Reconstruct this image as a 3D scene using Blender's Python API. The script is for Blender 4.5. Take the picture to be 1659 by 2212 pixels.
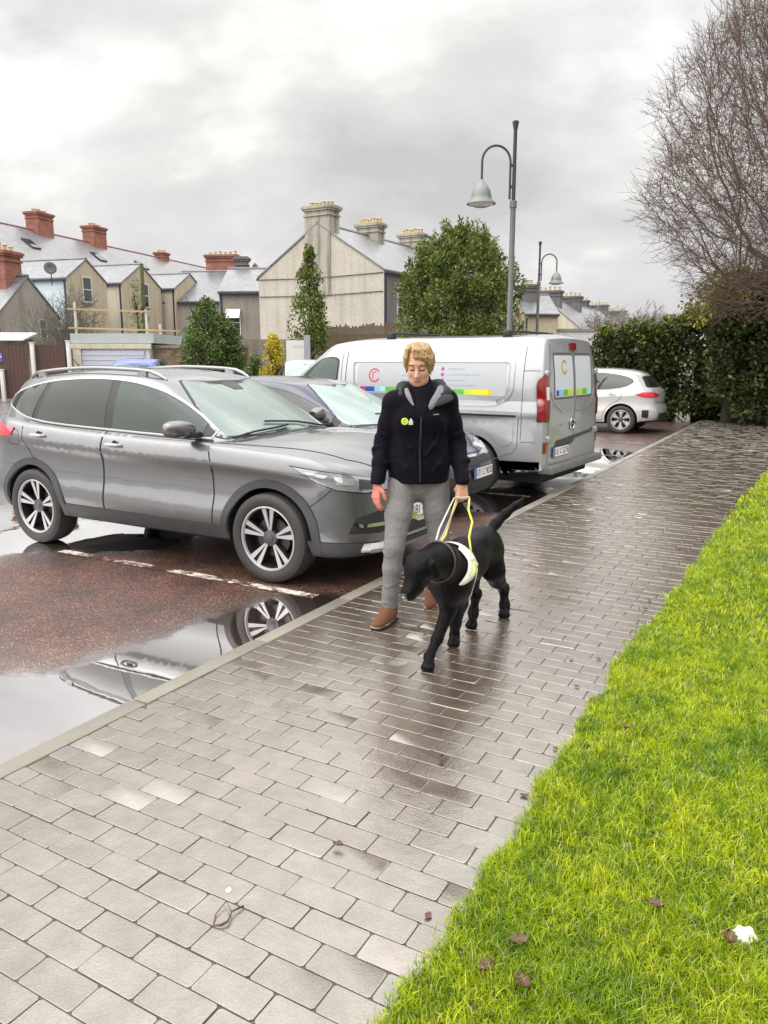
import bpy, bmesh, math, random
import numpy as np
from math import sin, cos, pi, radians, sqrt, atan2
from mathutils import Vector, Matrix
from mathutils.bvhtree import BVHTree
from mathutils.geometry import delaunay_2d_cdt

random.seed(7)
RNG = np.random.default_rng(11)
SC = bpy.context.scene
COL = SC.collection
for o in list(bpy.data.objects):
    bpy.data.objects.remove(o)

# ------------------------------------------------------------------ camera
CAM_H = 1.6
PITCH = math.atan(331 / 1660)
cam = bpy.data.cameras.new("camera")
cam.sensor_fit = 'VERTICAL'
cam.sensor_height = 24.0
cam.lens = 24.0 * 1660 / 2212
cam.clip_start = 0.05
cam.clip_end = 2000
camo = bpy.data.objects.new("camera", cam)
camo.location = (0, 0, CAM_H)
camo.rotation_euler = (pi / 2 - PITCH, 0, 0)
COL.objects.link(camo)
SC.camera = camo

# ------------------------------------------------------------------ world
SC.view_settings.view_transform = 'Standard'
SC.view_settings.look = 'None'
SC.view_settings.exposure = 0.50
SC.view_settings.gamma = 1.0
SUN_EL, SUN_AZ = radians(42), radians(-115)
w = bpy.data.worlds.new("World")
SC.world = w
w.use_nodes = True
nt = w.node_tree
nt.nodes.clear()
def wn(t, **k):
    n = nt.nodes.new(t)
    for a, b in k.items():
        setattr(n, a, b)
    return n
def wmath(op, a, b=None, clamp=False):
    n = wn('ShaderNodeMath', operation=op, use_clamp=clamp)
    for i, v in enumerate((a, b)):
        if v is None: continue
        if isinstance(v, (int, float)): n.inputs[i].default_value = v
        else: nt.links.new(v, n.inputs[i])
    return n.outputs[0]
wout = wn('ShaderNodeOutputWorld')
wtc = wn('ShaderNodeTexCoord')
sky = wn('ShaderNodeTexSky', sky_type='NISHITA', sun_disc=False)
sky.sun_elevation = SUN_EL
sky.sun_rotation = SUN_AZ
sky.dust_density = 3.0
bg1 = wn('ShaderNodeBackground'); bg1.inputs[1].default_value = 0.05
nt.links.new(sky.outputs[0], bg1.inputs[0])
sep = wn('ShaderNodeSeparateXYZ'); nt.links.new(wtc.outputs['Generated'], sep.inputs[0])
zc = wmath('MAXIMUM', sep.outputs[2], 0.0)
# cloud deck: project the direction on a plane so that the clouds foreshorten to the horizon
den = wmath('ADD', zc, 0.55)
comb = wn('ShaderNodeCombineXYZ')
nt.links.new(wmath('DIVIDE', sep.outputs[0], den), comb.inputs[0])
nt.links.new(wmath('DIVIDE', sep.outputs[1], den), comb.inputs[1])
mp = wn('ShaderNodeMapping'); mp.inputs['Rotation'].default_value = (0, 0, radians(28)); mp.inputs['Scale'].default_value = (1.3, 1.9, 1)
mp.inputs['Location'].default_value = (3.1, 1.4, 0)
nt.links.new(comb.outputs[0], mp.inputs[0])
n1 = wn('ShaderNodeTexNoise'); n1.inputs['Scale'].default_value = 1.5; n1.inputs['Detail'].default_value = 7; n1.inputs['Roughness'].default_value = 0.5; n1.inputs['Distortion'].default_value = 0.25
nt.links.new(mp.outputs[0], n1.inputs['Vector'])
n2 = wn('ShaderNodeTexNoise'); n2.inputs['Scale'].default_value = 4.2; n2.inputs['Detail'].default_value = 5; n2.inputs['Roughness'].default_value = 0.55
nt.links.new(mp.outputs[0], n2.inputs['Vector'])
dens = wmath('ADD', wmath('MULTIPLY', n1.outputs[0], 0.80), wmath('MULTIPLY', n2.outputs[0], 0.20))
ramp = wn('ShaderNodeValToRGB')
nt.links.new(dens, ramp.inputs[0])
cr_ = ramp.color_ramp
cr_.elements[0].position = 0.41; cr_.elements[0].color = (0.60, 0.585, 0.585, 1)
cr_.elements[1].position = 0.63; cr_.elements[1].color = (1.05, 1.03, 0.96, 1)
e = cr_.elements.new(0.48); e.color = (0.70, 0.69, 0.69, 1)
e = cr_.elements.new(0.56); e.color = (0.80, 0.79, 0.77, 1)
# thin bright places in the deck (towards the hidden sun)
def glow(az, el, sharp, amt):
    d = wn('ShaderNodeVectorMath', operation='DOT_PRODUCT')
    nt.links.new(wtc.outputs['Generated'], d.inputs[0])
    d.inputs[1].default_value = (sin(radians(az)) * cos(radians(el)), cos(radians(az)) * cos(radians(el)), sin(radians(el)))
    p = wmath('POWER', wmath('MAXIMUM', d.outputs['Value'], 0.0), sharp)
    return wmath('MULTIPLY', p, amt)
gl = wmath('ADD', glow(-25, 18, 180, 0.55), glow(17, 19, 200, 0.45))
glm = wmath('MULTIPLY', gl, wmath('MULTIPLY', n2.outputs[0], 1.7))
# overcast luminance: brighter overhead than at the skyline
elev = wmath('ADD', 0.765, wmath('MULTIPLY', wmath('POWER', wmath('MAXIMUM', wmath('SUBTRACT', zc, 0.36), 0.0), 1.0), 4.4))
tot = wmath('MULTIPLY', elev, wmath('ADD', 1.0, glm))
# the mist near the skyline flattens the clouds
mist = wn('ShaderNodeMix', data_type='RGBA')
mf = wn('ShaderNodeMapRange'); mf.inputs[1].default_value = 0.0; mf.inputs[2].default_value = 0.20; mf.inputs[3].default_value = 0.8; mf.inputs[4].default_value = 0.0
nt.links.new(zc, mf.inputs[0]); nt.links.new(mf.outputs[0], mist.inputs[0])
nt.links.new(ramp.outputs[0], mist.inputs[6]); mist.inputs[7].default_value = (0.735, 0.72, 0.75, 1)
sc_ = wn('ShaderNodeVectorMath', operation='SCALE')
nt.links.new(mist.outputs[2], sc_.inputs[0]); nt.links.new(tot, sc_.inputs['Scale'])
bg2 = wn('ShaderNodeBackground'); bg2.inputs[1].default_value = 1.0
nt.links.new(sc_.outputs[0], bg2.inputs[0])
mixs = wn('ShaderNodeMixShader'); mixs.inputs[0].default_value = 0.95
nt.links.new(bg1.outputs[0], mixs.inputs[1]); nt.links.new(bg2.outputs[0], mixs.inputs[2])
nt.links.new(mixs.outputs[0], wout.inputs[0])

sun = bpy.data.lights.new("sun", 'SUN')
sun.energy = 1.9
sun.angle = radians(80)
sun.color = (1.0, 0.96, 0.9)
suno = bpy.data.objects.new("sun", sun)
suno.rotation_euler = (pi / 2 - SUN_EL, 0, -SUN_AZ + pi)
COL.objects.link(suno)

# ------------------------------------------------------------------ helpers
CN, SN = 0.871, 0.491          # the kerb frame: n across the pavement, s along the kerb
YAW = -math.atan2(SN, CN)
def NK(n, s, z=0.0):
    return (n * CN + s * SN, -n * SN + s * CN, z)
def kerb_frame(o):
    o.rotation_euler = (0, 0, YAW)
    return o
def tag(o, label=None, cat=None, group=None, kind=None):
    if label: o['label'] = label
    if cat: o['category'] = cat
    if group: o['group'] = group
    if kind: o['kind'] = kind
    return o
def empty(name, loc=(0, 0, 0), rz=0.0, label=None, cat=None, group=None):
    o = bpy.data.objects.new(name, None)
    o.location = loc; o.rotation_euler = (0, 0, rz)
    o.empty_display_size = 0.2
    COL.objects.link(o)
    return tag(o, label, cat, group)
def link(name, me, parent=None, mats=None, smooth=False, angle=None):
    o = bpy.data.objects.new(name, me)
    COL.objects.link(o)
    if parent is not None: o.parent = parent
    if mats is not None:
        for m in (mats if isinstance(mats, (list, tuple)) else [mats]):
            me.materials.append(m)
    if smooth or angle:
        me.shade_smooth()
        if angle: me.set_sharp_from_angle(angle=radians(angle))
    return o
def from_bm(name, bm, parent=None, mats=None, smooth=False, angle=None, merge=None):
    if merge: bmesh.ops.remove_doubles(bm, verts=bm.verts, dist=merge)
    me = bpy.data.meshes.new(name)
    bm.to_mesh(me); bm.free()
    return link(name, me, parent, mats, smooth, angle)
def from_np(name, V, Fc, parent=None, mats=None, smooth=False, angle=None, mi=None):
    """V (n,3), Fc (m,k) index array"""
    me = bpy.data.meshes.new(name)
    V = np.asarray(V, dtype=np.float32); Fc = np.asarray(Fc, dtype=np.int32)
    me.vertices.add(len(V)); me.vertices.foreach_set('co', V.ravel())
    k = Fc.shape[1]
    me.loops.add(Fc.size); me.loops.foreach_set('vertex_index', Fc.ravel())
    me.polygons.add(len(Fc))
    me.polygons.foreach_set('loop_start', np.arange(0, Fc.size, k, dtype=np.int32))
    me.polygons.foreach_set('loop_total', np.full(len(Fc), k, dtype=np.int32))
    if mi is not None: me.polygons.foreach_set('material_index', np.asarray(mi, dtype=np.int32))
    me.update(calc_edges=True)
    me.validate()
    return link(name, me, parent, mats, smooth, angle)
def box(bm, x0, x1, y0, y1, z0, z1, M=None, mi=0, bev=0.0):
    vs = [bm.verts.new((x, y, z)) for x in (x0, x1) for y in (y0, y1) for z in (z0, z1)]
    fs = []
    for q in ((0, 1, 3, 2), (4, 6, 7, 5), (0, 4, 5, 1), (2, 3, 7, 6), (0, 2, 6, 4), (1, 5, 7, 3)):
        f = bm.faces.new([vs[i] for i in q]); f.material_index = mi; fs.append(f)
    if bev > 0:
        es = list({e for f in fs for e in f.edges})
        r = bmesh.ops.bevel(bm, geom=es, offset=bev, segments=2, affect='EDGES', profile=0.5)
        vs = list({v for f in r['faces'] for v in f.verts} | {v for v in vs if v.is_valid})
        for f in r['faces']: f.material_index = mi
    if M is not None:
        bmesh.ops.transform(bm, matrix=M, verts=[v for v in vs if v.is_valid])
    return vs
def obox(name, x0, x1, y0, y1, z0, z1, parent, m, bev=0.0):
    bm = bmesh.new(); box(bm, x0, x1, y0, y1, z0, z1, bev=bev)
    return from_bm(name, bm, parent, m, angle=35 if bev else None)
def tube(bm, pts, r, seg=8, cap=True, mi=0, up=None):
    """pts list of 3-vectors, r number or list"""
    pts = [Vector(p) for p in pts]; n = len(pts)
    rs = [r] * n if isinstance(r, (int, float)) else list(r)
    rings = []; prev = None
    for i, p in enumerate(pts):
        d = (pts[min(i + 1, n - 1)] - pts[max(i - 1, 0)])
        d = d.normalized() if d.length > 1e-9 else Vector((0, 0, 1))
        if prev is None:
            a = Vector(up) if up else (Vector((0, 0, 1)) if abs(d.z) < 0.9 else Vector((1, 0, 0)))
            u = d.cross(a).normalized()
        else:
            u = (prev - d * prev.dot(d)).normalized()
        prev = u; v = d.cross(u)
        rings.append([bm.verts.new(p + (u * cos(2 * pi * k / seg) + v * sin(2 * pi * k / seg)) * rs[i]) for k in range(seg)])
    for a, b in zip(rings, rings[1:]):
        for k in range(seg):
            f = bm.faces.new((a[k], a[(k + 1) % seg], b[(k + 1) % seg], b[k])); f.material_index = mi
    if cap:
        f = bm.faces.new(rings[0][::-1]); f.material_index = mi
        f = bm.faces.new(rings[-1]); f.material_index = mi
    return rings
def lathe(bm, prof, seg=32, M=None, mi=0, close=False):
    """prof list of (r, z); axis z"""
    rings = []; allv = []
    for r, z in prof:
        if r < 1e-6:
            v = bm.verts.new((0, 0, z)); rings.append([v]); allv.append(v)
        else:
            ring = [bm.verts.new((r * cos(2 * pi * k / seg), r * sin(2 * pi * k / seg), z)) for k in range(seg)]
            rings.append(ring); allv += ring
    pr = list(zip(rings, rings[1:]))
    if close: pr.append((rings[-1], rings[0]))
    for a, b in pr:
        for k in range(seg):
            k2 = (k + 1) % seg
            if len(a) == 1 and len(b) == 1: continue
            if len(a) == 1: f = bm.faces.new((a[0], b[k2], b[k]))
            elif len(b) == 1: f = bm.faces.new((a[k], a[k2], b[0]))
            else: f = bm.faces.new((a[k], a[k2], b[k2], b[k]))
            f.material_index = mi
    if M is not None: bmesh.ops.transform(bm, matrix=M, verts=allv)
    return allv
def prism(bm, poly, z0, z1, M=None, mi=0):
    a = [bm.verts.new((p[0], p[1], z0)) for p in poly]
    b = [bm.verts.new((p[0], p[1], z1)) for p in poly]
    n = len(poly)
    fs = [bm.faces.new(a[::-1]), bm.faces.new(b)]
    for i in range(n): fs.append(bm.faces.new((a[i], a[(i + 1) % n], b[(i + 1) % n], b[i])))
    for f in fs: f.material_index = mi
    if M is not None: bmesh.ops.transform(bm, matrix=M, verts=a + b)
    return fs
def pchip(pts):
    xs = np.array([p[0] for p in pts], float); ys = np.array([p[1] for p in pts], float)
    if xs[0] > xs[-1]: xs = xs[::-1]; ys = ys[::-1]
    h = np.diff(xs); d = np.diff(ys) / h
    m = np.zeros(len(xs)); m[0] = d[0]; m[-1] = d[-1]
    for i in range(1, len(xs) - 1):
        if d[i - 1] * d[i] > 0:
            w1 = 2 * h[i] + h[i - 1]; w2 = h[i] + 2 * h[i - 1]
            m[i] = (w1 + w2) / (w1 / d[i - 1] + w2 / d[i])
    def f(x):
        x = np.clip(np.asarray(x, float), xs[0], xs[-1])
        i = np.clip(np.searchsorted(xs, x) - 1, 0, len(h) - 1)
        t = (x - xs[i]) / h[i]
        return ((2 * t**3 - 3 * t**2 + 1) * ys[i] + (t**3 - 2 * t**2 + t) * h[i] * m[i] + (-2 * t**3 + 3 * t**2) * ys[i + 1] + (t**3 - t**2) * h[i] * m[i + 1])
    return f
def catmull(P, per=8, closed=False):
    """centripetal-free Catmull-Rom through control points (list of tuples) -> list"""
    P = [np.array(p, float) for p in P]; n = len(P); out = []
    for i in range(n if closed else n - 1):
        if closed: p0, p1, p2, p3 = P[i - 1], P[i], P[(i + 1) % n], P[(i + 2) % n]
        else: p0, p1, p2, p3 = P[max(i - 1, 0)], P[i], P[i + 1], P[min(i + 2, n - 1)]
        for k in range(per):
            t = k / per
            out.append(0.5 * ((2 * p1) + (-p0 + p2) * t + (2 * p0 - 5 * p1 + 4 * p2 - p3) * t * t + (-p0 + 3 * p1 - 3 * p2 + p3) * t**3))
    if not closed: out.append(P[-1])
    return out

# ------------------------------------------------------------------ materials
def newmat(name):
    m = bpy.data.materials.new(name); m.use_nodes = True
    return m, m.node_tree, m.node_tree.nodes['Principled BSDF']
def N(t, typ, **k):
    n = t.nodes.new(typ)
    for a, b in k.items(): setattr(n, a, b)
    return n
def L(t, a, b): t.links.new(a, b)
def noise(t, scale, detail=4, rough=0.5, coord='Object', dist=0.0, vec=None):
    n = N(t, 'ShaderNodeTexNoise')
    n.inputs['Scale'].default_value = scale; n.inputs['Detail'].default_value = detail
    n.inputs['Roughness'].default_value = rough; n.inputs['Distortion'].default_value = dist
    if vec is None:
        tc = N(t, 'ShaderNodeTexCoord'); vec = tc.outputs[coord]
    L(t, vec, n.inputs['Vector'])
    return n
def mathn(t, op, a, b=None, c=None, clamp=False):
    n = N(t, 'ShaderNodeMath', operation=op, use_clamp=clamp)
    for i, v in enumerate((a, b, c)):
        if v is None: continue
        if isinstance(v, (int, float)): n.inputs[i].default_value = v
        else: L(t, v, n.inputs[i])
    return n.outputs[0]
def mixc(t, fac, a, b, blend='MIX'):
    n = N(t, 'ShaderNodeMix', data_type='RGBA', blend_type=blend)
    for i, v in ((0, fac), (6, a), (7, b)):
        if isinstance(v, (int, float)): n.inputs[i].default_value = v
        elif isinstance(v, (tuple, list)): n.inputs[i].default_value = (*v[:3], 1)
        else: L(t, v, n.inputs[i])
    return n.outputs[2]
def rampn(t, fac, stops):
    r = N(t, 'ShaderNodeValToRGB'); L(t, fac, r.inputs[0])
    el = r.color_ramp.elements
    while len(el) < len(stops): el.new(0.5)
    for e, (p, c) in zip(el, stops):
        e.position = p; e.color = (*c[:3], 1) if isinstance(c, (tuple, list)) else (c, c, c, 1)
    return r.outputs[0]
def bumpn(t, h, strength=0.3, dist=0.01, normal=None):
    b = N(t, 'ShaderNodeBump'); b.inputs['Strength'].default_value = strength; b.inputs['Distance'].default_value = dist
    L(t, h, b.inputs['Height'])
    if normal is not None: L(t, normal, b.inputs['Normal'])
    return b.outputs[0]
_M = {}
def mat(name, col, rough=0.6, metal=0.0, var=0.0, vscale=8.0, bump=0.0, bscale=60.0, coat=0.0, spec=0.5, emis=0, sheen=0.0, island=0.0):
    """plain procedural material with a little noise in colour and relief"""
    if name in _M: return _M[name]
    m, t, b = newmat(name)
    b.inputs['Roughness'].default_value = rough; b.inputs['Metallic'].default_value = metal
    b.inputs['Specular IOR Level'].default_value = spec
    b.inputs['Coat Weight'].default_value = coat; b.inputs['Coat Roughness'].default_value = 0.04
    if sheen: b.inputs['Sheen Weight'].default_value = sheen
    b.inputs['Base Color'].default_value = (*col, 1)
    c = None
    if var:
        n = noise(t, vscale, 5, 0.6)
        c = mixc(t, n.outputs[0], [max(0, x * (1 - var)) for x in col], [x * (1 + var) for x in col])
        rr = mathn(t, 'MULTIPLY_ADD', n.outputs[0], 0.25, rough - 0.12, clamp=True)
        L(t, rr, b.inputs['Roughness'])
    if island:
        g = N(t, 'ShaderNodeNewGeometry')
        c = mixc(t, g.outputs['Random Per Island'], [x * (1 - island) for x in col] if c is None else mixc(t, 1.0, c, (1 - island,) * 3, 'MULTIPLY'),
                 [x * (1 + island) for x in col] if c is None else mixc(t, 1.0, c, (1 + island,) * 3, 'MULTIPLY'))
    if c is not None: L(t, c, b.inputs['Base Color'])
    if bump:
        n = noise(t, bscale, 4, 0.6)
        L(t, bumpn(t, n.outputs[0], bump, 0.01), b.inputs['Normal'])
    if emis:
        b.inputs['Emission Color'].default_value = (*col, 1); b.inputs['Emission Strength'].default_value = emis
    _M[name] = m
    return m
# ------------------------------------------------------------------ ground sheets (all in the kerb frame)
ROADZ = -0.06
KERB_N = -2.74          # road-side face of the kerb
def fresnel_wet(m, t, b, ior, gl_rough, normal=None, amount=None, tint=(1, 1, 1), add=None):
    """water film: glossy layer over the principled base"""
    out = [n for n in t.nodes if n.type == 'OUTPUT_MATERIAL'][0]
    gl = N(t, 'ShaderNodeBsdfGlossy'); gl.distribution = 'GGX'; gl.inputs['Color'].default_value = (*tint, 1)
    if isinstance(gl_rough, (int, float)): gl.inputs['Roughness'].default_value = gl_rough
    else: L(t, gl_rough, gl.inputs['Roughness'])
    fr = N(t, 'ShaderNodeFresnel'); fr.inputs[0].default_value = ior
    if normal is not None:
        L(t, normal, gl.inputs['Normal']); L(t, normal, fr.inputs['Normal'])
    f = fr.outputs[0]
    if amount is not None: f = mathn(t, 'MULTIPLY', f, amount, clamp=True)
    if add is not None: f = mathn(t, 'ADD', f, add, clamp=True)
    mx = N(t, 'ShaderNodeMixShader')
    L(t, f, mx.inputs[0]); L(t, b.outputs[0], mx.inputs[1]); L(t, gl.outputs[0], mx.inputs[2])
    L(t, mx.outputs[0], out.inputs['Surface'])

def sheet(name, x0, x1, y0, y1, z, m, nx=1, ny=1):
    bm = bmesh.new()
    vs = [[bm.verts.new((x0 + (x1 - x0) * i / nx, y0 + (y1 - y0) * j / ny, z)) for i in range(nx + 1)] for j in range(ny + 1)]
    for j in range(ny):
        for i in range(nx): bm.faces.new((vs[j][i], vs[j][i + 1], vs[j + 1][i + 1], vs[j + 1][i]))
    o = from_bm(name, bm, None, m); tag(o, kind='structure')
    return o

# --- car park surface: dark wet red tarmac with puddles lying in its hollows
def road_material():
    m, t, b = newmat('wet red tarmac')
    tc = N(t, 'ShaderNodeTexCoord'); P = tc.outputs['Object']
    sp = N(t, 'ShaderNodeSeparateXYZ'); L(t, P, sp.inputs[0])
    X, Y = sp.outputs[0], sp.outputs[1]
    def blob(cx, cy, rx, ry, amt):
        a = mathn(t, 'POWER', mathn(t, 'DIVIDE', mathn(t, 'SUBTRACT', X, cx), rx), 2)
        c = mathn(t, 'POWER', mathn(t, 'DIVIDE', mathn(t, 'SUBTRACT', Y, cy), ry), 2)
        e = mathn(t, 'EXPONENT', mathn(t, 'MULTIPLY', mathn(t, 'ADD', a, c), -1.0))
        return mathn(t, 'MULTIPLY', e, amt)
    big = noise(t, 0.8, 4, 0.55, vec=P)
    fine = noise(t, 9, 6, 0.7, vec=P)
    hollow = mathn(t, 'MULTIPLY_ADD', big.outputs[0], 0.9, mathn(t, 'MULTIPLY', fine.outputs[0], 0.34))
    for bl in PUDDLES: hollow = mathn(t, 'ADD', hollow, blob(*bl))
    pud = N(t, 'ShaderNodeMapRange'); L(t, hollow, pud.inputs[0]); pud.interpolation_type = 'SMOOTHSTEP'
    pud.inputs[1].default_value = 0.76; pud.inputs[2].default_value = 0.95
    pud = pud.outputs[0]
    damp = N(t, 'ShaderNodeMapRange'); L(t, hollow, damp.inputs[0])
    damp.inputs[1].default_value = 0.5; damp.inputs[2].default_value = 0.80
    # aggregate
    vo = N(t, 'ShaderNodeTexVoronoi'); vo.inputs['Scale'].default_value = 130; L(t, P, vo.inputs['Vector'])
    vo2 = N(t, 'ShaderNodeTexVoronoi'); vo2.inputs['Scale'].default_value = 55; L(t, P, vo2.inputs['Vector'])
    sc2 = N(t, 'ShaderNodeSeparateColor'); L(t, vo.outputs['Color'], sc2.inputs[0])
    stone = rampn(t, sc2.outputs[0], [(0.0, (0.016, 0.006, 0.004)), (0.45, (0.052, 0.017, 0.009)), (0.8, (0.105, 0.038, 0.020)), (1.0, (0.26, 0.14, 0.10))])
    # the reddish bays and the greyer running lane further out
    lane = N(t, 'ShaderNodeMapRange'); L(t, mathn(t, 'MULTIPLY_ADD', big.outputs[0], 1.2, X), lane.inputs[0])
    lane.inputs[1].default_value = -9.0; lane.inputs[2].default_value = -7.2
    stone = mixc(t, lane.outputs[0], mixc(t, 0.85, stone, (0.075, 0.07, 0.066)), stone)
    patch = noise(t, 2.3, 7, 0.72, vec=P)
    stone = mixc(t, 1.0, stone, rampn(t, patch.outputs[0], [(0.32, 0.35), (0.66, 1.5)]), 'MULTIPLY')
    col = mixc(t, mathn(t, 'MULTIPLY', pud, 0.55), stone, (0.02, 0.017, 0.014))
    L(t, col, b.inputs['Base Color'])
    b.inputs['Roughness'].default_value = 0.7
    hgt = mathn(t, 'ADD', mathn(t, 'MULTIPLY', vo.outputs['Distance'], -0.5), mathn(t, 'MULTIPLY', vo2.outputs['Distance'], -0.5))
    st = mathn(t, 'SUBTRACT', 1.0, pud)
    bp = N(t, 'ShaderNodeBump'); bp.inputs['Distance'].default_value = 0.006
    L(t, mathn(t, 'MULTIPLY', st, 0.55), bp.inputs['Strength']); L(t, hgt, bp.inputs['Height'])
    rip = noise(t, 5, 2, 0.5, vec=P)
    nrm = bumpn(t, rip.outputs[0], 0.015, 0.02, bp.outputs[0])
    L(t, nrm, b.inputs['Normal'])
    rg = mathn(t, 'MULTIPLY_ADD', st, 0.24, 0.012)
    amt = mathn(t, 'ADD', mathn(t, 'MULTIPLY', damp.outputs[0], 0.45), mathn(t, 'MULTIPLY_ADD', pud, 0.55, 0.35))
    fresnel_wet(m, t, b, 2.3, rg, nrm, amt, add=mathn(t, 'MULTIPLY', pud, 0.38))
    return m
# hollows in the tarmac: n, s, radius n, radius s, depth
PUDDLES = [(-3.6, 1.1, 1.3, 1.15, 0.75), (-2.98, 3.2, 0.40, 1.0, 0.62), (-2.9, 4.1, 0.45, 0.4, 0.35),
           (-7.0, 4.3, 1.3, 1.1, 0.6), (-5.5, 5.1, .8, .5, .5), (-6.2, 7.3, 1.6, 1.2, 0.25), (-3.2, 8.6, 0.55, 0.9, 0.5), (-3.6, 12.4, 1.3, 2.4, 0.5),
           (-4.2, 4.1, 0.7, 0.5, -0.35), (-5.0, 3.5, 0.9, 0.7, -0.45), (-3.95, 3.1, 0.35, 0.5, -0.15), (-4.0, 5.4, 0.9, 0.9, -0.3)]
MROAD = road_material()
gmat = mat('distant earth', (0.10, 0.095, 0.07), 0.9, var=0.3, vscale=0.05)
ground = sheet('ground', -900, 900, -60, 1500, -0.075, gmat)
road = kerb_frame(sheet('car_park_road', -60, KERB_N + 0.01, -8, 60, ROADZ, MROAD))

# --- worn white bay lines
def line_material():
    m, t, b = newmat('worn white road paint')
    tc = N(t, 'ShaderNodeTexCoord'); P = tc.outputs['Object']
    n1_ = noise(t, 14, 6, 0.75, vec=P); n2_ = noise(t, 2.2, 3, 0.5, vec=P)
    wear = mathn(t, 'ADD', mathn(t, 'MULTIPLY', n1_.outputs[0], 0.7), mathn(t, 'MULTIPLY', n2_.outputs[0], 0.4))
    k = rampn(t, wear, [(0.47, 1.0), (0.56, 0.0)])
    L(t, mixc(t, k, (0.09, 0.04, 0.03), (0.72, 0.66, 0.58)), b.inputs['Base Color'])
    b.inputs['Roughness'].default_value = 0.35
    vo = N(t, 'ShaderNodeTexVoronoi'); vo.inputs['Scale'].default_value = 90; L(t, P, vo.inputs['Vector'])
    L(t, bumpn(t, vo.outputs['Distance'], 0.4, 0.005), b.inputs['Normal'])
    return m
MLINE = line_material()
for i, s in enumerate((4.33, 6.65, 8.96, 11.3, 13.6, 15.9, 18.3)):
    o = kerb_frame(sheet('bay_line', -5.7 if i == 0 else -7.4, -3.0, s - 0.045, s + 0.045, ROADZ + 0.004, MLINE))

# --- kerb
def kerb_material():
    m, t, b = newmat('wet kerb concrete')
    tc = N(t, 'ShaderNodeTexCoord'); P = tc.outputs['Object']
    a = noise(t, 3, 5, 0.6, vec=P); f = noise(t, 90, 3, 0.6, vec=P)
    c = mixc(t, a.outputs[0], (0.14, 0.12, 0.085), (0.27, 0.245, 0.19))
    mo = noise(t, 5, 5, 0.7, vec=P)
    c = mixc(t, rampn(t, mo.outputs[0], [(0.55, 0.0), (0.75, 0.45)]), c, (0.13, 0.13, 0.05))
    L(t, mixc(t, f.outputs[0], c, mixc(t, 1.0, c, (0.7, 0.7, 0.68), 'MULTIPLY')), b.inputs['Base Color'])
    b.inputs['Roughness'].default_value = 0.7
    nr = bumpn(t, f.outputs[0], 0.35, 0.004); L(t, nr, b.inputs['Normal'])
    fresnel_wet(m, t, b, 1.6, 0.35, nr, 0.8)
    return m
bm = bmesh.new()
s = -4.0
while s < 26:
    ln = 0.914
    box(bm, KERB_N, KERB_N + 0.105, s + 0.003, s + ln - 0.003, -0.3, 0.006 + random.uniform(-0.002, 0.002), bev=0.012)
    s += ln
kerb = kerb_frame(from_bm('kerb', bm, None, kerb_material(), angle=40)); tag(kerb, kind='structure')

# --- pavement of rectangular blocks laid in courses across the path
def paver_material():
    m, t, b = newmat('wet grey paving blocks')
    tc = N(t, 'ShaderNodeTexCoord'); P = tc.outputs['Object']
    g = N(t, 'ShaderNodeNewGeometry'); rnd = g.outputs['Random Per Island']
    base = rampn(t, rnd, [(0.0, (0.108, 0.088, 0.063)), (0.3, (0.124, 0.102, 0.075)), (0.6, (0.138, 0.115, 0.085)), (0.85, (0.122, 0.110, 0.088)), (1.0, (0.158, 0.132, 0.098))])
    f = noise(t, 140, 3, 0.7, vec=P); a = noise(t, 1.1, 5, 0.6, vec=P); md = noise(t, 9, 5, 0.6, vec=P)
    c = mixc(t, 1.0, base, rampn(t, f.outputs[0], [(0.25, 0.60), (0.75, 1.38)]), 'MULTIPLY')
    c = mixc(t, 1.0, c, rampn(t, md.outputs[0], [(0.3, 0.74), (0.7, 1.18)]), 'MULTIPLY')
    # damper, browner wear track down the middle of the path, drier towards the camera end
    sp = N(t, 'ShaderNodeSeparateXYZ'); L(t, P, sp.inputs[0])
    far = N(t, 'ShaderNodeMapRange'); L(t, sp.outputs[1], far.inputs[0]); far.inputs[1].default_value = 1.2; far.inputs[2].default_value = 4.2
    wet = mathn(t, 'ADD', mathn(t, 'MULTIPLY', a.outputs[0], 0.75), mathn(t, 'MULTIPLY', far.outputs[0], 0.46))
    wet = rampn(t, wet, [(0.34, 0.0), (0.74, 1.0)])
    c = mixc(t, mathn(t, 'MULTIPLY', wet, 0.80), c, mixc(t, 1.0, c, (0.50, 0.36, 0.24), 'MULTIPLY'))
    L(t, c, b.inputs['Base Color']); b.inputs['Roughness'].default_value = 0.6
    h = mathn(t, 'ADD', mathn(t, 'MULTIPLY', f.outputs[0], 0.5), mathn(t, 'MULTIPLY', md.outputs[0], 1.3))
    nr = bumpn(t, h, 0.42, 0.004); L(t, nr, b.inputs['Normal'])
    rg = mathn(t, 'ADD', mathn(t, 'MULTIPLY_ADD', wet, -0.19, 0.22), mathn(t, 'MULTIPLY', md.outputs[0], 0.12))
    amt = mathn(t, 'ADD', mathn(t, 'MULTIPLY_ADD', wet, 0.50, 0.50), mathn(t, 'MULTIPLY', md.outputs[0], 0.34))
    fresnel_wet(m, t, b, 3.4, rg, nr, amt, tint=(1.0, .97, .93))
    return m
MJOINT = mat('wet jointing sand', (0.085, 0.068, 0.052), 0.7, var=0.5, vscale=6, bump=0.4, bscale=200)
PAV0 = KERB_N + 0.108
def grass_edge(s):
    """n of the lawn edge at s"""
    base = np.interp(s, [-5, 1.4, 3.6, 4.7, 6.5, 9.6, 12.8, 15.0, 17, 19], [-0.80, -0.80, -0.80, -0.79, -0.74, -0.68, -0.55, -0.1, 1.2, 4.5])
    return base
bm = bmesh.new()
PL, PW, JT = 0.2085, 0.1015, 0.0036
row = 0; s = -1.5
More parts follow.
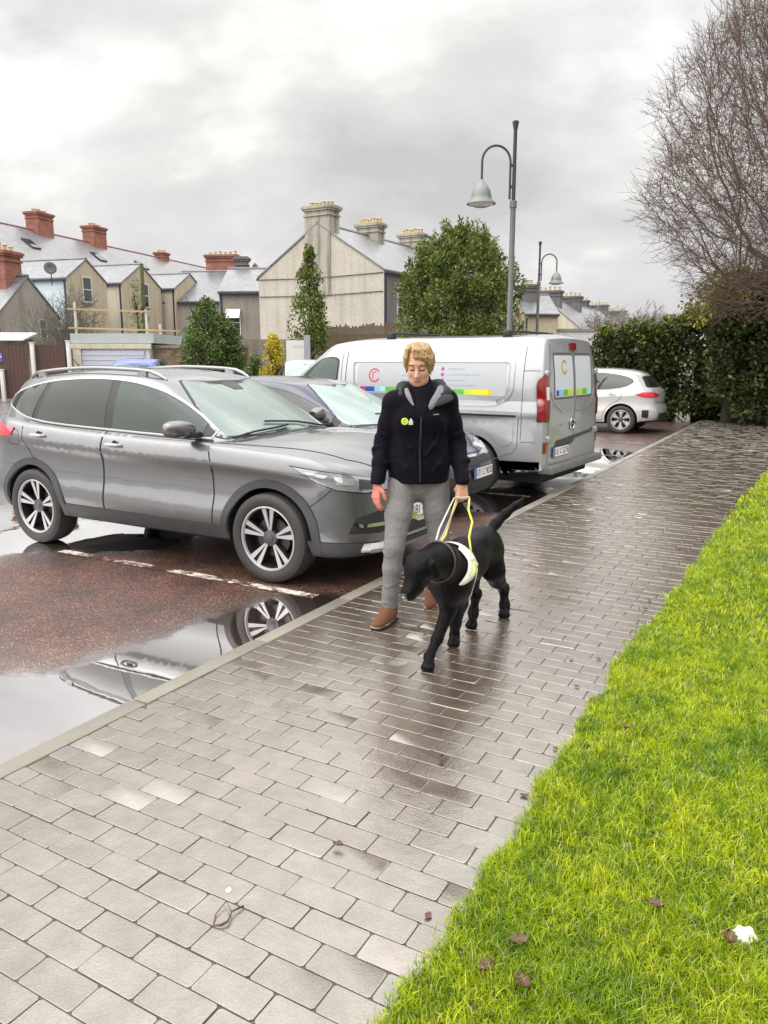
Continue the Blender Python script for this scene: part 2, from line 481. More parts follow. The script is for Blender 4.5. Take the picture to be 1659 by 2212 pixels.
while s < 23.0:
    off = (row % 2) * PL / 2 + random.uniform(-0.006, 0.006)
    n_ = PAV0 - PL + off
    lim = max(-0.70, float(grass_edge(s)) + 0.12)
    while n_ < lim:
        a0, a1 = max(n_ + JT / 2, PAV0), n_ + PL - JT / 2
        if a1 - a0 > 0.03:
            zt = random.gauss(0, 0.0011); tx, ty = random.gauss(0, 0.006), random.gauss(0, 0.007)
            cx, cy = (a0 + a1) / 2, s + PW / 2
            rz = random.gauss(0, 0.006)
            o0, o1 = s + JT / 2, s + PW - JT / 2
            bv = 0.0015
            rings = []
            cr2 = 0.007
            if random.random() < .06: bv = .0035
            for (ins, z) in ((0.0, -0.02), (0.0, -bv), (bv * 0.35, -bv * 0.3), (bv, 0.0)):
                ring = []
                hx, hy = (a1 - a0) / 2 - ins, (o1 - o0) / 2 - ins
                for (sx, sy) in ((1, 1), (-1, 1), (-1, -1), (1, -1)):
                    cs = [(hx, hy - cr2), (hx - cr2, hy)] if sx * sy > 0 else [(hx - cr2, hy), (hx, hy - cr2)]
                    for (px, py) in cs:
                        px *= sx; py *= sy
                        zz = z + zt + tx * px + ty * py
                        ring.append(bm.verts.new((cx + px * cos(rz) - py * sin(rz), cy + py * cos(rz) + px * sin(rz), zz)))
                rings.append(ring)
            for A, B in zip(rings, rings[1:]):
                for k in range(8): bm.faces.new((A[k], A[(k + 1) % 8], B[(k + 1) % 8], B[k]))
            bm.faces.new(rings[-1])
        n_ += PL
    s += PW; row += 1
pav = kerb_frame(from_bm('pavement', bm, None, paver_material(), angle=18)); tag(pav, kind='structure')
kerb_frame(sheet('pavement_bed', KERB_N + 0.02, 9, -2, 24, -0.0036, MJOINT))

# --- lawn
def soil_material():
    m, t, b = newmat('lawn soil and thatch')
    tc = N(t, 'ShaderNodeTexCoord'); P = tc.outputs['Object']
    a = noise(t, 3, 5, 0.6, vec=P); f = noise(t, 60, 4, 0.7, vec=P)
    c = mixc(t, a.outputs[0], (0.050, 0.075, 0.006), (0.11, 0.15, 0.012))
    L(t, mixc(t, rampn(t, f.outputs[0], [(0.45, 0.0), (0.7, 0.7)]), c, (0.10, 0.07, 0.03)), b.inputs['Base Color'])
    b.inputs['Roughness'].default_value = 0.9
    L(t, bumpn(t, f.outputs[0], 0.8, 0.02), b.inputs['Normal'])
    return m
ss = np.concatenate([np.arange(-3, 6, 0.03), np.arange(6, 19.2, 0.12)])
wob = np.cumsum(RNG.normal(0, 0.006, len(ss))); wob = wob - np.interp(ss, [ss[0], 0, 3, 6, 9, 12, 15, ss[-1]], np.interp([ss[0], 0, 3, 6, 9, 12, 15, ss[-1]], ss, wob))
EDGE = (ss, grass_edge(ss) + wob * 0.8 + 0.012 * np.sin(ss * 9.0) + 0.01 * np.sin(ss * 23 + 1))
def edge_n(s): return np.interp(s, EDGE[0], EDGE[1])
V = []; Fq = []
for i, s_ in enumerate(ss):
    e_ = EDGE[1][i]
    V += [(e_, s_, -0.01), (e_ + 0.02, s_, 0.012), (e_ + 0.15, s_, 0.02), (30, s_, 0.03)]
    if i: 
        for k in range(3): Fq.append(((i - 1) * 4 + k, (i - 1) * 4 + k + 1, i * 4 + k + 1, i * 4 + k))
lawn = kerb_frame(from_np('lawn_ground', V, Fq, None, soil_material(), smooth=True)); tag(lawn, kind='structure')

def grass_material():
    m, t, b = newmat('wet lawn grass blades')
    g = N(t, 'ShaderNodeNewGeometry'); rnd = g.outputs['Random Per Island']
    at = N(t, 'ShaderNodeTexCoord')
    pn = noise(t, 2.6, 4, 0.6, vec=at.outputs['Object'])
    c1 = rampn(t, rnd, [(0.0, (0.20, 0.32, 0.008)), (0.35, (0.36, 0.50, 0.008)), (0.7, (0.50, 0.60, 0.012)), (0.92, (0.66, 0.68, 0.05)), (0.97, (0.62, 0.52, 0.22)), (1.0, (0.66, 0.58, 0.32))])
    c = mixc(t, 1.0, c1, rampn(t, pn.outputs[0], [(0.3, (0.50, 0.64, 0.9)), (0.5, (.92, .92, 1)), (0.72, (1.15, 1.03, 1.0))]), 'MULTIPLY')
    p2 = noise(t, 16, 3, 0.6, vec=at.outputs['Object']); c = mixc(t, 1.0, c, rampn(t, p2.outputs[0], [(0.36, (0.50, 0.62, 0.8)), (0.56, (1.05, 1.05, 1))]), 'MULTIPLY')
    L(t, c, b.inputs['Base Color']); b.inputs['Roughness'].default_value = 0.38
    b.inputs['Specular IOR Level'].default_value = 0.45
    out = [n for n in t.nodes if n.type == 'OUTPUT_MATERIAL'][0]
    tr = N(t, 'ShaderNodeBsdfTranslucent'); L(t, c, tr.inputs[0])
    mx = N(t, 'ShaderNodeMixShader'); mx.inputs[0].default_value = 0.35
    L(t, b.outputs[0], mx.inputs[1]); L(t, tr.outputs[0], mx.inputs[2]); L(t, mx.outputs[0], out.inputs['Surface'])
    return m
def grass(bands):
    VV = []; FF = []; base = 0
    for (y0, y1, dens, h, wd) in bands:     # bands by s (distance from the viewer)
        n0, n1 = -0.86, min(10, 1.2 + y1 * 0.75 + 1.0)
        cnt = int((y1 - y0) * (n1 - n0) * dens)
        n_ = RNG.uniform(n0, n1, cnt); s_ = RNG.uniform(y0, y1, cnt)
        k = n_ > edge_n(s_) + RNG.normal(0.0, 0.012, cnt)
        X = n_ * CN + s_ * SN; Y = -n_ * SN + s_ * CN
        k &= (X < Y * 0.56 + 0.5) & (Y > 0.8)
        # worn, thinner places
        pt = np.sin(n_ * 5.1 + 1.3 * np.sin(s_ * 3.3)) * np.sin(s_ * 4.3 + 2 * np.sin(n_ * 2.1))
        k &= RNG.random(cnt) < np.clip(0.80 + 0.5 * pt + .25 * np.sin(n_ * 31 + 2 * np.sin(s_ * 17)) * np.sin(s_ * 27 + n_ * 9), 0.42, 1)
        n_, s_ = n_[k], s_[k]; c = len(n_)
        cl = 0.75 + 0.5 * (0.5 + 0.5 * np.sin(n_ * 9 + 3 * np.sin(s_ * 4)) * np.sin(s_ * 8 + 2 * np.sin(n_ * 6)))
        hh = h * cl * RNG.uniform(0.45, 1.25, c)
        a = RNG.uniform(0, 2 * pi, c); ww = wd * RNG.uniform(0.6, 1.3, c)
        la = RNG.uniform(0, 2 * pi, c); lean = hh * RNG.uniform(0.15, 1.1, c); lift = np.clip(.010 + .012 * (n_ - edge_n(s_)) / .12, .0, .020)
        dx, dy = np.cos(a) * ww / 2, np.sin(a) * ww / 2
        lx, ly = np.cos(la) * lean, np.sin(la) * lean
        z0 = np.full(c, 0.0)
        P0 = np.stack([n_ - dx, s_ - dy, z0], 1); P1 = np.stack([n_ + dx, s_ + dy, z0], 1)
        P2 = np.stack([n_ + dx * .8 + lx * .35, s_ + dy * .8 + ly * .35, hh * .62], 1); P3 = np.stack([n_ - dx * .8 + lx * .35, s_ - dy * .8 + ly * .35, hh * .62], 1)
        P4 = np.stack([n_ + lx + dx * .1, s_ + ly + dy * .1, hh * RNG.uniform(0.75, 1.0, c)], 1)
        P5 = P4 - np.stack([dx * .2, dy * .2, z0], 1)
        V6 = np.stack([P0, P1, P2, P3, P4, P5], 1); V6[:, :, 2] += lift[:, None]; V6 = V6.reshape(-1, 3)
        ii = base + np.arange(c)[:, None] * 6
        FF.append(np.concatenate([ii + np.array([0, 1, 2, 3]), ii + np.array([3, 2, 4, 5])]))
        VV.append(V6); base += c * 6
    o = from_np('grass', np.concatenate(VV), np.concatenate(FF), None, grass_material())
    kerb_frame(o); tag(o, kind='stuff')
grass([(-1.2, 2.2, 52000, 0.016, 0.0036), (2.2, 3.6, 30000, 0.018, 0.0042), (-1.2, 2.2, 56000, 0.034, 0.0032), (2.2, 4.5, 32000, 0.036, 0.0042), (4.5, 8, 9000, 0.040, 0.0068), (8, 18, 2600, 0.045, 0.014)])
# ------------------------------------------------------------------ vehicle kit
def paint(name, col, metal=0.5, rough=0.32, flake=0.0):
    if name in _M: return _M[name]
    m, t, b = newmat(name)
    b.inputs['Base Color'].default_value = (*col, 1)
    b.inputs['Metallic'].default_value = metal; b.inputs['Roughness'].default_value = rough
    b.inputs['Coat Weight'].default_value = 1.0; b.inputs['Coat Roughness'].default_value = 0.03; b.inputs['Coat IOR'].default_value = 1.55
    # road film and rain beads
    tc = N(t, 'ShaderNodeTexCoord'); P = tc.outputs['Object']
    sp = N(t, 'ShaderNodeSeparateXYZ'); L(t, P, sp.inputs[0])
    nn = noise(t, 6, 5, 0.6, vec=P)
    low = N(t, 'ShaderNodeMapRange'); L(t, mathn(t, 'MULTIPLY_ADD', nn.outputs[0], 0.25, sp.outputs[2]), low.inputs[0])
    low.inputs[1].default_value = 0.72; low.inputs[2].default_value = 0.28; low.inputs[3].default_value = 0.0; low.inputs[4].default_value = 0.28
    L(t, mixc(t, low.outputs[0], col, (0.11, 0.095, 0.08)), b.inputs['Base Color'])
    vo = N(t, 'ShaderNodeTexVoronoi'); vo.inputs['Scale'].default_value = 85; L(t, P, vo.inputs['Vector'])
    bead = rampn(t, vo.outputs['Distance'], [(0.12, 1.0), (0.3, 0.0)])
    L(t, bumpn(t, bead, 0.035, 0.002), b.inputs['Coat Normal'])
    _M[name] = m
    return m
def glass(name, col, rough=0.02, ior=1.9):
    """a pane seen from outside: tinted interior, mirror-like skin"""
    if name in _M: return _M[name]
    m, t, b = newmat(name)
    tc = N(t, 'ShaderNodeTexCoord'); nn = noise(t, 2.5, 3, 0.5, vec=tc.outputs['Object'])
    L(t, mixc(t, nn.outputs[0], [x * 0.6 for x in col], [x * 1.4 for x in col]), b.inputs['Base Color'])
    b.inputs['Roughness'].default_value = rough; b.inputs['IOR'].default_value = ior
    _M[name] = m
    return m
BLACKP = mat('black plastic trim', (0.018, 0.018, 0.02), 0.45, var=0.2)
GREYP = mat('dark grey cladding', (0.045, 0.045, 0.05), 0.5, var=0.25, vscale=10)
RUBBER = mat('tyre rubber', (0.035, 0.033, 0.033), 0.6, var=0.3, vscale=20, bump=0.15, bscale=80)
CHROME = mat('chrome', (0.78, 0.78, 0.8), 0.10, 1.0)
ALLOY = mat('machined alloy', (0.50, 0.49, 0.50), 0.35, 0.35)
ALLOYD = mat('dark painted alloy', (0.02, 0.018, 0.022), 0.35)
ALLOYM = mat('silver painted alloy', (0.5, 0.5, 0.51), 0.35, 0.25)
STEEL = mat('brake steel', (0.09, 0.085, 0.08), 0.4, 0.8)
SEAM = mat('panel gap', (0.012, 0.012, 0.013), 0.8)
REDL = mat('red lamp glass', (0.22, 0.004, 0.006), 0.08, coat=1.0, spec=0.7)
REDB = mat('bright red lamp glass', (0.75, 0.02, 0.05), 0.08, coat=1.0)
CLEARL = mat('headlamp clear', (0.30, 0.31, 0.34), 0.06, 0.4, coat=1.0, var=0.5, vscale=14)
LAMPW = mat('lamp reflector', (0.85, 0.86, 0.88), 0.1, 0.7)
PLATEW = mat('number plate white', (0.72, 0.71, 0.68), 0.35, var=0.06)
PLATEB = mat('number plate blue', (0.02, 0.12, 0.50), 0.35)
UNDER = mat('underbody black', (0.006, 0.006, 0.007), 0.9)
INT = mat('cabin interior', (0.03, 0.032, 0.034), 0.8)

class Shell:
    """closed car body from plan loops; keeps a BVH with smooth normals to lay panels on"""
    def __init__(s): s.V = []; s.F = []
    def grid(s, G, cap0=False, cap1=False):
        G = np.asarray(G); r, c, _ = G.shape; b = len(s.V)
        s.V += [tuple(p) for p in G.reshape(-1, 3)]
        for i in range(r - 1):
            for j in range(c):
                s.F.append((b + i * c + j, b + i * c + (j + 1) % c, b + (i + 1) * c + (j + 1) % c, b + (i + 1) * c + j))
        if cap0: s.F.append(tuple(b + j for j in range(c))[::-1])
        if cap1: s.F.append(tuple(b + (r - 1) * c + j for j in range(c)))
    def submesh(s, v0, v1, f0, f1):
        me = bpy.data.meshes.new('t'); me.from_pydata([tuple(map(float, v)) for v in s.V[v0:v1]], [], [tuple(i - v0 for i in f) for f in s.F[f0:f1]])
        bm = bmesh.new(); bm.from_mesh(me); bmesh.ops.remove_doubles(bm, verts=bm.verts, dist=0.0008)
        bmesh.ops.recalc_face_normals(bm, faces=bm.faces); bm.to_mesh(me); bm.free()
        return me
    def finish(s):
        me = bpy.data.meshes.new('t'); me.from_pydata([tuple(map(float, v)) for v in s.V], [], s.F)
        bm = bmesh.new(); bm.from_mesh(me); bmesh.ops.remove_doubles(bm, verts=bm.verts, dist=0.0008)
        bmesh.ops.recalc_face_normals(bm, faces=bm.faces)
        bm.to_mesh(me); bm.free()
        s.me = me
        s.co = [v.co.copy() for v in me.vertices]; s.no = [v.normal.copy() for v in me.vertices]
        s.po = [tuple(p.vertices) for p in me.polygons]
        s.bvh = BVHTree.FromPolygons(s.co, s.po)
    def nrm(s, loc, idx):
        p = s.po[idx]; ws = []
        for k in p:
            ws.append(1.0 / (1e-5 + (s.co[k] - loc).length_squared))
        n = Vector((0, 0, 0))
        for k, w_ in zip(p, ws): n += s.no[k] * w_
        return n.normalized()
    def hit(s, u, z, az):
        """az: direction the ray comes from, degrees from +x towards +y. u: coordinate to the left of the inward view"""
        a = radians(az); d = Vector((cos(a), sin(a), 0)); side = Vector((-sin(a), cos(a), 0))
        o = d * 8 + side * u
        for k in range(24):          # a ray that skims over the edge of the roof steps down to the flank
            o.z = z - k * .01
            r = s.bvh.ray_cast(o, -d)
            if r[0] is not None and (r[0].dot(d) > .25 and s.nrm(r[0], r[2]).z < .80): break
        if r[0] is None:
            r = s.bvh.find_nearest(d * 1.2 + side * u + Vector((0, 0, z)))
        return r[0], s.nrm(r[0], r[2])
    def top(s, x, y):
        r = s.bvh.ray_cast(Vector((x, y, 5)), Vector((0, 0, -1)))
        if r[0] is None: r = s.bvh.find_nearest(Vector((x, y, 1.0)))
        return r[0], s.nrm(r[0], r[2])

def fillpoly(poly, step):
    """constrained triangulation of a 2-D outline with inner points"""
    P = []
    n = len(poly)
    for i in range(n):
        a = np.array(poly[i], float); b = np.array(poly[(i + 1) % n], float)
        k = max(1, int(np.ceil(np.linalg.norm(b - a) / step)))
        for j in range(k): P.append(tuple(a + (b - a) * j / k))
    nb = len(P)
    xs = [p[0] for p in P]; ys = [p[1] for p in P]
    A = np.array(P)
    gx = np.arange(min(xs), max(xs), step); gy = np.arange(min(ys), max(ys), step)
    for i, x in enumerate(gx):
        for y in gy + (step / 2 if i % 2 else 0):
            if np.min((A[:, 0] - x)**2 + (A[:, 1] - y)**2) > (0.6 * step)**2: P.append((x, y))
    r = delaunay_2d_cdt([Vector(p) for p in P], [], [list(range(nb))], 1, 1e-6)
    return [tuple(v) for v in r[0]], [tuple(f) for f in r[2]]
def rounded(poly, r, seg=4):
    """round the corners of a polygon"""
    out = []; n = len(poly)
    for i in range(n):
        p0, p1, p2 = (np.array(poly[(i + k) % n], float) for k in (-1, 0, 1))
        rr = r[i] if isinstance(r, (list, tuple)) else r
        d0, d1 = p0 - p1, p2 - p1
        l0, l1 = np.linalg.norm(d0), np.linalg.norm(d1)
        q = min(rr, l0 * 0.45, l1 * 0.45)
        if q < 1e-4: out.append(tuple(p1)); continue
        a, b = p1 + d0 / l0 * q, p1 + d1 / l1 * q
        for k in range(seg + 1):
            t = k / seg
            out.append(tuple((1 - t)**2 * a + 2 * t * (1 - t) * p1 + t * t * b))
    return out
def lay(name, shell, verts2, faces, mapf, off, m, parent, thick=0.006, mirror=False):
    locs = []; nos = []
    for v in verts2:
        p, n = mapf(*v)
        locs.append(p + n * off); nos.append(n)
    ec = {}
    for f in faces:
        for i in range(len(f)):
            e = (f[i], f[(i + 1) % len(f)]); ec[e] = 1
    border = [e for e in ec if (e[1], e[0]) not in ec]
    V = [tuple(p) for p in locs]; nn = [tuple(n) for n in nos]; Fs = [tuple(f) for f in faces]
    # orientation
    if Fs:
        f = Fs[len(Fs) // 2]; a, b, c = (Vector(V[i]) for i in f[:3])
        if (b - a).cross(c - a).dot(Vector(nn[f[0]])) < 0:
            Fs = [g[::-1] for g in Fs]; border = [(b_, a_) for a_, b_ in border]
    mp = {}
    for e in border:
        for k in e:
            if k not in mp:
                mp[k] = len(V); V.append(tuple(Vector(locs[k]) - nos[k] * (thick + off * 0.5))); nn.append(nn[k])
    for a, b in border: Fs.append((b, a, mp[a], mp[b]))
    if mirror:
        V = [(x, -y, z) for x, y, z in V]; nn = [(x, -y, z) for x, y, z in nn]; Fs = [g[::-1] for g in Fs]
    me = bpy.data.meshes.new(name); me.from_pydata(V, [], Fs); me.update()
    me.shade_smooth(); me.normals_split_custom_set_from_vertices(nn)
    me.materials.append(m)
    o = bpy.data.objects.new(name, me); COL.objects.link(o); o.parent = parent
    return o
def panel(name, sh, poly, az, off, m, parent, step=0.05, both=True, r=0.0, thick=0.006, ret='first'):
    """poly in (u, z); for az=-90 (right side) u equals x, for az=90 u is -x, for az=0 u is y"""
    if r: poly = rounded(poly, r)
    v, f = fillpoly(poly, step)
    mf = cmap(az, sh)
    o = lay(name, sh, v, f, mf, off, m, parent, thick)
    if both: lay(name, sh, v, f, mf, off, m, parent, thick, mirror=True)
    return o
# corner views: the u of the body corner and the sense of u (towards the middle of the car at the front, along the flank at the back)
CORNER = {-40: (1.06, .80), -28: (.95, 1.0), -38: (.62, 1.0), -135: (-.98, -1.0), -130: (-.98, -1.0), -145: (-.98, -1.0)}
def cmap(az, sh):
    a, k = getattr(sh, 'corner', {}).get(az, CORNER.get(az, (0, 1)))
    return lambda u, z: sh.hit(a + k * u, z, az)
def tpanel(name, sh, poly, off, m, parent, step=0.05, thick=0.006):
    v, f = fillpoly(poly, step)
    return lay(name, sh, v, f, lambda x, y: sh.top(x, y), off, m, parent, thick)
def ribbon(name, sh, pts, az, wd, off, m, parent, both=True, closed=False, top=False, thick=0.004):
    P = [np.array(p, float) for p in pts]; Q = []
    n = len(P)
    for i in range(n if closed else n - 1):
        a, b = P[i], P[(i + 1) % n]; k = max(1, int(np.linalg.norm(b - a) / 0.05))
        for j in range(k): Q.append(a + (b - a) * j / k)
    if not closed: Q.append(P[-1])
    V = []; Fs = []; n = len(Q)
    for i in range(n):
        a, b = (Q[i - 1], Q[(i + 1) % n]) if closed else (Q[max(i - 1, 0)], Q[min(i + 1, n - 1)])
        d = (b - a) / (np.linalg.norm(b - a) + 1e-9); q = np.array([-d[1], d[0]]) * wd / 2
        V += [tuple(Q[i] + q), tuple(Q[i] - q)]
    for i in range(n if closed else n - 1):
        j = (i + 1) % n
        Fs.append((2 * i, 2 * i + 1, 2 * j + 1, 2 * j))
    mf = (lambda x, y: sh.top(x, y)) if top else cmap(az, sh)
    o = lay(name, sh, V, Fs, mf, off, m, parent, thick)
    if both: lay(name, sh, V, Fs, mf, off, m, parent, thick, mirror=True)
    return o

def wheel(parent, x, y, R, rimr, width, style, outward):
    """wheel with axis along y; outward = +1/-1"""
    e = bpy.data.objects.new('wheel', None); COL.objects.link(e); e.parent = parent
    e.location = (x, y, R); e.rotation_euler = (0, 0, 0 if outward < 0 else pi)
    # local: outer face towards -y
    M = Matrix.Rotation(pi / 2, 4, 'X')     # z -> -y
    w2 = width / 2
    bm = bmesh.new()
    lathe(bm, [(rimr, -w2 * .8), (rimr + 0.02, -w2), (R - 0.03, -w2), (R - 0.008, -w2 * .85), (R, -w2 * .5), (R, w2 * .5), (R - 0.008, w2 * .85), (R - 0.03, w2 * 1.0), (R - 0.045, w2 * 1.03), (rimr + 0.03, w2 * 1.02), (rimr + 0.012, w2 * .96), (rimr, w2 * .8)], 56, M, close=True)
    # tread grooves
    from_bm('tyre', bm, e, RUBBER, angle=35)
    bm = bmesh.new()
    lathe(bm, [(rimr + 0.002, w2 * .80), (rimr + 0.004, w2 * .90), (rimr - 0.006, w2 * .92), (rimr - 0.012, w2 * .84), (rimr - 0.014, w2 * .72)], 56, M)
    rim = from_bm('rim', bm, e, ALLOY if style != 'plain' else ALLOYM, angle=35)
    bm = bmesh.new()
    lathe(bm, [(rimr - 0.0135, w2 * .73), (rimr - 0.02, w2 * .4), (rimr - 0.03, -w2 * .7), (rimr, -w2 * .85)], 56, M)
    from_bm('rim_barrel', bm, e, ALLOYD, angle=35)
    bm = bmesh.new()
    lathe(bm, [(rimr - 0.025, -w2 * .2), (0.0, -w2 * .2)], 40, M)
    from_bm('wheel_well_backing', bm, e, ALLOYD)
    bm = bmesh.new(); lathe(bm, [(0.07, 0), (rimr * .62, 0), (rimr * .62, 0.02), (0.07, 0.02)], 40, M, close=True)
    from_bm('brake_disc', bm, e, STEEL, angle=40)
    zf = w2 * .78
    bmA = bmesh.new(); bmD = bmesh.new()
    def spoke(bm, a0, r0, r1, w0, w1, z0, z1, th, curve=0.0, mi=0):
        n = 5; prev = None; rot = Matrix.Rotation(a0, 4, 'Z')
        for i in range(n + 1):
            t = i / n; r = r0 + (r1 - r0) * t; ww = (w0 + (w1 - w0) * t) / 2
            z = z0 + (z1 - z0) * t - curve * sin(pi * t); of = 0
            q = [Vector((r, -ww, z)), Vector((r, ww, z)), Vector((r, ww * .8, z - th)), Vector((r, -ww * .8, z - th))]
            q = [bm.verts.new(M @ (rot @ p)) for p in q]
            if prev:
                for k in range(4): bm.faces.new((prev[k], prev[(k + 1) % 4], q[(k + 1) % 4], q[k]))
            else: bm.faces.new(q)
            prev = q
        bm.faces.new(prev[::-1])
    if style == 'twin5':
        for k in range(5):
            a = pi / 2 + 2 * pi * k / 5
            for sg in (-1, 1):
                d = 0.165 * sg
                # each blade starts near the hub and opens towards the rim
                r0, r1 = 0.055, rimr - 0.006
                p0 = Vector((r0 * cos(a + sg * 0.10), r0 * sin(a + sg * 0.10))); p1 = Vector((r1 * cos(a + d), r1 * sin(a + d)))
                dd = p1 - p0; ang = atan2(dd.y, dd.x)
                rot = Matrix.Translation((p0.x, p0.y, 0)) @ Matrix.Rotation(ang, 4, 'Z')
                n = 4; prev = None; ln = dd.length
                for bm_, wsc, zo, th in ((bmA, 1.0, 0.0, 0.006), (bmD, 1.15, -0.0065, 0.03)):
                    prev = None
                    for i in range(n + 1):
                        t = i / n; ww = (0.012 + 0.028 * t) / 2 * wsc; z = zf - 0.022 * (1 - t) + zo
                        q = [Vector((ln * t, -ww, z)), Vector((ln * t, ww, z)), Vector((ln * t, ww * 1.05, z - th)), Vector((ln * t, -ww * 1.05, z - th))]
                        q = [bm_.verts.new(M @ (rot @ p)) for p in q]
                        if prev:
                            for kk in range(4): bm_.faces.new((prev[kk], prev[(kk + 1) % 4], q[(kk + 1) % 4], q[kk]))
                        else: bm_.faces.new(q)
                        prev = q
                    bm_.faces.new(prev[::-1])
            # dark web between the twins
            spoke(bmD, a, 0.05, rimr - 0.015, 0.02, 0.085, zf - 0.035, zf - 0.02, 0.012)
    elif style == 'six':
        for k in range(6):
            a = pi / 2 + 2 * pi * k / 6
            spoke(bmA, a, 0.04, rimr - 0.004, 0.036, 0.055, zf - 0.02, zf, 0.02)
            for sg in (-1, 1):
                a2 = a + sg * 0.17
                r1 = rimr - 0.004; p0 = Vector((rimr * .45 * cos(a), rimr * .45 * sin(a))); p1 = Vector((r1 * cos(a + sg * .30), r1 * sin(a + sg * .30)))
                dd = p1 - p0; ang = atan2(dd.y, dd.x); rot = Matrix.Translation((p0.x, p0.y, 0)) @ Matrix.Rotation(ang, 4, 'Z')
                box(bmA, 0, dd.length, -0.009, 0.009, zf - 0.022, zf - 0.003, M=M @ rot)
    else:
        # steel wheel with vented cover
        lathe(bmA, [(rimr - 0.01, zf - 0.01), (rimr * .85, zf), (rimr * .5, zf - 0.012), (0.07, zf - 0.004), (0.05, zf + 0.004), (0, zf + 0.006)], 48, M)
        for k in range(8):
            a = 2 * pi * k / 8
            box(bmD, rimr * .55, rimr * .80, -0.028, 0.028, zf - 0.02, zf + 0.002, M=M @ Matrix.Rotation(a, 4, 'Z'), bev=0.006)
    sp_ = from_bm('spokes', bmA, e, ALLOY if style == 'twin5' else ALLOYM, angle=30)
    if len(bmD.verts): from_bm('spoke_pockets', bmD, e, ALLOYD, angle=30)
    else: bmD.free()
    bm = bmesh.new(); lathe(bm, [(0.062, zf - 0.045), (0.06, zf - 0.018), (0.034, zf - 0.014), (0.032, zf - 0.008), (0.026, zf - 0.006), (0, zf - 0.005)], 28, M)
    from_bm('hub_cap', bm, e, mat('hub plastic', (0.10, 0.095, 0.11), 0.35, 0.4), angle=30)
    return e

def plate(parent, loc, rz, text, eu=True, yellow=False, w_=0.50, h_=0.112):
    e = bpy.data.objects.new('number_plate', None); COL.objects.link(e); e.parent = parent; e.location = loc; e.rotation_euler = (0, 0, rz)
    # faces +x local
    obox('plate_surround', -0.006, 0.0, -w_ / 2 - 0.008, w_ / 2 + 0.008, -h_ / 2 - 0.008, h_ / 2 + 0.008, e, BLACKP)
    obox('plate_face', 0.0, 0.003, -w_ / 2, w_ / 2, -h_ / 2, h_ / 2, e, PLATEW)
    obox('country_band', 0.003, 0.0045, -w_ / 2, -w_ / 2 + 0.048, -h_ / 2, h_ / 2, e, PLATEB) if eu else None
    cu = bpy.data.curves.new('t', 'FONT'); cu.body = text; cu.size = 0.105; cu.align_x = 'CENTER'; cu.align_y = 'CENTER'; cu.extrude = 0.0005; cu.space_character = 1.0
    to = bpy.data.objects.new('t', cu); COL.objects.link(to)
    dg = bpy.context.evaluated_depsgraph_get(); me = bpy.data.meshes.new_from_object(to.evaluated_get(dg))
    bpy.data.objects.remove(to)
    me.materials.append(BLACKP)
    # text plane xy -> plate plane: x->+y (reads from outside, +x looking back: left is +y) 
    M = Matrix(((0, 0, 1, 0.0042), (1, 0, 0, 0), (0, 1, 0, 0), (0, 0, 0, 1)))
    me.transform(M)
    xs = [v.co.y for v in me.vertices]
    if xs:
        k = (w_ - 0.075) / (max(xs) - min(xs)); me.transform(Matrix.Diagonal((1, min(k, 1.1), 1, 1)))
        me.transform(Matrix.Translation((0, 0.022, 0)))
    link('plate_characters', me, e)
    return e

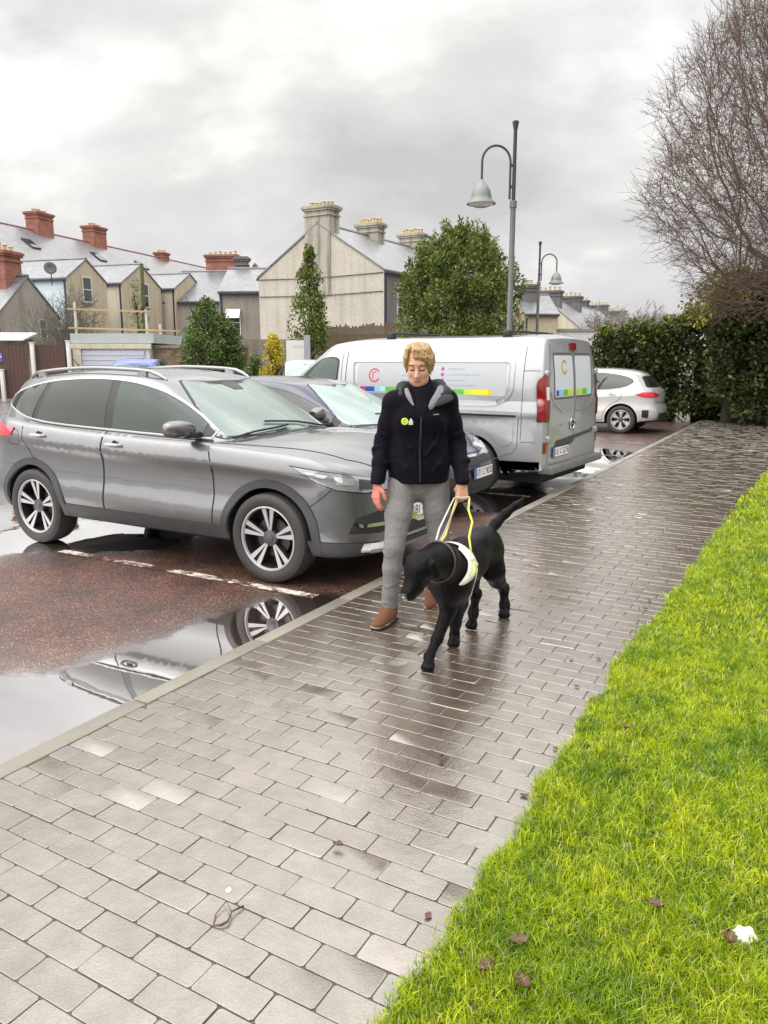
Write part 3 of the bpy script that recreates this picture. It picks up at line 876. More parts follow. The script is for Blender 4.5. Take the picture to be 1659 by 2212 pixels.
def build_shell(S):
    """S: dict of curves. returns Shell (body+cabin) and the two index functions"""
    per = 10
    def loop(half):
        h = catmull(half, per)             # front centre -> rear centre, y<=0 side (right side) 
        h = [np.array(p) for p in h]
        other = [np.array((p[0], -p[1])) for p in h[::-1]][1:-1]
        return np.array(h + other)
    sh = Shell()
    # --- lower body
    plan = loop(S['plan']); zt = pchip(S['zt']); zb = pchip(S['zb'])
    ins = pchip(S['ins']); dF = pchip(S['dF']); dR = pchip(S['dR'])
    xf, xr = plan[:, 0].max(), plan[:, 0].min()
    K = np.array([0, .02, .05, .09, .14, .2, .26, .32, .38, .44, .5, .56, .61, .66, .70, .74, .77, .79, .81, .83, .86, .89, .92, .945, .965, .98, .992, 1.0])
    sm = lambda t: np.clip(t, 0, 1)**2 * (3 - 2 * np.clip(t, 0, 1))
    wf = sm((plan[:, 0] - S['fz']) / (xf - S['fz'])); wr = sm((S['rz'] - plan[:, 0]) / (S['rz'] - xr))
    Wm = np.abs(plan[:, 1]).max()
    G = []
    for k in K:
        x = plan[:, 0] + dF(k) * wf - dR(k) * wr
        y = plan[:, 1] * (1 - ins(k) * (1 - 0.6 * wf) / Wm)
        z = zb(plan[:, 0]) + k * (zt(plan[:, 0]) - zb(plan[:, 0]))
        G.append(np.stack([x, y, z], 1))
    # cap: straight across the car
    crown = pchip(S['crown'])
    top = G[-1]
    for v in (0.97, .92, .85, .75, .6, .45, .3, .15, 0.0):
        g = top.copy(); g[:, 1] *= v
        g[:, 2] = top[:, 2] + crown(plan[:, 0]) * (1 - v**2.6)
        # bow the leading edge
        G.append(g)
    sh.grid(G, cap0=True)
    sh.nlow = (len(sh.V), len(sh.F))
    # --- cabin
    if 'g0' in S:
        a, b = loop(S['g0']), loop(S['g1'])
        z0, z1 = pchip(S['gz0']), pchip(S['gz1'])
        G = []
        for g in (0, .06, .12, .2, .3, .4, .5, .6, .7, .78, .85, .90, .94, .97, 1.0):
            gg = g
            p = a + (b - a) * gg
            bul = S.get('bulge', 0.03) * sin(pi * min(1, g * 0.95 + 0.0))
            out = p - np.array([np.mean([a[:, 0].min(), a[:, 0].max()]), 0]) 
            nn = np.stack([np.zeros(len(p)), np.sign(p[:, 1]) * np.minimum(1, np.abs(p[:, 1]) / 0.5)], 1)
            nn[:, 0] = 0.35 * np.sign(out[:, 0]) * np.clip((np.abs(out[:, 0]) - 0.6 * np.abs(out[:, 0]).max()) / (0.4 * np.abs(out[:, 0]).max()), 0, 1)
            p = p + nn * bul
            if g > .9: 
                q = (g - .9) / .1; p = p * np.array([1, 1]) ; p[:, 1] *= 1 - 0.02 * q * q
            zz = z0(a[:, 0]) + (z1(b[:, 0]) - z0(a[:, 0])) * (1 - (1 - g)**1.06)
            G.append(np.stack([p[:, 0], p[:, 1], zz], 1))
        cr2 = S['roofcrown']; topc = G[-1]
        xs = topc[:, 0]; fade = np.clip((xs.max() - xs) / 0.25, 0, 1)**.6 * np.clip((xs - xs.min()) / 0.2, 0, 1)**.6
        for v in (0.97, .92, .85, .75, .6, .45, .3, .15, 0.0):
            g = topc.copy(); g[:, 1] *= v; g[:, 2] = topc[:, 2] + cr2 * (0.35 + 0.65 * fade) * (1 - abs(v)**2.2)
            G.append(g)
        sh.grid(G, cap0=True)
    sh.finish()
    return sh

def arch_cut(o, centres, R, W):
    """cut the wheel arches out of the body mesh"""
    bm = bmesh.new()
    for (cx, cz) in centres:
        for sg in (-1, 1):
            M = Matrix.Translation((cx, sg * (W - 0.13), cz)) @ Matrix.Rotation(pi / 2, 4, 'X')
            lathe(bm, [(0, -0.17), (R, -0.17), (R, 0.17), (0, 0.17)], 48, M)
    bmesh.ops.remove_doubles(bm, verts=bm.verts, dist=0.0005)
    bmesh.ops.recalc_face_normals(bm, faces=bm.faces)
    cut = from_bm('cut', bm)
    md = o.modifiers.new('b', 'BOOLEAN'); md.operation = 'DIFFERENCE'; md.object = cut; md.solver = 'EXACT'
    dg = bpy.context.evaluated_depsgraph_get(); dg.update()
    me = bpy.data.meshes.new_from_object(o.evaluated_get(dg))
    o.modifiers.clear(); old = o.data; o.data = me
    bpy.data.objects.remove(cut)
    for p in me.polygons:
        c = p.center
        for (cx, cz) in centres:
            if abs(c.y) > W - 0.32 and (c.x - cx)**2 + (c.z - cz)**2 < (R + 0.004)**2 and (abs(c.y) < W - 0.29 or abs((c - Vector((cx, c.y, cz))).length - R) < 0.004):
                p.material_index = 1
        if c.z < 0.34 and p.normal.z < -0.7: p.material_index = 1
    me.shade_smooth(); me.set_sharp_from_angle(angle=radians(42))
    return o

def make_body(root, sh, S, pm, arches, R, W, name='body'):
    nv, nf = sh.nlow
    o = bpy.data.objects.new(name, sh.submesh(0, nv, 0, nf)); COL.objects.link(o)
    o.data.materials.append(pm); o.data.materials.append(UNDER)
    arch_cut(o, arches, R, W)
    if nf < len(sh.F):
        cab = sh.submesh(nv, len(sh.V), nf, len(sh.F))
        bm = bmesh.new(); bm.from_mesh(o.data); bm.from_mesh(cab); bm.to_mesh(o.data); bm.free()
        o.data.shade_smooth(); o.data.set_sharp_from_angle(angle=radians(42))
    o.parent = root
    return o
def arcpts(cx, cz, r, a0, a1, n=20):
    return [(cx + r * cos(radians(a0 + (a1 - a0) * i / n)), cz + r * sin(radians(a0 + (a1 - a0) * i / n))) for i in range(n + 1)]
def mirror_part(root, sh, x, z, yo, m, az=-90):
    """door mirrors on both sides"""
    for sg in (-1, 1):
        e = bpy.data.objects.new('wing_mirror', None); COL.objects.link(e); e.parent = root; e.location = (x, sg * yo, z)
        bm = bmesh.new()
        secs = [(-0.02, 0.05, 0.035), (0.03, 0.075, 0.055), (0.10, 0.085, 0.068), (0.17, 0.08, 0.066), (0.215, 0.06, 0.052), (0.235, 0.03, 0.028)]
        rings = []
        for (yy, hx, hz) in secs:
            ring = []
            for k in range(20):
                a = 2 * pi * k / 20; c_, s_ = cos(a), sin(a)
                px = (abs(c_)**0.75) * (1 if c_ > 0 else -1) * hx; pz = (abs(s_)**0.75) * (1 if s_ > 0 else -1) * hz
                if px < 0: px *= 0.55
                ring.append(bm.verts.new((px - yy * 0.15, sg * yy, pz + 0.03)))
            rings.append(ring)
        for A, B in zip(rings, rings[1:]):
            for k in range(20):
                q = (A[k], A[(k + 1) % 20], B[(k + 1) % 20], B[k]); bm.faces.new(q if sg > 0 else q[::-1])
        bm.faces.new(rings[0][::-1] if sg > 0 else rings[0]); bm.faces.new(rings[-1] if sg > 0 else rings[-1][::-1])
        from_bm('mirror_shell', bm, e, m, angle=60)
        bm = bmesh.new(); box(bm, -0.03, 0.05, min(sg * -0.10, sg * 0.06), max(sg * -0.10, sg * 0.06), -0.045, 0.0, bev=0.012)
        from_bm('mirror_arm', bm, e, BLACKP, angle=35)
def handle(root, sh, x, z, m, L_=0.17):
    for sg in (-1, 1):
        p, n = sh.hit(x, z, -90)
        bm = bmesh.new()
        M = Matrix.Translation((x, p.y, z))
        lathe(bm, [(0.0, 0.0), (0.036, 0.0), (0.034, 0.004), (0, 0.004)], 20, M @ Matrix.Translation((0.01, -0.003, 0.0)) @ Matrix.Rotation(pi / 2, 4, 'X'), mi=1)
        tube(bm, [(x - L_ / 2, p.y + 0.0, z), (x - L_ / 2 + 0.02, p.y - 0.032, z), (x, p.y - 0.040, z + 0.002), (x + L_ / 2 - 0.02, p.y - 0.032, z), (x + L_ / 2, p.y + 0.0, z)], [0.010, 0.013, 0.014, 0.013, 0.010], 8)
        if sg > 0: bmesh.ops.scale(bm, vec=(1, -1, 1), verts=bm.verts); bmesh.ops.reverse_faces(bm, faces=bm.faces)
        from_bm('door_handle', bm, root, [m, SEAM], angle=40)
# ------------------------------------------------------------------ grey crossover at the front
def grey_suv():
    root = empty('parked_car', NK(-4.82, 5.31, ROADZ), YAW, 'grey crossover car with roof rails, its nose at the kerb beside the walking woman', 'car', 'cars parked in the bays')
    PM = paint('grey metallic paint', (0.17, 0.175, 0.184), 0.85, 0.36)
    W = 0.903
    S = dict(
        plan=[(2.19, 0), (2.165, -0.34), (2.07, -0.62), (1.86, -0.80), (1.45, -0.875), (0.7, -0.895), (0, -0.90), (-0.7, -0.903), (-1.35, -0.903), (-1.8, -0.865), (-2.08, -0.72), (-2.185, -0.40), (-2.205, 0)],
        zt=[(2.19, .875), (2.1, .90), (1.95, .925), (1.7, .96), (1.3, .995), (.8, 1.02), (0, 1.035), (-.8, 1.065), (-1.4, 1.10), (-1.9, 1.14), (-2.205, 1.15)],
        zb=[(2.19, .24), (1.9, .22), (1.3, .25), (0, .26), (-1.3, .27), (-2.205, .30)],
        ins=[(0, .13), (.03, .055), (.10, .03), (.22, .0), (.30, -.004), (.38, .006), (.5, .024), (.62, .030), (.72, .026), (.78, .012), (.81, .004), (.84, .006), (.92, .022), (.965, .040), (1.0, .075)],
        dF=[(0, -.10), (.08, -.03), (.25, 0), (.45, -.01), (.65, -.02), (.85, -.06), (.95, -.10), (1, -.15)],
        dR=[(0, -.10), (.1, -.02), (.3, 0), (.45, -.01), (.55, -.07), (.8, -.09), (1, -.14)],
        fz=1.25, rz=-1.4,
        crown=[(2.19, 0.0), (2.06, .04), (1.85, .072), (1.5, .09), (1.1, .075), (.85, .04), (.5, .0), (-2.205, 0)],
        g0=[(1.08, 0), (1.03, -.35), (.90, -.62), (.66, -.765), (.2, -.805), (-.5, -.815), (-1.1, -.81), (-1.5, -.79), (-1.85, -.73), (-2.05, -.45), (-2.12, 0)],
        g1=[(.23, 0), (.20, -.26), (.13, -.46), (-.02, -.565), (-.3, -.60), (-.7, -.605), (-1.15, -.60), (-1.45, -.585), (-1.72, -.54), (-1.90, -.34), (-1.95, 0)],
        gz0=[(1.08, 1.06), (.66, .98), (0, 1.0), (-1.2, 1.04), (-1.85, 1.08), (-2.12, 1.08)],
        gz1=[(.23, 1.455), (0.0, 1.495), (-.35, 1.525), (-.8, 1.535), (-1.2, 1.52), (-1.6, 1.485), (-1.95, 1.43)],
        roofcrown=.045, bulge=.035)
    sh = build_shell(S)
    fx, rx, AR = 1.323, -1.323, 0.385
    make_body(root, sh, S, PM, [(fx, .345), (rx, .345)], AR, W)
    GS = glass('tinted rear side glass', (0.010, 0.011, 0.011), 0.03, 1.5)
    GF = glass('clear green side glass', (0.016, 0.034, 0.027), 0.02, 1.52)
    GW = glass('windscreen glass', (0.10, 0.15, 0.13), 0.02, 2.1)
    # side glass outline
    top = [(.70, 1.10), (.50, 1.225), (.28, 1.335), (.05, 1.415), (-.25, 1.47), (-.6, 1.49), (-1.0, 1.48), (-1.35, 1.445), (-1.62, 1.385), (-1.80, 1.31)]
    bot = [(-1.84, 1.275), (-1.70, 1.215), (-1.50, 1.15), (-1.25, 1.115), (-.9, 1.095), (-.4, 1.080), (.2, 1.062), (.68, 1.045)]
    dlo = [tuple(p) for p in catmull(top, 4)] + [tuple(p) for p in catmull(bot, 4)]
    panel('window_surround', sh, dlo, -90, .005, BLACKP, root, .04, thick=.01)
    c = np.mean(np.array(dlo), 0)
    def clip(poly, x0, x1):
        """vertical slice of a polygon between slanted cuts given as functions of z"""
        def half(poly, f, sg):
            out = []
            for i in range(len(poly)):
                a, b = np.array(poly[i]), np.array(poly[(i + 1) % len(poly)])
                da, db = sg * (a[0] - f(a[1])), sg * (b[0] - f(b[1]))
                if da >= 0: out.append(tuple(a))
                if da * db < 0: out.append(tuple(a + (b - a) * da / (da - db)))
            return out
        return half(half(poly, x0, 1), x1, -1)
    inner = []
    A = np.array(dlo)
    for i in range(len(A)):
        d = A[(i + 1) % len(A)] - A[i - 1]; d = d / (np.linalg.norm(d) + 1e-9); inner.append(tuple(A[i] + np.array([d[1], -d[0]]) * -0.0 + (c - A[i]) * np.array([.018, .05])))
    panel('front_side_window', sh, clip(inner, lambda z: -.335 - .06 * (z - 1.1), lambda z: .60), -90, .0085, GF, root, .04, r=0.0)
    panel('rear_side_window', sh, clip(inner, lambda z: -1.33 + .33 * (z - 1.1), lambda z: -.43 - .06 * (z - 1.1)), -90, .0085, GS, root, .04)
    panel('quarter_window', sh, clip(inner, lambda z: -3, lambda z: -1.40 + .33 * (z - 1.1)), -90, .0085, GS, root, .04)
    ribbon('chrome_window_trim', sh, dlo, -90, .011, .010, ALLOYM, root, closed=True)
    # windscreen & rear window
    ws = [(1.035, 0), (1.01, -.25), (.94, -.46), (.83, -.61), (.75, -.665), (.64, -.675), (.40, -.585), (.20, -.49), (.13, -.44), (.155, -.38), (.215, -.2), (.235, 0)]
    ws = ws + [(x, -y) for x, y in ws[-2:0:-1]]
    ws = [tuple(q) for q in catmull(ws, 2, True)]
    tpanel('windscreen_seal', sh, [(.60 + (x - .60) * 1.045, y * 1.035) for x, y in ws], .0015, BLACKP, root, .06)
    tpanel('windscreen', sh, ws, .005, GW, root, .05)
    tpanel('mirror_housing', sh, rounded([(.25, -.10), (.25, .10), (.37, .06), (.37, -.06)], .02), .009, GREYP, root, .05)
    panel('rear_window', sh, rounded([(-.60, 1.12), (.60, 1.12), (.50, 1.40), (-.50, 1.40)], .08), 180, .0085, GS, root, .04, both=False)
    # doors laid as skins over the shell, black gap around them
    arF = arcpts(rx, .345, AR + .045, 62, 12, 8)
    belt = lambda x: float(np.interp(x, [-1.9, -1.5, -1.25, -.9, -.4, .2, .72], [1.22, 1.13, 1.097, 1.078, 1.063, 1.045, 1.028]))
    fd = [(-.385, .40), (.80, .39), (.815, .62), (.80, .9), (.765, 1.0)] + [(x, belt(x) - .0) for x in (.7, .4, .1, -.15, -.385)]
    rd = [(-.90, .40), (-.395, .40)] + [(x, belt(x)) for x in (-.395, -.7, -1.0, -1.25, -1.42)] + [(-1.40, .95), (-1.30, .80)] + [p for p in arcpts(rx, .345, AR + .05, 75, 8, 8)]
    for nm, poly in (('front_door', fd), ('rear_door', rd)):
        gp = []
        A = np.array(poly); cc = A.mean(0)
        ribbon('door_gap', sh, poly, -90, .009, .0032, SEAM, root, closed=True, thick=.004)
        d_ = panel(nm, sh, [tuple(p + (cc - p) / np.linalg.norm(cc - p) * .006) for p in A], -90, .0022, PM, root, .045, thick=.001)
    # cladding: arches, sills
    for cx, a0, a1 in ((fx, -12, 186), (rx, -6, 192)):
        ring = arcpts(cx, .345, AR + .058, a0, a1, 26) + arcpts(cx, .345, AR - .003, a1, a0, 26)
        panel('wheel_arch_trim', sh, ring, -90, .012, GREYP, root, .04, thick=.02)
    panel('sill_trim', sh, [(-.92, .30), (.91, .30), (.93, .405), (-.94, .415)], -90, .010, GREYP, root, .05, thick=.02)
    panel('bumper_valance', sh, rounded([(-.62, .255), (.62, .255), (.66, .335), (-.66, .335)], .02), 0, .012, BLACKP, root, .05, both=False, thick=.02)
    panel('bumper_valance_side', sh, [(-.22, .25), (.30, .255), (.24, .35), (-.26, .36)], -38, .010, GREYP, root, .05, thick=.02)
    panel('rear_bumper_trim', sh, rounded([(-.7, .30), (.7, .30), (.72, .52), (-.72, .52)], .04), 180, .01, GREYP, root, .06, both=False, thick=.02)
    # front end (u = y for az 0)
    GR = mat('black honeycomb grille', (0.012, 0.012, 0.013), 0.5, bump=0.8, bscale=90)
    panel('grille', sh, [(-.36, .74), (-.30, .62), (-.20, .50), (.20, .50), (.30, .62), (.36, .74), (.30, .80), (-.30, .80)], 0, .004, GR, root, .04, both=False)
    ribbon('grille_chrome', sh, [(-.40, .785), (-.33, .66), (-.21, .50), (-.10, .455), (.10, .455), (.21, .50), (.33, .66), (.40, .785)], 0, .045, .014, CHROME, root, both=False, thick=.02)
    panel('lower_intake', sh, rounded([(-.46, .335), (.46, .335), (.40, .45), (-.40, .45)], .03), 0, .005, GR, root, .05, both=False)
    ribbon('intake_strip', sh, [(-.50, .36), (0, .355), (.50, .36)], 0, .018, .013, mat('satin silver trim', (.45, .46, .48), .3, .8), root, both=False)
    ribbon('bumper_lip', sh, [(-.60, .285), (0, .275), (.60, .285)], 0, .020, .022, _M['satin silver trim'], root, both=False)
    # corner intakes with chrome blade, fog lamps
    A3 = -28
    panel('corner_intake', sh, [(-.70, .415), (-.30, .415), (-.28, .56), (-.46, .575), (-.63, .535)], A3, .005, GR, root, .035)
    ribbon('chrome_blade', sh, [(-.655, .50), (-.60, .478), (-.32, .478)], A3, .022, .018, CHROME, root, thick=.02)
    panel('lower_blade', sh, [(-.74, .385), (-.30, .378), (-.27, .455), (-.36, .455), (-.44, .418), (-.70, .425)], A3, .012, PM, root, .035, thick=.02)
    panel('fog_lamp', sh, rounded([(-.60, .285), (-.30, .280), (-.34, .345), (-.585, .350)], .015), A3, .016, LAMPW, root, .03, thick=.02)
    # headlamp wraps the corner
    A2 = -40
    hl = [(-.90, .895), (-.70, .872), (-.40, .838), (-.12, .80), (-.02, .765), (-.06, .725), (-.30, .715), (-.55, .742), (-.72, .795)]
    panel('headlamp_seal', sh, [(-.46 + (u + .46) * 1.06, .80 + (z - .80) * 1.13) for u, z in hl], A2, .003, BLACKP, root, .04)
    panel('headlight', sh, hl, A2, .008, CLEARL, root, .035)
    panel('daytime_strip', sh, [(-.80, .862), (-.62, .842), (-.66, .822), (-.78, .840)], A2, .0115, LAMPW, root, .03)
    panel('lamp_reflector', sh, [(-.58, .838), (-.40, .812), (-.40, .772), (-.56, .782)], A2, .0115, LAMPW, root, .03)
    panel('lamp_projector', sh, [(-.36, .812), (-.20, .79), (-.20, .735), (-.36, .74)], A2, .0115, GREYP, root, .03)
    # bonnet shut lines, wing seam
    bl = [(.74, -.80), (.95, -.775), (1.3, -.735), (1.6, -.675), (1.85, -.60), (2.02, -.45), (2.08, -.25), (2.09, 0), (2.08, .25), (2.02, .45), (1.85, .60), (1.6, .675), (1.3, .735), (.95, .775), (.74, .80)]
    ribbon('bonnet_gap', sh, bl, 0, .012, .0015, SEAM, root, both=False, top=True, thick=.003)
    ribbon('bumper_gap', sh, [(1.665, .60), (1.75, .66), (1.84, .74)], -90, .007, .0012, SEAM, root, thick=.002)
    ribbon('cowl', sh, [(.93, -.70), (1.03, -.45), (1.08, -.2), (1.09, 0), (1.08, .2), (1.03, .45), (.93, .70)], 0, .05, .003, BLACKP, root, both=False, top=True)
    # wipers
    for pts in (((.99, .50), (1.00, .30), (.955, .02), (.87, -.30)), ((.97, -.12), (.965, -.30), (.91, -.50), (.84, -.66))):
        bm = bmesh.new(); P3 = []
        for (x, y) in catmull(pts, 4):
            p, n_ = sh.top(x, y); P3.append(p + n_ * .022)
        tube(bm, P3, .009, 6)
        from_bm('wiper', bm, root, BLACKP, smooth=True)
    plate(root, (2.185, 0, .52), 0, '181 C 4076')
    # roof rails
    for sg in (-1, 1):
        bm = bmesh.new(); P3 = []
        xs_ = np.linspace(.05, -1.72, 22)
        for i, x in enumerate(xs_):
            y = -(0.535 + .035 * min(1, (i / 5)) - (0.05 if i > 18 else 0) * (i - 18) / 3)
            p, n_ = sh.top(float(x), y)
            t = i / 21; lift = .042 * min(1, sin(pi * t) * 4) 
            P3.append((p.x, sg * p.y * -1 if sg > 0 else p.y, p.z + lift))
        tube(bm, P3, [.010] + [.017] * 20 + [.010], 8)
        for i in (3, 18):
            x, y, z = P3[i]; box(bm, x - .05, x + .05, y - .014, y + .014, z - .045, z)
        from_bm('roof_rail', bm, root, mat('satin rail', (.33, .33, .34), .35, .7), angle=50)
    bm = bmesh.new(); p, n_ = sh.top(-1.6, 0); tube(bm, [p, p + Vector((-.16, 0, .14))], [.012, .004], 8); from_bm('aerial', bm, root, BLACKP, smooth=True)
    # tail lamp, boot seam
    panel('tail_light', sh, [(-.50, .98), (-.10, .95), (.28, .98), (.30, 1.08), (-.15, 1.10), (-.52, 1.05)], -135, .010, REDB, root, .04, thick=.02)
    ribbon('fuel_flap_gap', sh, rounded([(-1.62, .90), (-1.46, .90), (-1.46, 1.03), (-1.62, 1.03)], .04), -90, .005, .0012, SEAM, root, both=False, closed=True)
    mirror_part(root, sh, .56, 1.10, .84, PM)
    handle(root, sh, -.235, .965, ALLOYM)
    handle(root, sh, -1.18, 1.00, ALLOYM)
    for x in (fx, rx):
        for sg in (-1, 1): wheel(root, x, sg * (W - .125), .343, .243, .225, 'twin5', sg)
    return root

# ------------------------------------------------------------------ ordinary hatchbacks
def hatch(name, loc, rz, label, pm, style='six', L_=1.0, H_=1.0, gw=None, gs=None, det=True, txt='171 C 9035', kind='city'):
    root = empty(name, loc, rz, label, 'car', 'cars parked in the bays')
    W = 0.885
    S = dict(
        plan=[(2.14, 0), (2.11, -0.34), (2.00, -0.62), (1.78, -0.80), (1.4, -0.86), (0.7, -0.88), (0, -0.885), (-0.7, -0.885), (-1.35, -0.88), (-1.75, -0.84), (-2.0, -0.70), (-2.10, -0.40), (-2.13, 0)],
        zt=[(2.14, .68), (2.0, .735), (1.7, .81), (1.3, .865), (.8, .90), (0, .925), (-.8, .955), (-1.4, .99), (-1.8, 1.01), (-2.13, .99)],
        zb=[(2.14, .20), (1.9, .19), (1.3, .20), (0, .20), (-1.3, .22), (-2.13, .28)],
        ins=[(0, .12), (.03, .05), (.10, .025), (.22, .004), (.34, .0), (.5, .014), (.66, .022), (.74, .014), (.80, .002), (.84, .006), (.92, .024), (.965, .045), (1.0, .08)],
        dF=[(0, -.10), (.08, -.03), (.25, 0), (.45, -.01), (.65, -.04), (.85, -.12), (.95, -.18), (1, -.24)],
        dR=[(0, -.08), (.1, -.02), (.3, 0), (.42, -.01), (.5, -.06), (.8, -.07), (1, -.12)],
        fz=1.2, rz=-1.35,
        crown=[(2.14, 0.0), (2.0, .05), (1.8, .08), (1.4, .09), (1.1, .07), (.85, .03), (.5, 0), (-2.13, 0)],
        g0=[(1.20, 0), (1.14, -.35), (.98, -.62), (.70, -.755), (.2, -.79), (-.5, -.80), (-1.1, -.79), (-1.45, -.765), (-1.78, -.70), (-1.98, -.45), (-2.05, 0)],
        g1=[(.28, 0), (.24, -.26), (.15, -.45), (-.02, -.545), (-.3, -.575), (-.7, -.58), (-1.1, -.57), (-1.35, -.55), (-1.55, -.50), (-1.68, -.32), (-1.72, 0)],
        gz0=[(1.20, .95), (.70, .86), (0, .88), (-1.2, .92), (-1.78, .95), (-2.05, .93)],
        gz1=[(.28, 1.335), (0.0, 1.375), (-.4, 1.405), (-.8, 1.405), (-1.2, 1.385), (-1.5, 1.34), (-1.72, 1.285)],
        roofcrown=.05, bulge=.03)
    sh = build_shell(S)
    fx, rx, AR = 1.30, -1.32, 0.365
    make_body(root, sh, S, pm, [(fx, .315), (rx, .315)], AR, W)
    gw = gw or glass('pale windscreen glass', (0.20, 0.29, 0.26), 0.02, 2.1)
    gs = gs or glass('hatch side glass', (0.03, 0.038, 0.036), 0.03, 1.65)
    top = [(.72, .985), (.50, 1.10), (.25, 1.21), (.0, 1.29), (-.35, 1.345), (-.75, 1.35), (-1.1, 1.32), (-1.38, 1.26), (-1.50, 1.20)]
    bot = [(-1.53, 1.14), (-1.36, 1.045), (-1.1, 1.0), (-.7, .975), (-.2, .96), (.3, .945), (.70, .935)]
    dlo = [tuple(p) for p in catmull(top, 4)] + [tuple(p) for p in catmull(bot, 4)]
    panel('window_surround', sh, dlo, -90, .005, BLACKP, root, .04)
    A = np.array(dlo); c = A.mean(0); inn = [tuple(p + (c - p) * np.array([.02, .05])) for p in A]
    def cut(a, b):
        out = []
        for (sg, X) in ((1, a), (-1, b)):
            src = inn if sg == 1 else out; o2 = []
            for i in range(len(src)):
                p, q = np.array(src[i]), np.array(src[(i + 1) % len(src)]); dp, dq = sg * (p[0] - X), sg * (q[0] - X)
                if dp >= 0: o2.append(tuple(p))
                if dp * dq < 0: o2.append(tuple(p + (q - p) * dp / (dp - dq)))
            out = o2
        return out
    panel('front_side_window', sh, cut(-.30, .62), -90, .0085, gs, root, .04)
    panel('rear_side_window', sh, cut(-1.7, -.38), -90, .0085, gs, root, .04)
    ws = [(1.165, 0), (1.13, -.25), (1.04, -.46), (.90, -.61), (.80, -.66), (.68, -.66), (.42, -.565), (.20, -.465), (.13, -.42), (.17, -.36), (.245, -.2), (.27, 0)]
    ws = ws + [(x, -y) for x, y in ws[-2:0:-1]]
    ws = [tuple(q) for q in catmull(ws, 2, True)]
    tpanel('windscreen_seal', sh, [(.62 + (x - .62) * 1.04, y * 1.04) for x, y in ws], .0015, BLACKP, root, .07)
    tpanel('windscreen', sh, ws, .005, gw, root, .06)
    rw = rounded([(-.64, 1.03), (.64, 1.03), (.50, 1.27), (-.50, 1.27)], .07)
    DG = glass('dark rear glass', (0.02, 0.022, 0.025), 0.03, 1.7)
    panel('rear_window', sh, rw, 180, .0085, DG, root, .04, both=False)
    panel('rear_window_corner', sh, rounded([(-.02, 1.05), (.40, 1.03), (.34, 1.27), (.15, 1.25)], .03), -145, .0085, DG, root, .04)
    for poly in ([(-.36, .29), (.80, .29), (.80, .86), (.72, .92), (-.36, .945)], [(-.90, .29), (-.38, .29), (-.38, .945), (-1.36, 1.0), (-1.30, .80)] + arcpts(rx, .315, AR + .05, 72, 5, 8)):
        ribbon('door_gap', sh, poly, -90, .009, .0032, SEAM, root, closed=True, thick=.004)
        A = np.array(poly); cc = A.mean(0)
        panel('door', sh, [tuple(p + (cc - p) / np.linalg.norm(cc - p) * .006) for p in A], -90, .002, pm, root, .05, thick=.001)
    for cx in (fx, rx):
        ring = arcpts(cx, .315, AR + .02, -8, 188, 26) + arcpts(cx, .315, AR - .003, 188, -8, 26)
        panel('arch_lip', sh, ring, -90, .004, pm if det else BLACKP, root, .04)
    GR = mat('black honeycomb grille', (0.012, 0.012, 0.013), 0.5, bump=0.8, bscale=90)
    panel('grille', sh, rounded([(-.48, .53), (.48, .53), (.52, .62), (-.52, .62)], .03), 0, .004, GR, root, .05, both=False)
    panel('lower_intake', sh, rounded([(-.60, .24), (.60, .24), (.50, .42), (-.50, .42)], .05), 0, .004, GR, root, .05, both=False)
    ribbon('grille_chrome', sh, [(-.50, .63), (0, .615), (.50, .63)], 0, .022, .012, CHROME, root, both=False)
    panel('corner_intake', sh, [(-.60, .30), (-.34, .28), (-.32, .42), (-.52, .44)], -28, .004, GR, root, .04)
    hl = [(-.78, .80), (-.5, .765), (-.2, .70), (-.02, .655), (-.04, .60), (-.30, .60), (-.55, .66)]
    panel('headlamp_seal', sh, [(-.38 + (u + .38) * 1.06, .69 + (z - .69) * 1.15) for u, z in hl], -40, .003, BLACKP, root, .05)
    panel('headlight', sh, hl, -40, .008, CLEARL, root, .04)
    for u0 in (-.50, -.28): panel('lamp_reflector', sh, rounded([(u0, .66), (u0 + .12, .635), (u0 + .12, .70), (u0, .725)], .02), -40, .012, LAMPW, root, .03)
    bl = [(.80, -.78), (1.3, -.73), (1.6, -.66), (1.85, -.55), (1.97, -.3), (1.98, 0), (1.97, .3), (1.85, .55), (1.6, .66), (1.3, .73), (.80, .78)]
    ribbon('bonnet_gap', sh, bl, 0, .010, .0015, SEAM, root, both=False, top=True, thick=.002)
    tl = [(-.46, .875), (-.30, .93), (-.05, .925), (.18, .885), (.20, .84), (-.05, .80), (-.28, .82)]
    panel('tail_light', sh, tl, -135, .010, REDB, root, .04, thick=.02)
    panel('boot_skin', sh, rounded([(-.50, .72), (.50, .72), (.56, .96), (-.56, .96)], .06), 180, .003, pm, root, .05, both=False)
    ribbon('boot_gap', sh, [(.58, 1.0), (.52, .73), (.47, .69), (-.47, .69), (-.52, .73), (-.58, 1.0)], 180, .009, .002, SEAM, root, both=False)
    panel('rear_valance', sh, rounded([(-.52, .30), (.52, .30), (.50, .46), (-.50, .46)], .04), 180, .006, BLACKP, root, .05, both=False)
    panel('rear_vent', sh, rounded([(-.16, .38), (-.02, .36), (-.02, .54), (-.16, .54)], .02), -130, .006, BLACKP, root, .04)
    ribbon('bumper_ledge', sh, [(-.62, .60), (0, .60), (.62, .60)], 180, .03, .010, pm, root, both=False)
    plate(root, (-2.115, 0, .50), pi, txt); plate(root, (2.135, 0, .45), 0, txt)
    ribbon('wiper', sh, [(1.08, .45), (1.03, .1), (.93, -.28)], 0, .02, .012, BLACKP, root, both=False, top=True)
    mirror_part(root, sh, .60, .98, .82, pm)
    handle(root, sh, -.22, .85, pm); handle(root, sh, -1.10, .88, pm)
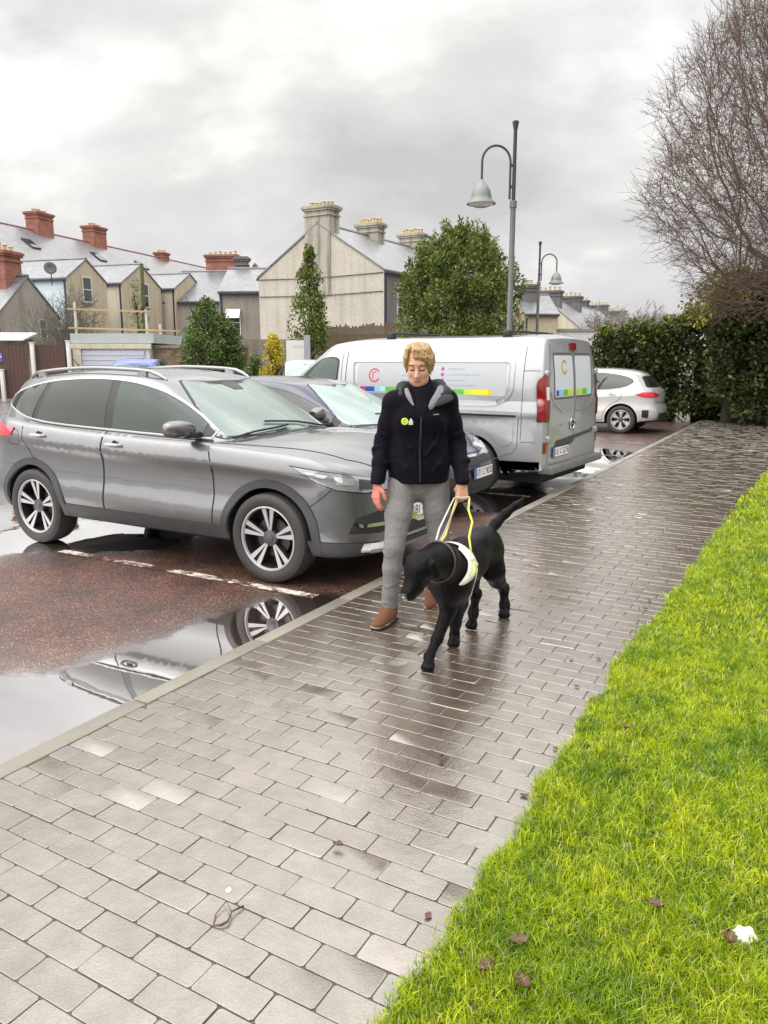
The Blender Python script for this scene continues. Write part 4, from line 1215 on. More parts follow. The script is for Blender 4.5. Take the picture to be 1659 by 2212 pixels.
    for x in (fx, rx):
        for sg in (-1, 1): wheel(root, x, sg * (W - .12), .315, .215, .205, style, sg)
    if L_ != 1.0 or H_ != 1.0: root.scale = (L_, L_, H_)
    return root

# ------------------------------------------------------------------ panel van
VAN_TURN = -4.5
RT_OFF = -0.0
def van():
    root = empty('panel_van', NK(-5.22, 9.97, ROADZ), YAW + pi + radians(VAN_TURN), 'silver white panel van with rainbow striped stickers, backed up to the kerb', 'van')
    PM = paint('silver van paint', (0.38, 0.39, 0.41), 0.4, 0.30)
    PR = PM
    W = 0.978
    S = dict(
        plan=[(2.48, 0), (2.45, -.36), (2.36, -.64), (2.15, -.84), (1.75, -.94), (1.2, -.968), (.4, -.975), (-.5, -.978), (-1.5, -.978), (-2.2, -.972), (-2.42, -.955), (-2.485, -.90), (-2.50, -.6), (-2.505, 0)],
        zt=[(2.48, .80), (2.36, .90), (2.1, 1.02), (1.7, 1.13), (1.2, 1.16), (0, 1.16), (-2.505, 1.16)],
        zb=[(2.48, .24), (2.1, .20), (0, .22), (-1.6, .24), (-2.505, .32)],
        ins=[(0, .10), (.03, .035), (.10, .012), (.25, 0), (.5, 0.004), (.70, .014), (.76, .018), (.79, .006), (.82, .002), (.9, .010), (1.0, .022)],
        dF=[(0, -.08), (.08, -.02), (.3, 0), (.55, -.02), (.8, -.10), (1, -.22)],
        dR=[(0, -.02), (.05, 0), (.5, 0), (1, 0)],
        fz=1.9, rz=-2.3,
        crown=[(2.48, 0), (2.3, .05), (1.9, .07), (1.2, .07), (-2.4, .0), (-2.505, 0)],
        g0=[(2.02, 0), (1.96, -.40), (1.80, -.72), (1.45, -.90), (1.0, -.945), (.4, -.955), (-.5, -.957), (-1.5, -.957), (-2.2, -.950), (-2.42, -.930), (-2.478, -.875), (-2.490, -.6), (-2.495, 0)],
        g1=[(1.02, 0), (.98, -.36), (.90, -.60), (.72, -.745), (.45, -.785), (.1, -.80), (-.6, -.805), (-1.5, -.805), (-2.10, -.795), (-2.32, -.77), (-2.385, -.72), (-2.405, -.5), (-2.41, 0)],
        gz0=[(2.02, 1.06), (1.45, 1.10), (0, 1.13), (-2.495, 1.13)],
        gz1=[(1.02, 1.80), (.7, 1.86), (.3, 1.895), (-.6, 1.91), (-2.1, 1.91), (-2.41, 1.885)],
        roofcrown=.055, bulge=.05)
    sh = build_shell(S)
    sh.corner = {-135: (-1.115, -1.0)}
    fx, rx, AR = 1.549, -1.549, 0.40
    make_body(root, sh, S, PM, [(fx, .34), (rx, .34)], AR, W)
    GF = glass('van cab glass', (0.02, 0.05, 0.038), 0.02, 1.6)
    GW = glass('windscreen glass', (0.10, 0.15, 0.13), 0.02, 2.1)
    # cab side window
    cw = [(1.62, 1.145), (1.45, 1.27), (1.2, 1.46), (.98, 1.60), (.86, 1.65), (.70, 1.665), (.60, 1.64), (.575, 1.55), (.60, 1.20), (.64, 1.125), (.75, 1.10), (1.2, 1.10)]
    cw = [tuple(p) for p in catmull(cw, 3, True)]
    panel('cab_window_seal', sh, [(1.05 + (x - 1.05) * 1.05, 1.38 + (z - 1.38) * 1.07) for x, z in cw], -90, .005, BLACKP, root, .04)
    panel('cab_window', sh, cw, -90, .0085, GF, root, .033)
    ribbon('window_divider', sh, [(1.17, 1.12), (1.13, 1.48)], -90, .03, .008, BLACKP, root)
    tpanel('windscreen', sh, [(1.97, 0), (1.90, -.4), (1.72, -.68), (1.55, -.76), (1.3, -.72), (1.05, -.62), (.98, -.5), (1.05, 0), (.98, .5), (1.05, .62), (1.3, .72), (1.55, .76), (1.72, .68), (1.90, .4)], .005, GW, root, .07)
    # pressed recess in the body side: raised frame, a thin grey line painting the shade inside it
    press = [(.28, 1.64), (-2.02, 1.64), (-2.06, 1.60), (-2.06, 1.30), (-2.0, 1.19), (-1.86, 1.125), (-1.70, 1.11), (-.1, 1.11), (.10, 1.14), (.24, 1.24), (.30, 1.32), (.32, 1.60)]
    press = rounded(press, .04)
    # the pressing is a skin standing 5 mm proud with a soft edge, the fields inside sit back
    outer = [(.42, 1.70), (-2.16, 1.70), (-2.16, 1.07), (.42, 1.07)]
    ribbon('pressed_edge', sh, press, -90, .05, .010, PM, root, closed=True, thick=.012)
    ribbon('pressed_edge_shade', sh, [(-.85 + (x + .85) * .968, 1.37 + (z - 1.37) * .90) for x, z in press], -90, .006, .0015, mat('pressing shade line', (.20, .20, .21), .5), root, closed=True, thick=.001)
    ribbon('slide_rail', sh, [(.35, .985), (-2.13, .985)], -90, .022, .006, BLACKP, root)
    ribbon('waist_fold', sh, [(.45, 1.035), (-2.15, 1.035)], -90, .012, .006, PM, root)
    # seams
    for pts in ([(-.86, 1.72), (-.86, .99)], [(.42, 1.76), (.42, .36)], [(-2.20, 1.80), (-2.20, .70)], [(-2.20, 1.52), (-2.40, 1.52)], [(-2.20, .68), (-2.42, .68)], [(-.86, .96), (-.86, .30)],
                [(.50, 1.74), (.50, 1.15), (.55, 1.0), (.55, .36)], [(-2.16, .95), (-2.16, .62), (-2.10, .54), (-1.82, .44)]):
        ribbon('panel_gap', sh, pts, -90, .009, .0025, SEAM if len(pts) == 2 and pts[0][0] in (-.86, .42) else mat('soft panel gap', (.12, .12, .125), .6), root, thick=.002)
    # lower side pressing above the rear wheel
    low = rounded([(-2.10, .93), (-2.10, .66), (-1.95, .60), (-1.72, .80), (-1.50, .88), (-1.25, .84), (-.92, .66), (-.92, .93)], .05)
    panel('lower_pressing', sh, low, -90, .006, PM, root, .05, thick=.010)
    # signwriting: striped bars
    cols = {'magenta': (.55, .02, .13), 'blue': (.015, .07, .35), 'sky': (.25, .55, .80), 'aqua': (.35, .75, .70), 'green': (.12, .45, .04), 'lime': (.50, .70, .03), 'yellow': (.85, .68, .02), 'gold': (.80, .50, .02)}
    def vin(k): return mat('sticker ' + k, cols[k], .4)
    def bar(x0, x1, z0, seq, az=-90, h=.062, both=True):
        tot = sum(w_ for _, w_ in seq); x = x0
        for k, w_ in seq:
            xe = x + (x1 - x0) * w_ / tot
            panel('stripe_sticker', sh, [(x, z0), (xe, z0), (xe, z0 + h), (x, z0 + h)], az, .0025 if az != 180 else .008, vin(k), root, .05, thick=.0005, both=both)
            x = xe
    FIELD = mat('sticker white', (.44, .46, .49), .4)
    panel('sticker_field', sh, [(.22, 1.215), (-.80, 1.215), (-.80, 1.60), (.22, 1.60)], -90, .0012, FIELD, root, .06, thick=.0005)
    panel('sticker_field', sh, [(-.92, 1.215), (-1.98, 1.215), (-1.98, 1.60), (-.92, 1.60)], -90, .0012, FIELD, root, .06, thick=.0005)
    bar(.17, -.72, 1.235, [('magenta', 1), ('blue', 1.7), ('sky', 1), ('aqua', 1), ('green', 2), ('lime', 1), ('yellow', 2.4)])
    bar(-.95, -1.80, 1.225, [('blue', 1.5), ('sky', 1.2), ('aqua', .7), ('green', 2), ('lime', 1.2), ('yellow', 2.6), ('gold', .6)])
    # round red emblem with an open ring
    RED = mat('sticker red', (.55, .03, .06), .4); GREYT = mat('sticker grey lettering', (.30, .34, .42), .5); MAG = mat('sticker magenta dot', (.50, .03, .26), .5)
    ribbon('ring_emblem', sh, arcpts(-.06, 1.445, .082, 210, 510, 20), -90, .020, .0025, RED, root, thick=.0005)
    ribbon('ring_emblem_stem', sh, [(-.09, 1.49), (-.035, 1.48), (-.035, 1.40)], -90, .018, .0025, RED, root, thick=.0005)
    def script(x0, x1, z, az=-90, h=.018, both=True, seed=1):
        r = random.Random(seed); x = x0; sg = 1 if x1 > x0 else -1
        while sg * (x1 - x) > 0.01:
            w_ = r.uniform(.012, .02)
            hh = h * r.choice((.6, .6, .6, 1.0))
            ribbon('lettering', sh, [(x, z), (x + sg * w_ * .8, z)], az, hh, .0025, GREYT, root, thick=.0004, both=both)
            x += sg * (w_ + (.012 if r.random() < .18 else .006))
    for i, (z, ln) in enumerate(((1.535, .24), (1.465, .46), (1.395, .26), (1.335, .38))):
        x0 = -1.18
        if i < 3: panel('dot_sticker', sh, rounded([(-1.08, z - .022), (-1.125, z - .022), (-1.125, z + .022), (-1.08, z + .022)], .02), -90, .0025, MAG, root, .03, thick=.0005)
        script(x0, x0 - ln, z, seed=i + 3)
    for i, z in enumerate((1.45, 1.39)): script(-.50, -.66, z, seed=i + 20, h=.03)
    # rear end, az 180: u = -y
    RD = rounded([(-.78, 1.255), (-.78, 1.02), (.78, 1.02), (.78, 1.255)], .05)
    GREYR = mat('van rear sticker field', (.60, .64, .68), .35)
    for sg in (-1, 1):
        a, b = sg * .045, sg * .63
        pw = [(a, 1.20), (b, 1.20), (b, 1.70), (a, 1.70)]
        panel('rear_window_seal', sh, rounded([(a, 1.175), (sg * .66, 1.175), (sg * .655, 1.735), (a, 1.735)], .05), 180, .002, BLACKP if False else mat('window seal grey', (.10, .10, .105), .5), root, .06, both=False)
        panel('rear_door_window', sh, rounded(pw, .04), 180, .004, GREYR, root, .06, both=False)
    bar(-.60, -.07, 1.215, [('blue', .6), ('sky', 1.4), ('green', 1.2), ('lime', 1.6)], 180, .07, False)
    bar(.07, .60, 1.215, [('lime', 1.5), ('green', 1.2), ('aqua', 1.2)], 180, .07, False)
    GLD = mat('sticker amber', (.55, .30, .08), .4)
    ribbon('ring_emblem', sh, arcpts(-.33, 1.56, .075, 30, 330, 18), 180, .03, .006, GLD, root, both=False, thick=.0005)
    for i, z in enumerate((1.36, 1.31)): script(-.50, -.16, z, 180, both=False, seed=40 + i)
    for i, z in enumerate((1.64, 1.60, 1.55, 1.50, 1.45, 1.40, 1.35)): script(.16, .16 + (.34 if i == 0 else .24), z, 180, both=False, seed=50 + i)
    ribbon('rear_door_gap', sh, [(0.0, 1.80), (0.0, .98), (0.0, .42)], 180, .014, .003, mat('soft panel gap', (.12, .12, .125), .6), root, both=False)
    for sg in (-1, 1):
        ribbon('rear_door_gap', sh, [(sg * .70, 1.82), (sg * .795, 1.40), (sg * .835, 1.0), (sg * .835, .42)], 180, .010, .003, _M['soft panel gap'], root, both=False)
        ribbon('rear_door_fold', sh, [(sg * .02, 1.02), (sg * .45, 1.035), (sg * .68, 1.13), (sg * .76, 1.28)], 180, .028, .009, PM, root, both=False, thick=.010)
        # hinges
        for z in (1.49, .72):
            p, n_ = sh.hit(sg * .83, z, 180)
            bm = bmesh.new(); box(bm, p.x - .03, p.x + .04, p.y - .045, p.y + .045, z - .035, z + .035, bev=.012); from_bm('door_hinge', bm, root, PM, angle=40)
    panel('rear_door_lower', sh, rounded([(-.80, .42), (.80, .42), (.80, .70), (-.80, .70)], .03), 180, .004, PM, root, .06, both=False)
    panel('handle_recess', sh, [(-.66, .60), (-.60, .68), (.02, .71), (.62, .735), (.70, .76), (.70, .70), (.02, .66), (-.02, .63), (-.10, .60)], 180, .008, GREYP, root, .05, both=False)
    # diamond emblem in a ring
    bm = bmesh.new(); p, n_ = sh.hit(-.10, .86, 180)
    Mx = Matrix.Translation((p.x - .004, -(-.10), .86)) @ Matrix.Rotation(-pi / 2, 4, 'Y')
    lathe(bm, [(.072, 0), (.078, .012), (.07, .02), (.06, .012)], 28, Mx, close=True)
    tube(bm, [Mx @ Vector((0, -.085, .016)), Mx @ Vector((0, .085, .016))], .013, 6)
    from_bm('badge', bm, root, CHROME, angle=40)
    bm = bmesh.new(); lathe(bm, [(.07, 0.001), (.0, 0.004)], 28, Mx); from_bm('badge_backing', bm, root, GREYP)
    script(-.56, -.36, .86, 180, .028, False, 77)
    # lamps
    tl = [(.035, 1.50), (-.01, 1.47), (-.075, 1.40), (-.09, 1.34), (-.085, .93), (.06, .93), (.06, 1.10), (.055, 1.50)]
    panel('tail_light_seal', sh, [(-.01 + (u + .01) * 1.12, 1.18 + (z - 1.18) * 1.03) for u, z in [(u + RT_OFF, z) for u, z in tl]], -135, .006, BLACKP, root, .05, thick=.03)
    panel('tail_light', sh, [(u + RT_OFF, z) for u, z in tl], -135, .016, REDL, root, .05, thick=.02)
    panel('reversing_lens', sh, rounded([(.005, 1.18), (.045, 1.18), (.045, 1.33), (-.005, 1.33)], .01), -135, .020, mat('reversing lens', (.75, .62, .60), .15, coat=1.0), root, .05)
    bmz = rounded([(-.10, 1.765), (.10, 1.765), (.11, 1.85), (-.11, 1.85)], .02)
    panel('high_brake_light', sh, bmz, 180, .020, REDL, root, .05, both=False, thick=.03)
    for sg in (-1, 1):
        panel('reflector', sh, [(sg * .875, .55), (sg * .935, .55), (sg * .935, .68), (sg * .875, .68)], 180, .010, REDL, root, .05, both=False)
    plate(root, (-2.52, .46, .545), pi, '151 C 2276')
    # dark lower trim + bumper
    panel('lower_trim', sh, [(-2.44, .27), (-1.97, .27), (-1.93, .44), (-2.44, .45)], -90, .010, BLACKP, root, .05, thick=.02)
    panel('lower_trim', sh, [(-1.12, .25), (1.12, .25), (1.12, .40), (-1.12, .40)], -90, .010, BLACKP, root, .06, thick=.02)
    bm = bmesh.new(); box(bm, -2.60, -2.40, -.90, .90, .30, .40, bev=.025); from_bm('rear_bumper', bm, root, mat('scuffed bumper', (.12, .12, .115), .5, var=.6, vscale=14), angle=40)
    bm = bmesh.new(); box(bm, -2.40, 2.2, -.80, .80, .17, .30); from_bm('underbody', bm, root, UNDER)
    for cx in (fx, rx):
        ring = arcpts(cx, .34, AR + .022, -8, 188, 26) + arcpts(cx, .34, AR - .003, 188, -8, 26)
        panel('arch_lip', sh, ring, -90, .006, PM if cx == rx else PM, root, .04)
    # roof bars
    for x in (-.15, -1.85):
        bm = bmesh.new()
        tube(bm, [(x, -.66, 1.995), (x, .66, 1.995)], .016, 8)
        for sg in (-1, 1):
            q = sh.top(x, sg * .66)[0]; box(bm, x - .05, x + .05, sg * .66 - .05, sg * .66 + .05, q.z - .01, 2.005, bev=.015)
        from_bm('roof_bar', bm, root, BLACKP, angle=40)
    mirror_part(root, sh, 1.42, 1.12, .93, BLACKP)
    handle(root, sh, .62, .93, PM); handle(root, sh, -.72, .90, PM)
    for x in (fx, rx):
        for sg in (-1, 1): wheel(root, x, sg * (W - .115), .34, .215, .215, 'cover', sg)
    hl = [(-.75, 1.0), (-.4, .93), (-.1, .80), (-.1, .70), (-.4, .72), (-.65, .82)]
    panel('headlight', sh, hl, -40, .008, CLEARL, root, .05)
    return root

import time as _t
_t0 = _t.time()
grey_suv()
NAVY = paint('dark navy paint', (0.012, 0.016, 0.055), 0.2, 0.25)
hatch('parked_car', NK(-5.28, 7.80, ROADZ), YAW, 'dark navy blue hatchback parked between the grey crossover and the van', NAVY)
van()
SILV = paint('white silver paint', (0.62, 0.62, 0.62), 0.2, 0.28)
hatch('parked_car', NK(-5.22, 18.62, ROADZ), YAW + pi, 'white hatchback with bright red tail lamps beside the dark hedge', SILV, gs=None)
print('cars', _t.time() - _t0)
# ------------------------------------------------------------------ organic shapes: blended fields meshed by surface nets
class Field:
    def __init__(s): s.ops = []
    def cone(s, a, b, ra, rb, k=0.02, flat=None, sub=False):
        s.ops.append(('c', np.array(a, float), np.array(b, float), ra, rb, k, flat, sub)); return s
    def chain(s, pts, rs, k=0.02, flat=None, sub=False):
        for i in range(len(pts) - 1): s.cone(pts[i], pts[i + 1], rs[i], rs[i + 1], k, flat, sub)
        return s
    def ell(s, c, r, R=None, k=0.02, sub=False):
        s.ops.append(('e', np.array(c, float), np.array(r, float), R, 0, k, None, sub)); return s
    def plane(s, p, n):      # cut away everything on the n side
        s.ops.append(('p', np.array(p, float), np.array(n, float), 0, 0, 0, None, True)); return s
    def dist(s, P):
        D = np.full(len(P), 9.0, dtype=np.float32)
        for (t, a, b, ra, rb, k, flat, sub) in s.ops:
            if t == 'p':
                D = np.maximum(D, (P - a) @ (b / np.linalg.norm(b))); continue
            if t == 'c': m_ = max(ra, rb) + k + .02; lo, hi = np.minimum(a, b) - m_, np.maximum(a, b) + m_
            else: m_ = (b.max() if ra is not None else b) + k + .02; lo, hi = a - m_, a + m_
            ix = np.nonzero((P[:, 0] > lo[0]) & (P[:, 0] < hi[0]) & (P[:, 1] > lo[1]) & (P[:, 1] < hi[1]) & (P[:, 2] > lo[2]) & (P[:, 2] < hi[2]))[0]
            if not len(ix): continue
            Q = P[ix] - a; D0 = D[ix]
            if t == 'c':
                ba = b - a
                h = np.clip(Q @ ba / max(ba @ ba, 1e-12), 0, 1)
                W_ = Q - h[:, None] * ba
                if flat is not None:      # flat=(axis vector, factor): squash the section along the axis
                    ax, fc = flat; ax = np.array(ax, float); ax /= np.linalg.norm(ax)
                    c = W_ @ ax; W_ = W_ + np.outer(c * (1 / fc - 1), ax)
                d = np.sqrt((W_**2).sum(1)) - (ra + (rb - ra) * h)
                if flat is not None: d = d * min(1, 0.5 + 0.5 * flat[1])
            else:
                if ra is not None: Q = Q @ np.array(ra)
                q = Q / b; l = np.sqrt((q**2).sum(1)); l2 = np.sqrt(((q / b)**2).sum(1)) + 1e-9
                d = l * (l - 1) / l2
            if sub: D[ix] = np.maximum(D0, -d) if k < 1e-4 else -smin_(-D0, d, k)
            else: D[ix] = smin_(D0, d, k)
        return D
def smin_(a, b, k):
    if k < 1e-4: return np.minimum(a, b)
    h = np.clip(0.5 + 0.5 * (b - a) / k, 0, 1)
    return b * (1 - h) + a * h - k * h * (1 - h)
def surfnet(fn, lo, hi, cell):
    lo = np.array(lo, float); hi = np.array(hi, float)
    n = np.ceil((hi - lo) / cell).astype(int) + 1
    xs = [lo[i] + cell * np.arange(n[i]) for i in range(3)]
    D = np.empty(n, dtype=np.float32)
    for i in range(0, n[0], 8):
        X, Y, Z = np.meshgrid(xs[0][i:i + 8], xs[1], xs[2], indexing='ij')
        P = np.stack([X.ravel(), Y.ravel(), Z.ravel()], 1).astype(np.float32)
        D[i:i + 8] = fn(P).reshape(X.shape)
    I = D < 0
    c = n - 1
    cnt = np.zeros(c, int); acc = np.zeros((*c, 3)); num = np.zeros(c)
    off = [(0, 0, 0), (1, 0, 0), (0, 1, 0), (1, 1, 0), (0, 0, 1), (1, 0, 1), (0, 1, 1), (1, 1, 1)]
    S = lambda A, o: A[o[0]:o[0] + c[0], o[1]:o[1] + c[1], o[2]:o[2] + c[2]]
    for i in range(8):
        for j in range(i + 1, 8):
            d = np.array(off[j]) - np.array(off[i])
            if np.abs(d).sum() != 1: continue
            A, B = S(D, off[i]), S(D, off[j]); m = (A < 0) != (B < 0)
            t = np.where(m, A / np.where(m, A - B, 1), 0)
            for ax in range(3): acc[..., ax] += np.where(m, off[i][ax] + t * d[ax], 0)
            num += m
    act = num > 0
    idx = -np.ones(c, int); idx[act] = np.arange(act.sum())
    V = (acc[act] / num[act][:, None] + np.argwhere(act)) * cell + lo
    Fs = []
    for ax in range(3):
        o = [0, 0, 0]; o[ax] = 1
        sl0 = [slice(1, n[k] - 1) for k in range(3)]; sl0[ax] = slice(0, n[ax] - 1)
        sl1 = list(sl0); sl1[ax] = slice(1, n[ax])
        A, B = I[tuple(sl0)], I[tuple(sl1)]
        for sign in (1, -1):
            m = (A & ~B) if sign > 0 else (~A & B)
            q = np.argwhere(m)
            if not len(q): continue
            for k in range(3):
                if k != ax: q[:, k] += 1
            u, v = (ax + 1) % 3, (ax + 2) % 3
            def g(du, dv):
                r = q.copy(); r[:, u] -= du; r[:, v] -= dv
                return idx[r[:, 0], r[:, 1], r[:, 2]]
            quad = np.stack([g(1, 1), g(0, 1), g(0, 0), g(1, 0)], 1)
            if sign < 0: quad = quad[:, ::-1]
            Fs.append(quad)
    F_ = np.concatenate(Fs); F_ = F_[(F_ >= 0).all(1)]
    return V, F_
def organic(name, fld, lo, hi, cell, parent, mats, pick=None, warp=None):
    fn = fld.dist if isinstance(fld, Field) else fld
    V, F_ = surfnet(fn, lo, hi, cell)
    mi = None
    if pick is not None:
        C = V[F_].mean(1); mi = pick(C)
    if warp is not None: V = warp(V)
    return from_np(name, V, F_, parent, mats, smooth=True, mi=mi)

# ------------------------------------------------------------------ the walking woman
def A3_(*v): return np.array(v, float)
def person():
    root = empty('person', (0.17, 4.66, 0), 0, 'woman with short blonde hair, black hooded jacket and grey jeans holding a dog harness', 'person')
    T = A3_(0.17, 4.66, 0)
    SK, tS, bS = newmat('skin')
    bS.inputs['Base Color'].default_value = (0.56, 0.30, 0.20, 1); bS.inputs['Roughness'].default_value = 0.5
    bS.inputs['Subsurface Weight'].default_value = 0.15; bS.inputs['Subsurface Scale'].default_value = 0.01
    nn = noise(tS, 30, 4, 0.6); L(tS, mixc(tS, nn.outputs[0], (0.52, 0.26, 0.17), (0.64, 0.37, 0.26)), bS.inputs['Base Color'])
    COLD = mat('cold reddened hand skin', (0.58, 0.19, 0.13), 0.5, var=.15, vscale=30)
    LIP = mat('lips', (0.40, 0.16, 0.125), 0.4); BROW = mat('brow hair', (0.16, 0.09, 0.05), 0.8); LASH = mat('eyelid shade of lashes', (0.06, 0.035, 0.03), 0.7)
    def fabric(name, col, rough, bs, var=.25, bump=.35, wr=9, sheen=0.0):
        m, t, b = newmat(name); _M[name] = m
        a = noise(t, wr, 5, .6, dist=.6); f = noise(t, bs, 2, .5)
        L(t, mixc(t, a.outputs[0], [x * (1 - var) for x in col], [x * (1 + var) for x in col]), b.inputs['Base Color'])
        b.inputs['Roughness'].default_value = rough; b.inputs['Sheen Weight'].default_value = sheen; b.inputs['Specular IOR Level'].default_value = .07
        n_ = bumpn(t, a.outputs[0], bump, .03); L(t, bumpn(t, f.outputs[0], .25, .002, n_), b.inputs['Normal'])
        return m
    JK = fabric('black softshell', (0.0055, 0.004, 0.0085), .7, 300, wr=7, bump=.55, sheen=.02)
    GRYL = fabric('grey hood lining', (0.24, 0.24, 0.27), .8, 300)
    HOODG = fabric('charcoal hood', (0.05, 0.053, 0.057), .7, 300)
    JN = fabric('grey denim', (0.185, 0.18, 0.18), .85, 500, wr=16, bump=.5, var=.22)
    NV = fabric('black knit collar', (0.010, 0.010, 0.016), .9, 350)
    SHM = fabric('brown suede', (0.150, 0.070, 0.042), .75, 250, wr=14, bump=.4); SOLE = mat('dark rubber sole', (0.02, 0.018, 0.018), .6); WELT = mat('pale sole edge', (.34, .30, .25), .7)
    # joints, world coordinates relative to the root (x right in the picture, -y towards the viewer)
    def P(x, y, z): return A3_(x, y, z) - A3_(T[0], T[1], 0)
    hipR, hipL = P(.115, 4.70, .86), P(.315, 4.72, .86)
    knR, anR = P(.062, 4.54, .475), P(.030, 4.56, .105)
    knL, anL = P(.345, 4.68, .475), P(.330, 4.95, .150)
    pel = P(.215, 4.72, .93); waist = P(.215, 4.73, 1.08); chest = P(.215, 4.73, 1.26); neckb = P(.225, 4.71, 1.415)
    shR, shL = P(.065, 4.71, 1.335), P(.375, 4.73, 1.345)
    elR, elL = P(-.005, 4.74, 1.09), P(.455, 4.76, 1.085)
    wrR, wrL = P(-.04, 4.62, .86), P(.475, 4.60, .875)
    headc = P(.207, 4.665, 1.565)
    # ---- head frame: tilt forward 24 deg, turned a little to her right (towards the dog)
    tilt = Matrix.Rotation(radians(-10), 3, 'Z') @ Matrix.Rotation(radians(20), 3, 'X')
    Rm = np.array(tilt)        # columns = local axes; local: x right in picture, -y face, z up
    def H(x, y, z): return headc + Rm @ A3_(x, y, z)
    f = Field()
    # torso (slim, hidden in the jacket), neck
    f.chain([pel, waist, chest], [.10, .09, .10], .04, flat=((0, 1, 0), .75))
    f.chain([chest, neckb], [.085, .058], .05)
    f.chain([neckb - A3_(0, 0, .02), H(0, .02, -.06)], [.055, .050], .02)
    # skull and face
    f.ell(H(0, .018, .030), (.074, .092, .090), Rm, .02)
    f.ell(H(0, -.022, -.045), (.058, .062, .070), Rm, .03)
    f.ell(H(0, -.050, -.098), (.026, .024, .018), Rm, .025)            # chin
    f.ell(H(-.030, -.042, -.078), (.024, .030, .020), Rm, .03); f.ell(H(.030, -.042, -.078), (.024, .030, .020), Rm, .03)
    f.ell(H(-.036, -.060, -.030), (.022, .018, .020), Rm, .02); f.ell(H(.036, -.060, -.030), (.022, .018, .020), Rm, .02)   # cheeks
    f.ell(H(0, -.068, .028), (.050, .016, .014), Rm, .018)             # brow
    for sg in (-1, 1):
        f.ell(H(sg * .031, -.079, .003), (.016, .012, .011), Rm, .012, sub=True)
        f.ell(H(sg * .031, -.066, .001), (.0145, .0125, .0125), Rm, .004)   # closed-down lids over the eyeball
    f.chain([H(0, -.075, .012), H(0, -.092, -.020), H(0, -.103, -.036)], [.008, .010, .0125], .008)
    f.ell(H(-.012, -.090, -.040), (.008, .010, .007), Rm, .006); f.ell(H(.012, -.090, -.040), (.008, .010, .007), Rm, .006)
    f.ell(H(0, -.083, -.066), (.022, .007, .0042), Rm, .005); f.ell(H(0, -.079, -.076), (.018, .008, .0050), Rm, .005)
    f.ell(H(0, -.094, -.071), (.026, .006, .0016), Rm, .002, sub=True)
    for sg in (-1, 1): f.ell(H(sg * .078, .012, -.012), (.010, .020, .032), Rm, .006)
    # arms
    f.chain([shR, elR, wrR], [.045, .036, .026], .02); f.chain([shL, elL, wrL], [.045, .036, .026], .02)
    f.chain([chest + A3_(0, 0, .03), shR], [.07, .05], .04); f.chain([chest + A3_(0, 0, .03), shL], [.07, .05], .04)
    # legs inside the jeans
    f.chain([hipR, knR, anR], [.07, .05, .036], .03); f.chain([hipL, knL, anL], [.07, .05, .036], .03)
    f.chain([pel, hipR], [.10, .07], .05); f.chain([pel, hipL], [.10, .07], .05)
    f.chain([anR, P(.030, 4.555, .06)], [.034, .028], .02); f.chain([anL, P(.330, 4.93, .11)], [.034, .028], .02)
    # right hand (left in the picture): hanging, slightly curled, palm towards the thigh
    def hand(w_, d, side, back, curl, grip=False):
        """w_ wrist, d direction to the fingers, side = towards the thumb, back = out of the back of the hand"""
        d = d / np.linalg.norm(d); side = side - d * (side @ d); side /= np.linalg.norm(side); back = np.cross(d, side) * (1 if np.cross(d, side) @ back > 0 else -1)
        f.chain([w_, w_ + d * .02], [.024, .024], .01)
        for j, o in enumerate((.026, .009, -.009, -.026)):
            f.cone(w_ + d * .015 + side * o * .6, w_ + d * .080 + side * o, .015, .0115, .008)
        ln = [(.036, .024, .020), (.040, .028, .021), (.037, .026, .021), (.030, .020, .018)]
        for j, o in enumerate((.027, .009, -.010, -.028)):
            p = w_ + d * (.080 if j in (1, 2) else .074) + side * o; a = curl * .45
            pts = [p]; ang = curl * .5 + j * .05
            for q in ln[j]:
                pts.append(pts[-1] + (d * cos(ang) - back * sin(ang)) * q + side * 0.0); ang += curl * (1.1 if grip else .6)
            f.chain(pts, [.0098, .0090, .0082, .0070], .0035)
        p = w_ + d * .022 + side * .024; td = d * .62 + side * .62 - back * .45; td /= np.linalg.norm(td)
        if grip: td = d * .62 + side * .25 - back * .75; td /= np.linalg.norm(td)
        f.chain([p, p + td * .036, p + td * .036 + (d * .8 - back * .35 + side * (.1 if not grip else -.4)) * .030, p + td * .036 + (d * .8 - back * .4 + side * (.1 if not grip else -.5)) * .052], [.0145, .0115, .0100, .0082], .006)
    hdR = A3_(-.12, -.22, -1.0); hdL = A3_(-.02, -.20, -1.0)
    hand(wrR + A3_(0, 0, -.01), hdR, A3_(.55, -.8, 0), A3_(-.8, -.5, 0), .55)
    hand(wrL + A3_(0, 0, -.01), hdL, A3_(-1, -.15, 0), A3_(.1, -1, .1), 1.25, True)
    def pick(C):
        q = (C - headc) @ Rm
        m = np.zeros(len(C), int)
        lip = (np.abs(q[:, 0]) < .025) & (q[:, 2] < -.062) & (q[:, 2] > -.081) & (q[:, 1] < -.0830)
        m[lip] = 1
        br = (np.abs(np.abs(q[:, 0]) - .033) < .019) & (np.abs(q[:, 2] - (.026 - .12 * np.abs(np.abs(q[:, 0]) - .028))) < .0042) & (q[:, 1] < -.05)
        m[br] = 2
        la = (np.abs(np.abs(q[:, 0]) - .031) < .0155) & (np.abs(q[:, 2] + .0085) < .0034) & (q[:, 1] < -.06)
        m[la] = 3
        m[(C[:, 2] < .95) & (C[:, 0] < -.1)] = 4
        return m
    SKB = [SK, LIP, BROW, LASH, COLD]
    # body: coarse mesh would lose the hands, so one fine net
    organic('body', f, (-.36, -.42, -.01), (.46, .36, 1.70), .0052, root, SKB, pick)
    # ---- hair: short layered bob, swept fringe
    HR, t, b = newmat('blonde hair'); tc = N(t, 'ShaderNodeTexCoord')
